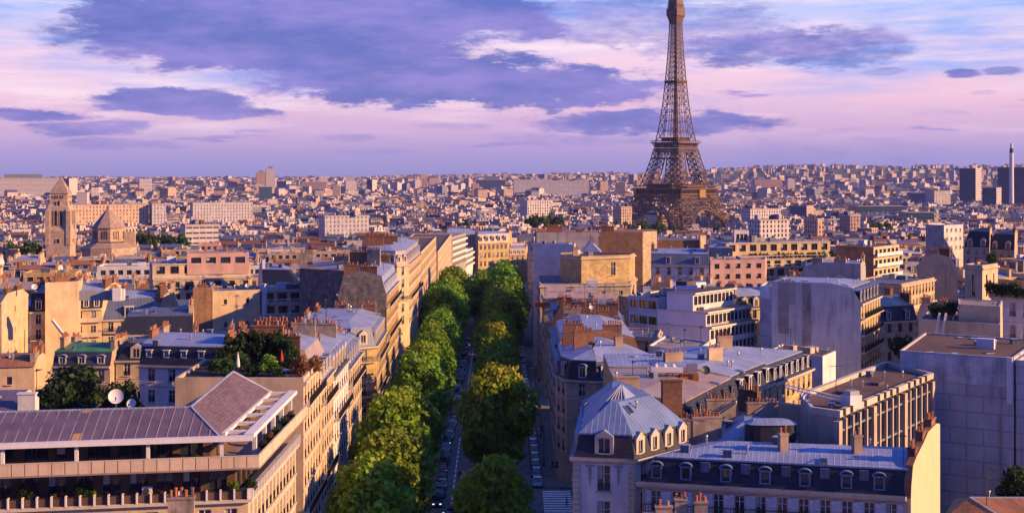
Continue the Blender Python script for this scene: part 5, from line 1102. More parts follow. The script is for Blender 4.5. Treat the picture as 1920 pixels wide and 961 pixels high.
T('long tan barrack-like building behind the two church roofs', 132, 276, 384, 1320, 20, 'fartan', .42, name='office_building', roof=5)
T('white extension at the right end of the long tan building', 277, 314, 383, 1330, 18, 'fargrid', .42, name='office_building')
T('low white grid-fronted building left of centre', 358, 472, 380, 1450, 18, 'fargrid', .42, name='office_building', roof=3)
T('banded white flats with roof trees right of the octagonal church roof', 336, 412, 422, 800, 16, 'fars', .42, name='apartment_slab', roof=3)
T('long white building with flat wings left of the avenue slabs', 597, 692, 405, 1050, 18, 'fargrid', .42, name='office_building', roof=6)
T('cream flats with dark windows in the middle distance right of centre', 975, 1032, 376, 1500, 20, 'farw', .42, name='apartment_slab', roof=3)
T('yellow-lit flats left of the iron tower', 1150, 1184, 388, 1400, 18, 'farc', .42, name='apartment_slab', roof=2)
T('white low flats with even windows at the foot of the iron tower', 1403, 1480, 413, 900, 14, 'farw', .42, name='apartment_slab', roof=4)
T('yellow ornate block at the right of the white low flats', 1511, 1541, 411, 950, 16, 'farc', .42, name='apartment_slab', roof=3)
T('pale domed-roof block beneath the dark banded office ring', 1578, 1610, 405, 1100, 16, 'farp', .3, name='apartment_slab', roof=3)
def stack():
    x, Y = PX(1896.5, 2250), 2250; root = thing('factory_chimney', 'tall white smokestack with dark band rising at the far right', 'chimney', (x, Y, ground_z(x, Y))); b = MB('farplain')
    zt = PZ(269, Y); b.lathe([(4.2, -26), (3.4, zt - 24), (3.3, zt - 16)], 14, 'wtrim', (x, Y)); b.lathe([(3.3, zt - 16), (3.2, zt - 8)], 14, 'fslate', (x, Y)); b.lathe([(3.2, zt - 8), (2.2, zt - 7), (2.0, zt), (0, zt)], 14, 'wtrim', (x, Y)); b.build('shaft', root)
stack()
# ------------------------------------------------------------------ the roofs in the middle distance: one object each
def in_poly(p, poly):
    x, y = p; r = False; n = len(poly)
    for i in range(n):
        (x0, y0), (x1, y1) = poly[i][:2], poly[(i + 1) % n][:2]
        if (y0 > y) != (y1 > y) and x < (x1 - x0) * (y - y0) / (y1 - y0) + x0: r = not r
    return r
LAND = [('the church tower', 113, 410), ('the octagonal church roof', 205, 435), ('the pink attic', 405, 515), ('the grey rubble party wall', 620, 500), ('the massed red chimney pots', 765, 470),
        ('the peach modern slabs', 825, 465), ('the yellow avenue-end building', 925, 455), ('the mottled pink party wall', 1060, 455), ('the broad brown brick wall', 1180, 455), ("the iron tower's foot", 1280, 425),
        ('the plant-filled terrace flats', 1470, 490), ('the windowless brown block', 1630, 490), ('the six-windowed white house', 1772, 445), ('the steep-roofed dark mansions', 1860, 440), ('the big blank grey gable', 1530, 600),
        ('the pale-piped stepped wall', 1800, 600), ('the lit left-edge gable', 20, 600), ('the big white dormer', 245, 590), ('the banded white flats', 375, 435), ('the long white winged building', 645, 415)]
ORD = ['nearest', 'second', 'third', 'fourth', 'fifth', 'sixth', 'seventh', 'eighth', 'ninth', 'tenth', 'eleventh', 'twelfth', 'thirteenth', 'fourteenth', 'fifteenth', 'sixteenth', 'seventeenth', 'eighteenth', 'nineteenth', 'twentieth'] + ['farthest'] * 60
STREETS = []
def free(q, m=1.0):
    c = (sum(p[0] for p in q) / 4, sum(p[1] for p in q) / 4); r = max(math.hypot(p[0] - c[0], p[1] - c[1]) for p in q)
    if c[1] < 880 and LX(c[1]) - 8 - 4 < c[0] < 7.5 + 9 and c[1] > 100: return False
    for zx, zy, zr in ZONES:
        if math.hypot(c[0] - zx, c[1] - zy) < zr + r * .6: return False
    for hx, hy, hr, poly in HOUSES:
        if math.hypot(c[0] - hx, c[1] - hy) > hr + r + m: continue
        if any(in_poly(p, poly) for p in q) or in_poly(c, poly) or any(in_poly(p, q) for p in poly): return False
        for i in range(4):
            a, b = V2(q[i]), V2(q[(i + 1) % 4])
            if any(in_poly(a.lerp(b, t), poly) for t in (.25, .5, .75)): return False
        for i in range(len(poly)):
            a, b = V2(poly[i][:2]), V2(poly[(i + 1) % len(poly)][:2])
            if any(in_poly(a.lerp(b, t), q) for t in (.25, .5, .75)): return False
    return True
def mid_city():
    rg = random.Random(11); cand = []
    for side, ang in ((-1, R(9)), (1, R(24))):
        ca, sa = math.cos(ang), math.sin(ang); v = -200
        while v < 900:
            dep = rg.uniform(10.5, 13.5); u = -600 + rg.uniform(0, 9)
            while u < 700:
                w = rg.uniform(10, 19); q = []
                for uu, vv in ((u, v), (u + w - .25, v), (u + w - .25, v + dep), (u, v + dep)): q.append((uu * ca - vv * sa, uu * sa + vv * ca + 150))
                u += w
                if rg.random() < .05: u += rg.uniform(6, 12)
                c = ((q[0][0] + q[2][0]) / 2, (q[0][1] + q[2][1]) / 2)
                if (c[0] + 8) * side < 0 or c[1] < 300 or c[1] > 1100: continue
                px = 960 + F * c[0] / c[1]
                if px < -420 or px > 2340: continue
                cand.append((c[1], q, px))
            v += dep + (rg.uniform(9, 14) if rg.random() < .45 else rg.uniform(1, 5))
    cand.sort(key=lambda t: t[0]); out = []; cnt = dict(townhouse=0, apartment_building=len([1 for o in COL.objects if o.name.startswith('apartment_building')])); rest = []
    for Y, q, px in cand:
        if not free(q): continue
        if px < -60 or px > 1980: rest.append((Y, q, 'townhouse')); continue
        kind = 'apartment_building' if rg.random() < .27 else 'townhouse'
        if cnt[kind] >= (255 if kind == 'townhouse' else 190): rest.append((Y, q, kind)); continue
        cnt[kind] += 1; out.append((Y, q, kind))
    items = []
    for Y, q, kind in out:
        c = ((q[0][0] + q[2][0]) / 2, (q[0][1] + q[2][1]) / 2); g = ground_z(*c); wall = rg.choice(['cream', 'cream', 'white', 'beige', 'beige', 'plaster', 'stone', 'pink' if rg.random() < .25 else 'white', 'yellow']); wn = {'plaster': 'dull pinkish', 'stone': 'stone', 'yellow': 'yellow stone'}.get(wall, wall)
        if kind == 'townhouse':
            ze = g + rg.uniform(17.5, 22.5); r = rg.choice(['m', 'm', 'm', 'h', 'h']); sl = rg.choice(['slate', 'slate', 'zincd', 'zincw']); tp = rg.choice(['zinc', 'zinc', 'zincw', 'zincd', 'redroof'])
            rn = ({'slate': 'slate mansard', 'zincd': 'dark zinc mansard', 'zincw': 'dun tin mansard'}[sl] if r == 'm' else 'low ' + {'zinc': 'grey zinc', 'zincw': 'dun tin', 'zincd': 'dark zinc', 'redroof': 'rusty red'}[tp] + ' roof')
            kw = dict(roof='mansard' if r == 'm' else 'hip', slope=sl, top=tp, h1=rg.uniform(2.4, 3.6), o1=rg.uniform(1, 1.6), h2=rg.uniform(.8, 1.8), o2=3.6, party=(1, 3), cm=rg.choice(['stackr', 'stack', 'stack', 'cream']))
            if r == 'm' and Y < 620: kw['dorm'] = {0: dict(st=rg.choice(['flat', 'arch', 'white', 'ped']), n=rg.randint(3, 5), w=1.2, h=1.8)}
        else:
            ze = g + rg.uniform(19, 27); tp = rg.choice(['gravel', 'asphalt_roof', 'gravel', 'redroof']); rn = {'gravel': 'flat gravel roof', 'asphalt_roof': 'dark flat roof', 'redroof': 'flat rusty roof'}[tp]
            kw = dict(roof='flat', top=tp, roofbits=rg.randint(2, 4), cornice=False, chim=None, parapet=rg.choice([.3, .7, 1.0]))
        items.append([q, ze, wall, wn, rn, kind, kw, c, Y])
    groups = {}
    for it in items:
        q, ze, wall, wn, rn, kind, kw, c, Y = it; px = 960 + F * c[0] / c[1]; py = HY + (EYE - ze) * F / c[1]
        L = min(LAND, key=lambda l: ((l[1] - px) ** 2 + (2.2 * (l[2] - py)) ** 2)); dx, dy = px - L[1], py - L[2]
        rel = ('left of ' if dx < 0 else 'right of ') if abs(dx) > 1.6 * abs(dy) else ('behind ' if dy < 0 else 'in front of ') if abs(dx) < 30 else (('behind-left of ' if dx < 0 else 'behind-right of ') if dy < 0 else ('below-left of ' if dx < 0 else 'below-right of '))
        it += [f'{wn} {"townhouse" if kind == "townhouse" else "block"} with {rn}', rel + L[0], math.hypot(dx, 2.2 * dy)]; groups.setdefault((it[9], it[10]), []).append(it)
    for (a, rel), its in groups.items():
        its.sort(key=lambda t: t[11])
        for k, it in enumerate(its):
            lab = f'{a}, ' + ('' if len(its) == 1 else ORD[k] + ' ') + rel
            it.append(lab if len(lab.split()) <= 16 else lab.replace('dull ', '').replace(' roof,', ','))
    for q, ze, wall, wn, rn, kind, kw, c, Y, a, rel, ds, lab in items:
        sp = dict(bay=rg.uniform(2.3, 3.0), fh=3.1, w=1.1 if kind == 'townhouse' else 1.6, h=1.9 if kind == 'townhouse' else 1.5, n=3, hd=.6, st='mesh', mar=(.5, .5)); k2 = dict(kw)
        fac = {0: sp}
        if kind != 'townhouse': fac[1] = dict(sp)
        house(lab, q, ze, wall, fac=fac, name=kind, group='roofs in the middle distance', seed=rg.random(), **k2)
    # what is left beyond the limit joins the uncountable mass
    b = MB()
    for Y, q, kind in rest:
        c = ((q[0][0] + q[2][0]) / 2, (q[0][1] + q[2][1]) / 2); w = math.hypot(q[1][0] - q[0][0], q[1][1] - q[0][1]); d = math.hypot(q[2][0] - q[1][0], q[2][1] - q[1][1]); rz = math.atan2(q[1][1] - q[0][1], q[1][0] - q[0][0]); g = ground_z(*c)
        k = rg.choice(['mansard', 'mansard', 'low', 'low', 'flat']); city_block(b, c[0], c[1], rz, w, d, g - 1, rg.uniform(18, 24) if k != 'flat' else rg.uniform(19, 27), rg.choice(['farw', 'farc', 'farp', 'farc', 'farplain', 'farg']), rg.choice(['fzinc', 'fzinc', 'fred', 'fslate']) if k != 'flat' else 'fflat', k, rg)
    if b.v: o = b.build('distant_roofs'); o['kind'] = 'stuff'
# ------------------------------------------------------------------ trees
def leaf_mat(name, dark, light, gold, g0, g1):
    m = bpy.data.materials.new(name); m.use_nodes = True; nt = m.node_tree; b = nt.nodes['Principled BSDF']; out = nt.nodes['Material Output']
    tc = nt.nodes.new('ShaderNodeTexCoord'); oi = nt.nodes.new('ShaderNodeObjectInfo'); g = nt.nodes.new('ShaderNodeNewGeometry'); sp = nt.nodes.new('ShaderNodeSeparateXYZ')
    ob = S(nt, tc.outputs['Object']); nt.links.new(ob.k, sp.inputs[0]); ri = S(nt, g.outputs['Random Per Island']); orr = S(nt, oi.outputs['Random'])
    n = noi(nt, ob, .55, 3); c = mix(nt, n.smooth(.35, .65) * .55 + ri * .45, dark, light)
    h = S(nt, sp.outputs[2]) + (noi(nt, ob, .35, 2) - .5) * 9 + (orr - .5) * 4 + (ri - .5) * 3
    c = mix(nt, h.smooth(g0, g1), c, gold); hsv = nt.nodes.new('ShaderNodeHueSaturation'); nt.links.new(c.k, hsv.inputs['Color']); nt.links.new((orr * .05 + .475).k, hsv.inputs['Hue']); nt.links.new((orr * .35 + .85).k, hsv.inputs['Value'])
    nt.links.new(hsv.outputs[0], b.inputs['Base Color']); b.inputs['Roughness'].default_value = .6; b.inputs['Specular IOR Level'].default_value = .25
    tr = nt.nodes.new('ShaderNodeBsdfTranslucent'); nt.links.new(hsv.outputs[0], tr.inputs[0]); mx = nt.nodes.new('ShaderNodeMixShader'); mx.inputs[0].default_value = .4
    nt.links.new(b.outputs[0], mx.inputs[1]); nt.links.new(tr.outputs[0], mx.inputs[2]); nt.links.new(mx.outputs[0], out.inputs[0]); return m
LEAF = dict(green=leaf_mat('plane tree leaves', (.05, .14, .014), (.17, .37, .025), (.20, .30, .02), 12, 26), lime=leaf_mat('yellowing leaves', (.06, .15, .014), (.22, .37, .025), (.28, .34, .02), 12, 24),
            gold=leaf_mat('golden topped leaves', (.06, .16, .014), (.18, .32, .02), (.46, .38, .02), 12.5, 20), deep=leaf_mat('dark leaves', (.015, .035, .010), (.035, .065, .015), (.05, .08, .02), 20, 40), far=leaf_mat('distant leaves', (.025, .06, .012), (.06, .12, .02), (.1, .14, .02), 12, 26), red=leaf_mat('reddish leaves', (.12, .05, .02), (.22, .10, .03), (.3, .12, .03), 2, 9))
bark = mat('bark', (.10, .075, .05), var=.3, vs=3)
def crown_mesh(seed, rx, z0, z1, n, size, m, lumps=16, pointed=.0):
    rg = random.Random(seed); v, f = [], []; L = []; cz = (z0 + z1) / 2; rz = (z1 - z0) / 2
    for i in range(lumps):
        t = (i + .5) / lumps; zz = 1 - 2 * t; a = i * 2.4 + rg.uniform(-.4, .4); rr = math.sqrt(max(0, 1 - zz * zz)); k = 1 - pointed * max(0, zz)
        L.append((Vector((rx * .70 * rr * k * math.cos(a), rx * .70 * rr * k * math.sin(a), cz + rz * .72 * zz)), rg.uniform(.24, .44) * rx))
    L.append((Vector((0, 0, cz)), rx * .52))
    tot = sum(r * r for _, r in L)
    for c, r in L:
        for _ in range(int(n * r * r / tot)):
            d = Vector((rg.gauss(0, 1), rg.gauss(0, 1), rg.gauss(0, 1))).normalized(); q = rg.uniform(.62, 1.08) if rg.random() < .85 else rg.uniform(1.05, 1.25)
            p = c + Vector((d.x, d.y, d.z * .9)) * r * q
            nn = (d * .7 + Vector((rg.gauss(0, .6), rg.gauss(0, .6), rg.gauss(0, .6) + .3))).normalized(); t = nn.orthogonal().normalized(); b = nn.cross(t); a = rg.uniform(0, 6.28); t, b = t * math.cos(a) + b * math.sin(a), b * math.cos(a) - t * math.sin(a); s = size * rg.uniform(.6, 1.25); k = len(v)
            v += [p - t * s - b * s * .1, p - b * s * .62, p + t * s, p + b * s * .62 + nn * s * .2]; f.append((k, k + 1, k + 2, k + 3))
    me = bpy.data.meshes.new('crown'); me.from_pydata([tuple(x) for x in v], [], f); me.materials.append(m); return me
def trunk_mesh(seed, h, r, rx):
    rg = random.Random(seed); b = MB(bark); pr = [(0, r * 1.25), (h * .25, r), (h * .7, r * .8), (h, r * .5)]; p0 = Vector((0, 0, -.3))
    pts = [Vector((rg.uniform(-.12, .12) * i, rg.uniform(-.12, .12) * i, z)) for i, (z, _) in enumerate(pr)]
    for i in range(3):
        for k in range(8):
            a0, a1 = k * math.pi / 4, (k + 1) * math.pi / 4; u = lambda j, a: (pts[j].x + pr[j][1] * math.cos(a), pts[j].y + pr[j][1] * math.sin(a), pts[j].z - (.3 if j == 0 else 0))
            b.face([u(i, a0), u(i, a1), u(i + 1, a1), u(i + 1, a0)], bark)
    for k in range(6):
        a = k * 1.05 + rg.uniform(-.3, .3); q = pts[2 + k % 2]; e = q + Vector((math.cos(a) * rx * .6, math.sin(a) * rx * .6, h * .45)); m = q.lerp(e, .5) + Vector((0, 0, -.4)); b.beam(q, m, r * .7, bark); b.beam(m, e, r * .4, bark)
    return b.mesh('trunk')
TT = {}
def tree(kind, name, label, loc, s=1, rz=0, group=None, sz=None):
    if kind not in TT: raise KeyError(kind)
    r = thing(name, label, 'tree', loc, rz, group); r.scale = (s, s, sz or s)
    for nm, me in (('trunk', TT[kind][0]), ('crown', TT[kind][1])): o = new(nm, me, (0, 0, 0), 0, r)
    return r
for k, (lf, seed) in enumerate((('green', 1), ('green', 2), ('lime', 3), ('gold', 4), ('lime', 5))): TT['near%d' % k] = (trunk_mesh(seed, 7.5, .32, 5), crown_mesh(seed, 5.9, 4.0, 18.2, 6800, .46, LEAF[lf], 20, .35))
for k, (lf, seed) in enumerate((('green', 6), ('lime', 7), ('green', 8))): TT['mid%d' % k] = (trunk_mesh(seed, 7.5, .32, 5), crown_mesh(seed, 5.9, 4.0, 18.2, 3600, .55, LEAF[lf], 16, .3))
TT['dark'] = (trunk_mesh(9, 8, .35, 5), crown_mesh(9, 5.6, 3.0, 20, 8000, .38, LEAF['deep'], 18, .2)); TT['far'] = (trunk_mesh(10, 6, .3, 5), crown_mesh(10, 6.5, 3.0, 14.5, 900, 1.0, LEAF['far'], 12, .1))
NUM = ['first', 'second', 'third', 'fourth', 'fifth', 'sixth', 'seventh', 'eighth', 'ninth', 'tenth', 'eleventh', 'twelfth', 'thirteenth', 'fourteenth', 'fifteenth', 'sixteenth', 'seventeenth', 'eighteenth', 'nineteenth', 'twentieth']
NUM += ['twenty-' + w for w in NUM[:9]] + ['thirtieth'] + ['thirty-' + w for w in NUM[:9]] + ['fortieth'] + ['forty-' + w for w in NUM[:9]] + ['fiftieth'] + ['fifty-' + w for w in NUM[:9]]
def avenue_trees():
    rg = random.Random(5); col = dict(near0='green', near1='green', near2='yellowing', near4='yellowing', near3='golden-topped', mid0='green', mid1='yellowing', mid2='green')
    spots = dict(left=[(160, 'near2', 1.0), (178, 'near4', .95), (193, 'near2', 1.05), (208, 'near3', 1.0), (223, 'near0', .85), (240, 'near1', 1.0), (256, 'near0', .92), (272, 'near4', .95), (289, 'near1', 1.0), (306, 'near0', .95), (324, 'near2', .95)],
                 right=[(166, 'near1', .88), (208, 'near3', 1.06), (234, 'near1', .74), (252, 'near0', .84), (272, 'near4', .8), (292, 'near1', .88), (318, 'near3', .92), (338, 'near0', .85)])
    for side in ('left', 'right'):
        L = list(spots[side]); y = L[-1][0] + 16
        while y < 545: L.append((y, rg.choice(['mid0', 'mid1', 'mid2', 'mid0']), rg.uniform(.9, 1.02) if y < 375 else rg.uniform(1.15, 1.32))); y += rg.uniform(13, 17) if y < 375 else rg.uniform(10, 14)
        for i, (y, kind, s) in enumerate(L):
            x = (CX(y) - 7.4 - max(0, min(1, (y - 340) / 90)) * 2.0 if side == 'left' else CX(y) + 7.3 + max(0, min(1, (y - 340) / 90)) * 3.2) + rg.uniform(-.5, .5)
            tree(kind, 'plane_tree', f'{col[kind]} plane tree, {NUM[i]} from the near end of the row {side} of the road', (x, y, ground_z(x, y) - .1), s, rg.uniform(0, 6), 'plane trees lining the avenue', s * rg.uniform(.98, 1.12) * (1 if y < 375 else .94) * (1.14 if side == 'right' and kind == 'near3' else 1))
avenue_trees()
for i, y in enumerate((470, 492, 514, 536)): tree('mid%d' % (i % 3), 'plane_tree', f'green plane tree standing mid-road where the two rows meet, {NUM[i]} from the near side', (CX(y) + 1.2 + (i % 2) * 1.5, y, ground_z(0, y) - .1), 1.12, i, 'plane trees lining the avenue')
tree('dark', 'courtyard_tree', 'large dark round tree in the courtyard behind the plum roof', (PX(138, 190), 190, 0), 1.28, 0, None, 1.30); tree('dark', 'courtyard_tree', 'smaller dark tree between the large courtyard tree and the white slate-roofed house', (PX(232, 196), 196, 0), .85, 1, None, 1.12)
tree('dark', 'courtyard_tree', 'dark tree at the right edge under the big blank wall', (PX(1916, 168), 168, 0), .78, 2, None, .78)
tree('near2', 'courtyard_tree', 'light green tree on the end terrace of the stepped white block', (PX(1392, 316), 316, 14.5), .42, 2); 
fk = 0
for (pa, pb, n, py, Y, nm) in ((985, 1050, 7, 402, 1250, 'left of the iron tower beyond the roofs'), (1145, 1250, 10, 416, 1230, "at the iron tower's left foot"), (1258, 1350, 8, 424, 1300, "below the iron tower's arch"), (1608, 1668, 6, 416, 1150, 'under the dark banded office ring'), (238, 345, 9, 437, 760, 'right of the octagonal church roof'), (860, 900, 4, 415, 1150, 'left of the yellow building closing the avenue'), (36, 66, 3, 455, 640, 'left of the church tower')):
    rg = random.Random(nm)
    for i in range(n):
        x = PX(pa + (pb - pa) * (i + .5) / n, Y) + rg.uniform(-2, 2); y = Y + rg.uniform(-8, 8); zt = PZ(py, Y) + rg.uniform(-1.5, 1.2); s = rg.uniform(.9, 1.2); ZONES.append((x, y, 7)); z = zt - 14.5 * s
        tree('far', 'broadleaf_tree', f'round green tree {nm}, {NUM[i]} from its left end', (x, y, ground_z(x, y)), s, rg.uniform(0, 6), 'far clumps of trees', (zt - ground_z(x, y)) / 14.5)
# ------------------------------------------------------------------ traffic and people
def paint_mat(n, c): return mat('car paint ' + n, c, rough=.25, var=.05, spec=.7, bump=0, fine=0)
PAINTS = dict(black=paint_mat('black', (.015, .015, .02)), silver=paint_mat('silver', (.45, .46, .48)), white=paint_mat('white', (.75, .75, .74)), **{'dark blue': paint_mat('dark blue', (.02, .05, .18)), 'dark red': paint_mat('dark red', (.22, .02, .02)), 'grey': paint_mat('grey', (.16, .17, .19)), 'pale blue': paint_mat('pale blue', (.28, .42, .62))})
tyre = mat('tyre rubber', (.02, .02, .02), var=.1); hub = mat('alloy wheel', (.5, .5, .52), rough=.4, metal=.7); lampm = mat('lit headlamp', (1.0, .93, .78), emit=.55, var=0, fine=0, bump=0); lampo = mat('headlamp glass', (.75, .78, .8), rough=.1, var=0); tailm = mat('tail lamp', (.5, .02, .01), rough=.2, var=0)
def loft(b, secs, m, cap=True):
    for s0, s1 in zip(secs, secs[1:]):
        n = len(s0)
        for i in range(n):
            j = (i + 1) % n; b.face([s0[i], s0[j], s1[j], s1[i]], m)
    if cap: b.face(secs[0][::-1], m); b.face(secs[-1], m)
CARM = {}
def car_meshes(style):
    if style in CARM: return CARM[style]
    van = style == 'van'; L = 4.7 if van else 4.2; hb = .86 if not van else 1.0; ht = 1.45 if not van else 2.05
    body = MB(PAINTS['black'])
    def sec(x, zb, zt, w): return [(-w * .92, x, zb), (w * .92, x, zb), (w, x, zb + .22), (w * .96, x, zt - .06), (w * .82, x, zt), (-w * .82, x, zt), (-w * .96, x, zt - .06), (-w, x, zb + .22)]
    k = L / 4.2
    loft(body, [sec(-2.1 * k, .34, .62, .70), sec(-1.95 * k, .24, .72, .82), sec(-1.0 * k, .2, hb, .87), sec(0, .2, hb + .02, .88), sec(1.4 * k, .2, hb + .02, .87), sec(1.98 * k, .25, hb - .04, .82), sec(2.1 * k, .36, hb - .16, .72)], PAINTS['black'])
    g = MB('glass'); x0, x1, x2, x3 = (-1.25 * k, -.45 * k, 1.05 * k, 1.85 * k) if style == 'hatchback' else (-1.2 * k, -.4 * k, .85 * k, 1.5 * k) if style == 'saloon' else (-1.75 * k, -1.1 * k, 1.95 * k, 2.05 * k)
    def cab(x, w, z): return [(-w, x, z), (w, x, z)]
    lo = [(-.80, x0), (.80, x0), (.80, x3), (-.80, x3)]; hi = [(-.60, x1), (.60, x1), (.60, x2), (-.60, x2)]
    g.ring(lo, hb - .02, hi, ht - .05, 'glass'); g.face([(*p, ht - .05) for p in hi], 'glass')
    r = inset(hi, [-.06, -.04, -.06, -.04]); body.prism(r, ht - .05, ht, PAINTS['black'])
    for (u, v) in zip(lo, hi): body.beam((u[0] * 1.01, u[1], hb - .03), (v[0] * 1.02, v[1], ht - .03), .07, PAINTS['black'])
    for s in (-1, 1): body.beam((s * .815, (x0 + x3) / 2 - .1, hb - .02), (s * .615, (x1 + x2) / 2 - .1, ht - .03), .07, PAINTS['black'])
    if van:
        for s in (-1, 1): body.face([(s * .82, 0, hb), (s * .82, x3 - .1, hb), (s * .63, x2 - .1, ht - .04), (s * .63, 0, ht - .04)], PAINTS['black'])
    w = MB(tyre, hub)
    for a, b_ in ((0, 1),):
        n = 14; R0 = .31
        for i in range(n):
            t0, t1 = 2 * math.pi * i / n, 2 * math.pi * (i + 1) / n; f = lambda t, r, x: (x, r * math.cos(t), r * math.sin(t))
            w.face([f(t0, R0, -.1), f(t1, R0, -.1), f(t1, R0, .1), f(t0, R0, .1)], tyre)
            for x in (-.1, .1): w.face([f(t0, R0, x), f(t1, R0, x), f(t1, .2, x * 1.05), f(t0, .2, x * 1.05)], tyre); w.face([f(t0, .2, x * 1.05), f(t1, .2, x * 1.05), f(0, 0, x * .9)], hub)
    h = MB(lampm); h.box((0, 0, -.08), (.34, .10, .17), lampm); h2 = MB(lampo); h2.box((0, 0, -.08), (.34, .10, .17), lampo); t = MB(tailm); t.box((0, 0, -.1), (.26, .08, .22), tailm)
    CARM[style] = (body.mesh('body'), g.mesh('window'), w.mesh('wheel'), h.mesh('headlight'), h2.mesh('headlight'), t.mesh('taillight'), k, hb); return CARM[style]
PB = {}
def car(style, colour, label, x, y, rz, lit, group):
    bd, gl, wh, hl, ho, tl, k, hb = car_meshes(style); r = thing('parked_car' if not lit else 'car', label, 'car', (x, y, ground_z(x, y) - .12), rz, group)
    if (style, colour) not in PB: m = bd.copy(); m.materials[0] = PAINTS[colour]; PB[style, colour] = m
    new('body', PB[style, colour], (0, 0, 0), 0, r); new('window', gl, (0, 0, 0), 0, r)
    for sx in (-1, 1):
        for yy in (-1.3, 1.3): new('wheel', wh, (sx * .80, yy * k, .31), 0, r)
        new('headlight', hl if lit else ho, (sx * .55, -2.06 * k, .62), 0, r); new('taillight', tl, (sx * .60, 2.07 * k, hb - .22), 0, r)
    return r
def traffic():
    rg = random.Random(8); y = 204; i = 0; cols = ['dark blue', 'black', 'silver', 'black', 'dark red', 'black', 'grey', 'pale blue', 'black', 'silver', 'black', 'white', 'grey', 'black', 'silver', 'dark blue', 'black', 'white']
    car('hatchback', 'dark blue', 'dark blue car turning across the road at the bottom edge, nearest of all', CX(203) + 1.0, 202.5, R(-48), True, None)
    y = 209
    while y < 460:
        c = cols[i % len(cols)]; st = ['saloon', 'hatchback', 'hatchback', 'van' if i % 9 == 4 else 'saloon'][i % 4]
        car(st, c, f'{c} {st}, {NUM[i]} from the front of the queue left of the dashed line', CX(y) - 2.1 + rg.uniform(-.25, .25), y, R(rg.uniform(-3, 3)), i % 4 == 0, 'cars queueing on the avenue')
        y += rg.uniform(5.4, 6.6) if y < 410 else rg.uniform(8, 18); i += 1
    y = 222; i = 0
    while y < 420:
        c = rg.choice(list(PAINTS)); car(rg.choice(['saloon', 'hatchback']), c, f'{c} car parked in the service lane right of the trees, {NUM[i]} from the crosswalk', 4.3 - .006 * (y - 222) * 1.2, y, R(rg.uniform(-3, 3)), False, 'cars parked in the right service lane'); y += rg.uniform(5.3, 7); i += 1
    y = 288; i = 0
    while y < 420:
        c = rg.choice(list(PAINTS)); car(rg.choice(['saloon', 'hatchback']), c, f'{c} car parked in the left service lane, {NUM[i]} beyond the side street', LX(y) + 4.2, y, R(rg.uniform(-3, 3)), False, 'cars parked in the left service lane'); y += rg.uniform(6, 11); i += 1
    car('van', 'pale blue', 'pale blue roofed van half hidden between two trees right of the road', CX(238) + 4.2, 236, R(180), False, None); car('van', 'white', 'white van beyond the pale blue one between the right-hand trees', CX(246) + 4.4, 246, R(180), False, None)
    car('saloon', 'silver', 'silver car driving away up the open right lane', CX(430) + 2.2, 430, R(180), True, None); car('hatchback', 'white', 'white car driving away near the far crossing', CX(405) + 2.0, 398, R(180), True, None)
traffic()
def person_mesh(pose, cloth, legs, hair, skin=(.55, .33, .22)):
    J = dict(pel=(0, 0, .95), ch=(0, .02, 1.32), nk=(0, .01, 1.48), hd=(0, -.01, 1.62), tp=(0, 0, 1.74))
    for s, n in ((-1, 'l'), (1, 'r')):
        if pose == 'ride': J.update({n + 'h': (s * .11, -.02, .88), n + 'k': (s * .22, -.40, .80), n + 'a': (s * .22, -.25, .38), n + 'f': (s * .22, -.40, .32), n + 's': (s * .19, 0, 1.42), n + 'e': (s * .30, -.24, 1.20), n + 'w': (s * .32, -.50, 1.16)})
        else:
            q = .16 * s; J.update({n + 'h': (s * .10, 0, .90), n + 'k': (s * .11, -q - .05, .50), n + 'a': (s * .11, -q + .08, .09), n + 'f': (s * .12, -q - .08, .04), n + 's': (s * .19, 0, 1.42), n + 'e': (s * .25, q * .6 + .02, 1.14), n + 'w': (s * .25, q - .06, .88)})
    if pose == 'ride':
        J['ch'] = (0, -.06, 1.30); J['nk'] = (0, -.08, 1.46); J['hd'] = (0, -.11, 1.60); J['tp'] = (0, -.10, 1.73)
    E = [('pel', 'ch'), ('ch', 'nk'), ('nk', 'hd'), ('hd', 'tp')] + [e for n in 'lr' for e in (('pel', n + 'h'), (n + 'h', n + 'k'), (n + 'k', n + 'a'), (n + 'a', n + 'f'), ('ch', n + 's'), (n + 's', n + 'e'), (n + 'e', n + 'w'))]
    rad = dict(pel=.15, ch=.15, nk=.06, hd=.105, tp=.07); rn = dict(h=.10, k=.065, a=.045, f=.045, s=.075, e=.048, w=.036)
    ks = list(J); me = bpy.data.meshes.new('person'); me.from_pydata([J[k] for k in ks], [(ks.index(a), ks.index(b)) for a, b in E], [])
    o = bpy.data.objects.new('tmp', me); COL.objects.link(o); sk = o.modifiers.new('s', 'SKIN'); sub = o.modifiers.new('u', 'SUBSURF'); sub.levels = 1; sub.render_levels = 1
    for i, k in enumerate(ks): r = rad[k] if k in rad else rn[k[1]]; me.skin_vertices[0].data[i].radius = (r, r); me.skin_vertices[0].data[i].use_root = k == 'pel'
    dg = bpy.context.evaluated_depsgraph_get(); out = bpy.data.meshes.new_from_object(o.evaluated_get(dg)); bpy.data.objects.remove(o)
    ms = [mat('coat ' + str(cloth), cloth, var=.1), mat('trousers ' + str(legs), legs, var=.1), mat('skin', skin, var=.05), mat('hair ' + str(hair), hair, var=.1)]; out.materials.clear()
    for m in ms: out.materials.append(m)
    for p in out.polygons:
        z = p.center.z; p.use_smooth = True; p.material_index = 3 if z > 1.66 or (z > 1.54 and p.center.y > .0) else 2 if z > 1.47 else 0 if z > .93 else 1
    if pose == 'ride':
        for p in out.polygons:
            if p.center.y < -.47 and p.center.z > 1.05: p.material_index = 2
    return out
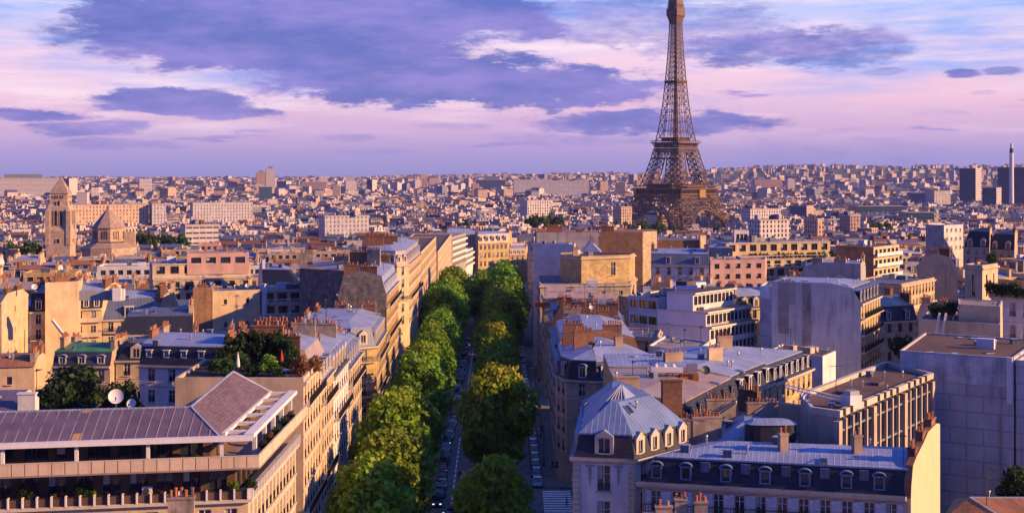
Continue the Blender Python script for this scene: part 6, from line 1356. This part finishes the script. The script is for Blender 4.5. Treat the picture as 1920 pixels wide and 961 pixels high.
def motorbike(label, x, y, rz, plabel, helmet):
    r = thing('motorcycle', label, 'motorcycle', (x, y, ground_z(x, y) - .12), rz, None); b = MB(PAINTS['black']); k = PAINTS['black']
    b.beam((0, -.45, .55), (0, .45, .62), .26, k, .30); b.beam((0, .05, .74), (0, .75, .78), .26, M['dframe'], .12); b.beam((0, -.62, .30), (0, -.42, .98), .09, 'metal'); b.beam((0, .1, .42), (0, .66, .32), .10, 'metal'); b.beam((0, -.50, .72), (0, -.05, .86), .28, k, .20); b.box((0, -.1, .28), (.30, .5, .30), 'metal'); b.beam((-.36, -.40, 1.04), (.36, -.40, 1.04), .05, 'iron'); b.build('body', r, origin=(0, 0, 0))
    for yy in (-.70, .66):
        w = MB(tyre); n = 16
        for i in range(n):
            t0, t1 = 2 * math.pi * i / n, 2 * math.pi * (i + 1) / n; f = lambda t, rr, xx: (xx, yy + rr * math.cos(t), .31 + rr * math.sin(t))
            w.face([f(t0, .31, -.06), f(t1, .31, -.06), f(t1, .31, .06), f(t0, .31, .06)], tyre)
            for xx in (-.06, .06): w.face([f(t0, .31, xx), f(t1, .31, xx), f(t1, .19, xx), f(t0, .19, xx)], tyre)
            w.face([f(t0, .19, 0), f(t1, .19, 0), f(0, 0, 0)], hub)
        w.build('wheel', r, origin=(0, 0, 0))
    h = MB(lampm); h.box((0, -.64, .80), (.2, .12, .18), lampm); h.build('headlight', r, origin=(0, 0, 0))
    o = new('person', person_mesh('ride', (.03, .03, .04), (.03, .035, .06), helmet), (x, y, ground_z(x, y) - .12), rz); tag(o, plabel, 'person')
motorbike('black motorcycle with lit headlamp just right of the dashed line', CX(260) + 1.4, 262, 0, 'person in dark jacket riding the motorcycle with lit headlamp', (.5, .5, .52)); motorbike('black scooter nearer the camera hugging the dashed line', CX(224) + .9, 226, R(180), 'person in dark clothes riding the nearer scooter, seen from behind', (.02, .02, .02)); motorbike('distant motorcycle far up the open lane', CX(392) + 1.0, 388, R(180), 'person riding the distant motorcycle far up the open lane', (.6, .6, .6))
for k, (x, y, rz, c, l, hcol, lab) in enumerate(((9.0, 238, 2.2, (.25, .03, .03), (.03, .03, .05), (.05, .03, .02), 'person in a red coat walking on the right pavement past the parking sign'), (6.9, 340, .4, (.04, .05, .1), (.03, .03, .03), (.04, .03, .02), 'person in dark clothes alone on the pale pavement on the right'), (8.6, 207.5, 1.6, (.45, .42, .38), (.05, .06, .12), (.08, .05, .03), 'person in a beige jacket crossing on the striped crosswalk'), (6.2, 268, 3.0, (.04, .12, .1), (.04, .04, .04), (.03, .02, .02), 'person in a green top walking beside the cars of the right service lane'))):
    o = new('person', person_mesh('walk', c, l, hcol), (x, y, ground_z(x, y) - (.105 if y < 220 else -.004)), rz); tag(o, lab, 'person')
def parking_sign():
    x, y = 7.25, 224; r = thing('parking_sign', 'square blue sign with a white P on a post beside the crosswalk', 'sign', (x, y, 0)); b = MB('metal'); b.lathe([(.05, 0), (.05, 3.3)], 8, 'metal'); b.build('post', r, origin=(0, 0, 0))
    bl = mat('sign blue', (.01, .03, .16), rough=.4, var=.03); b = MB(bl); b.box((0, -.10, 2.35), (1.15, .09, 1.15), bl); b.build('panel', r, origin=(0, 0, 0))
    cu = bpy.data.curves.new('letter', 'FONT'); cu.body = 'P'; cu.size = 1.05; cu.extrude = .01; cu.align_x = 'CENTER'; cu.align_y = 'CENTER'; t = bpy.data.objects.new('tmp', cu); COL.objects.link(t)
    me = bpy.data.meshes.new_from_object(t.evaluated_get(bpy.context.evaluated_depsgraph_get())); bpy.data.objects.remove(t); me.materials.clear(); me.materials.append(M['wtrim']); o = new('letter', me, (0, -.16, 2.92), 0, r); o.rotation_euler = (R(90), 0, 0)
    b = MB(mat('sign red', (.5, .03, .02), var=.05)); b.box((.32, -.16, 2.42), (.26, .02, .26), b.mats[0]); b.build('mark', r, origin=(0, 0, 0))
parking_sign()
# street lamps half hidden by the trees
def lamp(x, y, lab):
    r = thing('street_lamp', lab, 'street lamp', (x, y, ground_z(x, y)), 0, 'street lamps on the right pavement'); b = MB('iron'); b.lathe([(.16, 0), (.12, .6), (.07, 1), (.05, 6.2), (.04, 6.4)], 8, 'iron'); b.beam((0, 0, 6.3), (-.9, 0, 6.7), .07, 'iron'); b.build('post', r, origin=(0, 0, 0)); b = MB('wtrim'); b.lathe([(.05, 6.75), (.26, 6.62), (.22, 6.45), (0, 6.4)], 10, 'wtrim', (-1.0, 0)); b.build('lamp_shade', r, origin=(0, 0, 0))
for i, y in enumerate((236, 262, 290, 320)): lamp(5.7, y, f'iron street lamp on the right pavement, {NUM[i]} beyond the parking sign')

# ------------------------------------------------------------------ roof gardens, dishes, rooftop things
def bush_mesh(seed, r, n, size, lf): return crown_mesh(seed, r, 0, r * 2, n, size, LEAF[lf], 9, .1)
BUSH = dict(green=bush_mesh(31, 1, 700, .14, 'far'), deep=bush_mesh(32, 1, 800, .14, 'deep'), red=bush_mesh(33, 1, 700, .14, 'red'), lime=bush_mesh(34, 1, 700, .13, 'lime'))
stem = MB(bark); stem.beam((0, 0, 0), (.05, 0, .9), .09, bark); stem.beam((.05, 0, .5), (-.3, .1, 1.1), .05, bark); STEM = stem.mesh('stem')
def bush(kind, lab, loc, s=1, sz=None, group=None):
    r = thing('shrub', lab, 'shrub', loc, rnd.uniform(0, 6), group); r.scale = (s, s, sz or s); new('foliage', BUSH[kind], (0, 0, .05), 0, r); new('stem', STEM, (0, 0, 0), 0, r); return r
def gpos(px, Y): return PX(px, Y)
zg = 27.95
for i, (px, Y, s, sz) in enumerate(((418, 166, 1.3, 1.3), (440, 167, 1.5, 2.0), (462, 168, 1.7, 2.3), (484, 167.5, 1.5, 2.2), (503, 168, 1.7, 2.0), (524, 167.5, 1.5, 2.25), (540, 166.5, 1.3, 1.7))): bush('deep', f'tall dark shrub massed at the back of the roof garden, {NUM[i]} from the left', (PX(px, Y), Y, zg), s, sz, 'tall dark shrubs of the roof garden')
for kind, px, Y, s, sz, lab in (('green', 424, 158.5, 1.25, 1.1, 'round green shrub at the left corner of the roof garden'), ('deep', 470, 158.0, 1.1, .7, 'low dark shrub behind the white parasol'), ('lime', 505, 158.6, 1.35, 1.25, 'pale green shrub between the two parasols'), ('red', 560, 157.2, 1.2, 1.3, 'reddish shrub at the right front of the roof garden'), ('deep', 540, 161, 1.2, 1.1, 'dark shrub beside the red parasol'), ('green', 452, 163, 1.2, 1.2, 'green shrub behind the white parasol near the hedge'), ('green', 405, 160.5, 1.2, .9, 'low green shrub at the far left of the roof garden'), ('deep', 520, 156.8, .9, .6, 'small dark shrub on the roof garden front edge'), ('red', 590, 160, 1.0, 1.1, 'reddish shrub by the brick chimneys of the roof garden')): bush(kind, lab, (PX(px, Y), Y, zg), s, sz)
def parasol(px, Y, m, lab):
    r = thing('parasol', lab, 'parasol', (PX(px, Y), Y, zg)); b = MB('wtrim'); b.lathe([(.35, 0), (.3, .12), (.04, .14), (.03, 2.6)], 8, 'wtrim'); b.build('pole', r, origin=(0, 0, 0)); b = MB(m); b.lathe([(.10, .75), (.26, .95), (.24, 1.5), (.12, 2.2), (.03, 2.75), (0, 2.8)], 9, m); b.build('canopy', r, origin=(0, 0, 0))
parasol(446, 158.8, 'whitecloth', 'closed white parasol standing in the roof garden'); parasol(528, 160.6, 'redcloth', 'closed red parasol standing in the roof garden')
def table(px, Y):
    r = thing('garden_table', 'small white table beside the red parasol in the roof garden', 'table', (PX(px, Y), Y, zg)); b = MB('whitecloth'); b.lathe([(0, .70), (.6, .70), (.6, .75), (0, .75)], 12, 'whitecloth'); b.build('tabletop', r, origin=(0, 0, 0)); b = MB('wtrim'); b.lathe([(.3, 0), (.05, .05), (.05, .7)], 8, 'wtrim'); b.build('leg', r, origin=(0, 0, 0))
table(536, 158.2)
POT = MB('clay'); POT.lathe([(.16, 0), (.24, .42), (.27, .42), (.27, .48), (.2, .48), (.19, .40), (0, .40)], 10, 'clay'); POTM = POT.mesh('pot')
def potted(kind, lab, loc, s, sz=None):
    r = thing('potted_plant', lab, 'plant', loc, 0); o = new('pot', POTM, (0, 0, 0), 0, r); f = new('foliage', BUSH[kind], (0, 0, .38), 0, r); f.scale = (s, s, sz or s)
def lpos(px, off, Y0=None):           # a spot along the foreground block's front line, set back by off
    A, B = Vector((-66, 117.6)), Vector((-24.9, 124.8)); d = (B - A).normalized(); n = Vector((-d.y, d.x)); k = (px - 960) / F; q = A + n * off; t = (k * q.y - q.x) / (d.x - k * d.y); return q + d * t
for px, kind, s, nm in ((303, 'deep', .42, 'left ball-shaped bush of three on the attic terrace'), (341, 'green', .38, 'middle ball-shaped bush of three on the attic terrace'), (366, 'green', .44, 'right ball-shaped bush of three on the attic terrace')): p = lpos(px, -.2); potted(kind, nm, (p.x, p.y, 24.66), s)
for px, kind, s, nm in ((45, 'deep', .8, 'dark bush on the planter terrace at the far left'), (150, 'deep', .75, 'spreading dark bush on the planter terrace left of the air conditioner'), (175, 'lime', .4, 'pale trailing plant next to the spreading dark bush'), (102, 'red', .3, 'terracotta-potted reddish plant on the planter terrace'), (302, 'red', .25, 'small reddish plant right of the air conditioner'), (440, 'lime', .55, 'pale green bush near the corner of the planter terrace'), (468, 'deep', .7, 'dark bush in the corner of the planter terrace')): p = lpos(px, .75); potted(kind, nm, (p.x, p.y, 21.5), s)
for i, y in enumerate((129.5, 133, 137, 141.5, 146)): potted(['deep', 'red', 'green', 'deep', 'red'][i], f'potted plant under the pergola, {NUM[i]} from the corner', (-24.4, y, 24.66), .5 + .08 * (i % 2))
def aircon():
    p = lpos(276, 1.0); r = thing('air_conditioner', 'white air conditioner box on the planter terrace of the foreground block', 'air conditioner', (p.x, p.y, 21.5)); b = MB('wtrim'); b.box((0, 0, .5), (.9, .4, .75), 'wtrim', R(10))
    for s in (-.3, .3): b.box((s, 0, 0), (.08, .36, .5), 'metal', R(10))
    b.build('casing', r, origin=(0, 0, 0)); b = MB('dframe'); b.lathe([(0, 0), (.28, 0), (.28, .03)], 14, 'dframe'); o = b.build('fan', r, origin=(0, 0, 0)); o.location = (-.03, -.23, .88); o.rotation_euler = (R(90), 0, R(10))
aircon()
def dish(lab, loc, d, h, az, m='dish', el=25):
    r = thing('satellite_dish', lab, 'satellite dish', loc, az); b = MB('metal'); b.lathe([(.05, 0), (.05, h)], 8, 'metal'); b.beam((0, 0, .1), (.5, .3, 0), .05, 'metal'); b.build('mast', r, origin=(0, 0, 0)); b = MB(m); pr = [(d / 2 * i / 6, d * .16 * (i / 6) ** 2) for i in range(7)]; b.lathe(pr[::-1], 20, m); b.lathe([(x, z - .03) for x, z in pr], 20, m); o = b.build('reflector', r, origin=(0, 0, 0), smooth=True); o.location = (0, -.1, h); o.rotation_euler = (R(90 - el), 0, 0)
    b = MB('metal'); b.beam((0, 0, 0), (0, -d * .62, d * .30), .05, 'metal'); b.beam((0, -d * .6, d * .24), (0, -d * .68, d * .40), .12, 'dframe'); o = b.build('feed_arm', r, origin=(0, 0, 0)); o.location = (0, -.12, h - d * .32)
dish('large white satellite dish on the roof behind the plum metal ridge', (PX(221, 132), 131.4, 28.6), 1.5, 1.35, .25); dish('smaller white satellite dish right of the large one', (PX(248, 131), 131, 28.6), .95, .75, -.2)
dish('black satellite dish on the rosy tin roof', (PX(1322, 186), 186, 23.2), 1.3, 1.3, .2, 'dframe'); dish('white satellite dish at the left end of the rusty roof frame', (PX(1224, 186), 186, 24.2), 1.1, 1.3, -.4); dish('white satellite dish by the window-cleaning boom', (PX(1512, 157), 157.5, 24.9), 1.1, .7, .1)
dish('small white satellite dish on the brown chimney house right of the avenue', (PX(1108, 270), 270, 24), .9, .9, .3); dish('white satellite dish on the plain cream box roof', (PX(462, 298), 299, 26), 1.0, .9, .2); dish('white satellite dish on the left among red chimneys', (PX(52, 268), 272, 28), 1.3, .9, .3)
def roof_frame():
    x, y = PX(1262, 184), 184; r = thing('roof_plant', 'rusty steel frame carrying long white ducts on the rosy tin roof', 'ducts', (x, y, 23.2)); b = MB('rust')
    for u in (-3.2, 0, 3.2):
        for v in (-.8, .8): b.beam((u, v, -.6), (u, v, 1.3), .12, 'rust')
        b.beam((u, -.8, -.4), (u, .8, 1.2), .08, 'rust')
    for v in (-.8, .8): b.beam((-3.4, v, 1.3), (3.4, v, 1.3), .14, 'rust'); b.beam((-3.2, v, 0), (0, v, 1.2), .08, 'rust')
    b.box((2.2, .2, -.8), (2.6, 1.6, 1.9), 'rust'); b.build('frame', r, origin=(0, 0, 0)); b = MB('wtrim'); b.box((-.9, 0, 1.4), (4.4, 1.3, .7), 'wtrim'); b.box((2.6, 0, 1.4), (1.4, 1.1, 1.2), 'metal')
    for u in (-2.4, -1.2, 0): b.lathe([(.28, 2.1), (.34, 2.3), (.1, 2.5), (0, 2.5)], 10, 'wtrim', (u, 0))
    b.build('duct', r, origin=(0, 0, 0))
roof_frame()
def scaffold():
    x0, x1, y = PX(1022, 316), PX(1152, 316), 316.5; r = thing('scaffolding', 'pink-white sheeted scaffolding on top of the stone house by the avenue', 'scaffolding', (x0, y, 21.6)); w = x1 - x0; b = MB('metal')
    for i in range(9):
        for v in (-1.2, 1.2): b.beam((w * i / 8, v, 0), (w * i / 8, v, 4.6), .09, 'metal')
    for z in (1.2, 2.6, 4.2):
        for v in (-1.2, 1.2): b.beam((0, v, z), (w, v, z), .08, 'metal')
    b.build('poles', r, origin=(0, 0, 0)); sh = mat('scaffold sheeting', (.72, .58, .58), var=.15, vs=1.2); b = MB(sh); rg = random.Random(2)
    for z0, z1, a, c in ((1.0, 2.4, 0, .62), (2.5, 4.1, .02, .30), (2.3, 3.6, .42, .75), (.9, 2.0, .7, 1)): b.box((w * (a + c) / 2, -1.3, z0), (w * (c - a), .06, z1 - z0), sh)
    b.box((w * .68, .2, 1.6), (2.6, 2, 3.6), 'wtrim'); b.build('sheeting', r, origin=(0, 0, 0)); o = MB('orange'); o.box((PX(1012, 318), 317.4, 20.2), (2.2, 1.2, 1.1), 'orange'); tag(o.build('hoist_box', origin=(PX(1012, 318), 317.4, 20.2)), 'orange hoist box hanging at the avenue side of the scaffolding', 'hoist')
scaffold()
def mast():
    x, Y = PX(556, 900), 900; z1 = PZ(374, Y); g = ground_z(x, Y); r = thing('radio_mast', 'thin dark lattice radio mast standing among roofs left of centre', 'mast', (x, Y, g)); b = MB('dframe'); h = z1 - g
    for s, t in ((-1, -1), (1, -1), (1, 1), (-1, 1)): b.beam((s * 1.2, t * 1.2, 0), (s * .3, t * .3, h), .3, 'dframe')
    for i in range(16):
        z = h * i / 16; w = 1.2 - .9 * i / 16; b.beam((-w, -w, z), (w, -w, z + h / 16), .18, 'dframe'); b.beam((w, -w, z), (-w, -w, z + h / 16), .18, 'dframe')
    b.build('lattice', r, origin=(0, 0, 0))
mast()
# plants along the terrace flats and other roof gardens
rg_ = random.Random(44); k = 0
for i in range(24):
    px = 1395 + i * 7.4 + rg_.uniform(-2, 2); t = (px - 1372) / 205; Y = 394 + 12 * t + 2.9; bush(rg_.choice(['green', 'deep', 'red', 'deep', 'lime']), f'balcony shrub on the plant-filled terrace flats, {NUM[k]} from the left', (PX(px, Y), Y, 26.5), rg_.uniform(.55, .95), rg_.uniform(.6, 1.1), 'shrubs on the terrace flats'); k += 1
for i in range(9):
    px = 300 + i * 17; Y = 331.5 + i * .35; bush(rg_.choice(['green', 'deep', 'deep']), f'terrace shrub below the pink attic, {NUM[i]} from the left', (PX(px, Y), Y, 22.8), rg_.uniform(.6, 1.0), None, 'shrubs below the pink attic')
for i in range(11):
    px = 1862 + i * 9; Y = 259.5 - i * .8; bush(rg_.choice(['deep', 'deep', 'green']), f'hedge-like shrub on the pale blue corner house roof, {NUM[i]} from the left', (PX(px, Y), Y + 1.6, 28.1), rg_.uniform(.9, 1.3), rg_.uniform(1.0, 1.6), 'shrubs on the pale blue house')
for i, (px, Y, z, s) in enumerate(((1770, 247, 25.2, 1.3), (1755, 248, 25.2, 1.5), (1785, 250, 25.2, 1.6), (1860, 292, 32.2, 1.3), (1690, 262, 16, 2.2), (1712, 262, 15, 2.0))): bush('deep', f'dark rooftop shrub by the cream stepped wall and lift tower, {NUM[i]} of six', (PX(px, Y), Y, z), s)
def pipes():
    for i, px in enumerate((1752, 1763)):
        a = Vector((PX(px - 6, 241), 242.2 - .55 * i * .5, 17.5)); c = Vector((PX(px + 10, 241), 242.0 - .55 * i * .5, 26.8)); o = MB('wtrim'); o.beam(a - Vector((0, .9, 0)), c - Vector((0, .9, 0)), .34, 'wtrim'); tag(o.build('flue_pipe', origin=tuple(a)), ['left', 'right'][i] + ' one of two pale flue pipes leaning on the cream stepped wall', 'pipe')
    o = MB('wtrim'); a = Vector((PX(98, 277), 277, PZ(600, 277))); c = Vector((PX(137, 279), 276, PZ(637, 277))); o.beam(a, c, .5, 'wtrim'); tag(o.build('flue_pipe', origin=tuple(a)), 'slanting white pipe across the cream party wall at the left', 'pipe')
pipes()
# lower neighbours in front whose chimneys poke into the bottom edge
house('low neighbour below the bottom edge whose terracotta pots rise before the foreground block', [(-34.5, 108), (-27.5, 109), (-28, 115), (-35, 114.2)], 18.6, 'beige', roof='hip', h2=1.2, o2=2, top='zinc', chim=[(-28.6, 114.4, 15, 24.0, 2.2, .15, 'stack', 5)], cornice=False)
house('low neighbour under the right foreground whose brick chimneys rise before the shuttered windows', [(13.5, 122), (23, 121), (24, 129), (14, 130)], 15.6, 'beige', roof='hip', h2=1.2, o2=2.5, top='zinc', chim=[(14.8, 129, 14, 19.6, 1.6, 0, 'stack', 2), (16.5, 129.4, 14, 20.2, 1.2, 0, 'stack', 3), (18.4, 129, 14, 20.0, 1.3, 0, 'stackr', 3)], cornice=False)
# ------------------------------------------------------------------ the far city: one mass nobody could count
mid_city()
def far_city():
    rg = random.Random(21); b = MB()
    for i in range(19500):
        r = 1080 * (8600 / 1080) ** rg.random(); a = R(rg.uniform(-28, 28)); x, y = r * math.sin(a), r * math.cos(a)
        if math.hypot(x - 212, y - 1712) < 150 or (1120 < y < 1720 and 1160 < 960 + F * x / y < 1375): continue
        if any(math.hypot(x - zx, y - zy) < zr for zx, zy, zr in ZONES): continue
        if noise.noise(Vector((x * .004, y * .004, 5))) > .42: continue
        if x > 0 and a > R(5) and r > 4700 and rg.random() < .74: continue
        rz = R(rg.choice([-32, -12, 8, 25, 41]) + rg.uniform(-6, 6)); big = min(1.0, r / 5000)
        w = rg.uniform(9, 21) * (1 + .5 * big); d = rg.uniform(8, 12) * (1 + .3 * big); t = rg.random()
        kind = 'mansard' if t < .42 else 'low' if t < .66 else 'flat'
        h = rg.uniform(15, 24) if kind != 'flat' else rg.uniform(14, 30)
        if 3000 < r < 6200 and rg.random() < .08: h *= rg.uniform(1.25, 1.9); d = w = rg.uniform(16, 26)
        if r > 5200: h *= .8
        wm = rg.choice(['farw', 'farw', 'farc', 'farc', 'farp', 'farplain', 'farplain', 'fars', 'farg'] if kind == 'flat' else ['farw', 'farc', 'farc', 'farp', 'farplain', 'farw', 'farg'])
        rm = rg.choice(['fzinc', 'fzinc', 'fzinc', 'fred', 'fslate']) if kind != 'flat' else rg.choice(['fflat', 'fflat', 'farplain'])
        city_block(b, x, y, rz, w, d, ground_z(x, y) - 2, h + 2, wm, rm, kind, rg)
    o = b.build('far_rooftops'); o['kind'] = 'stuff'
far_city()
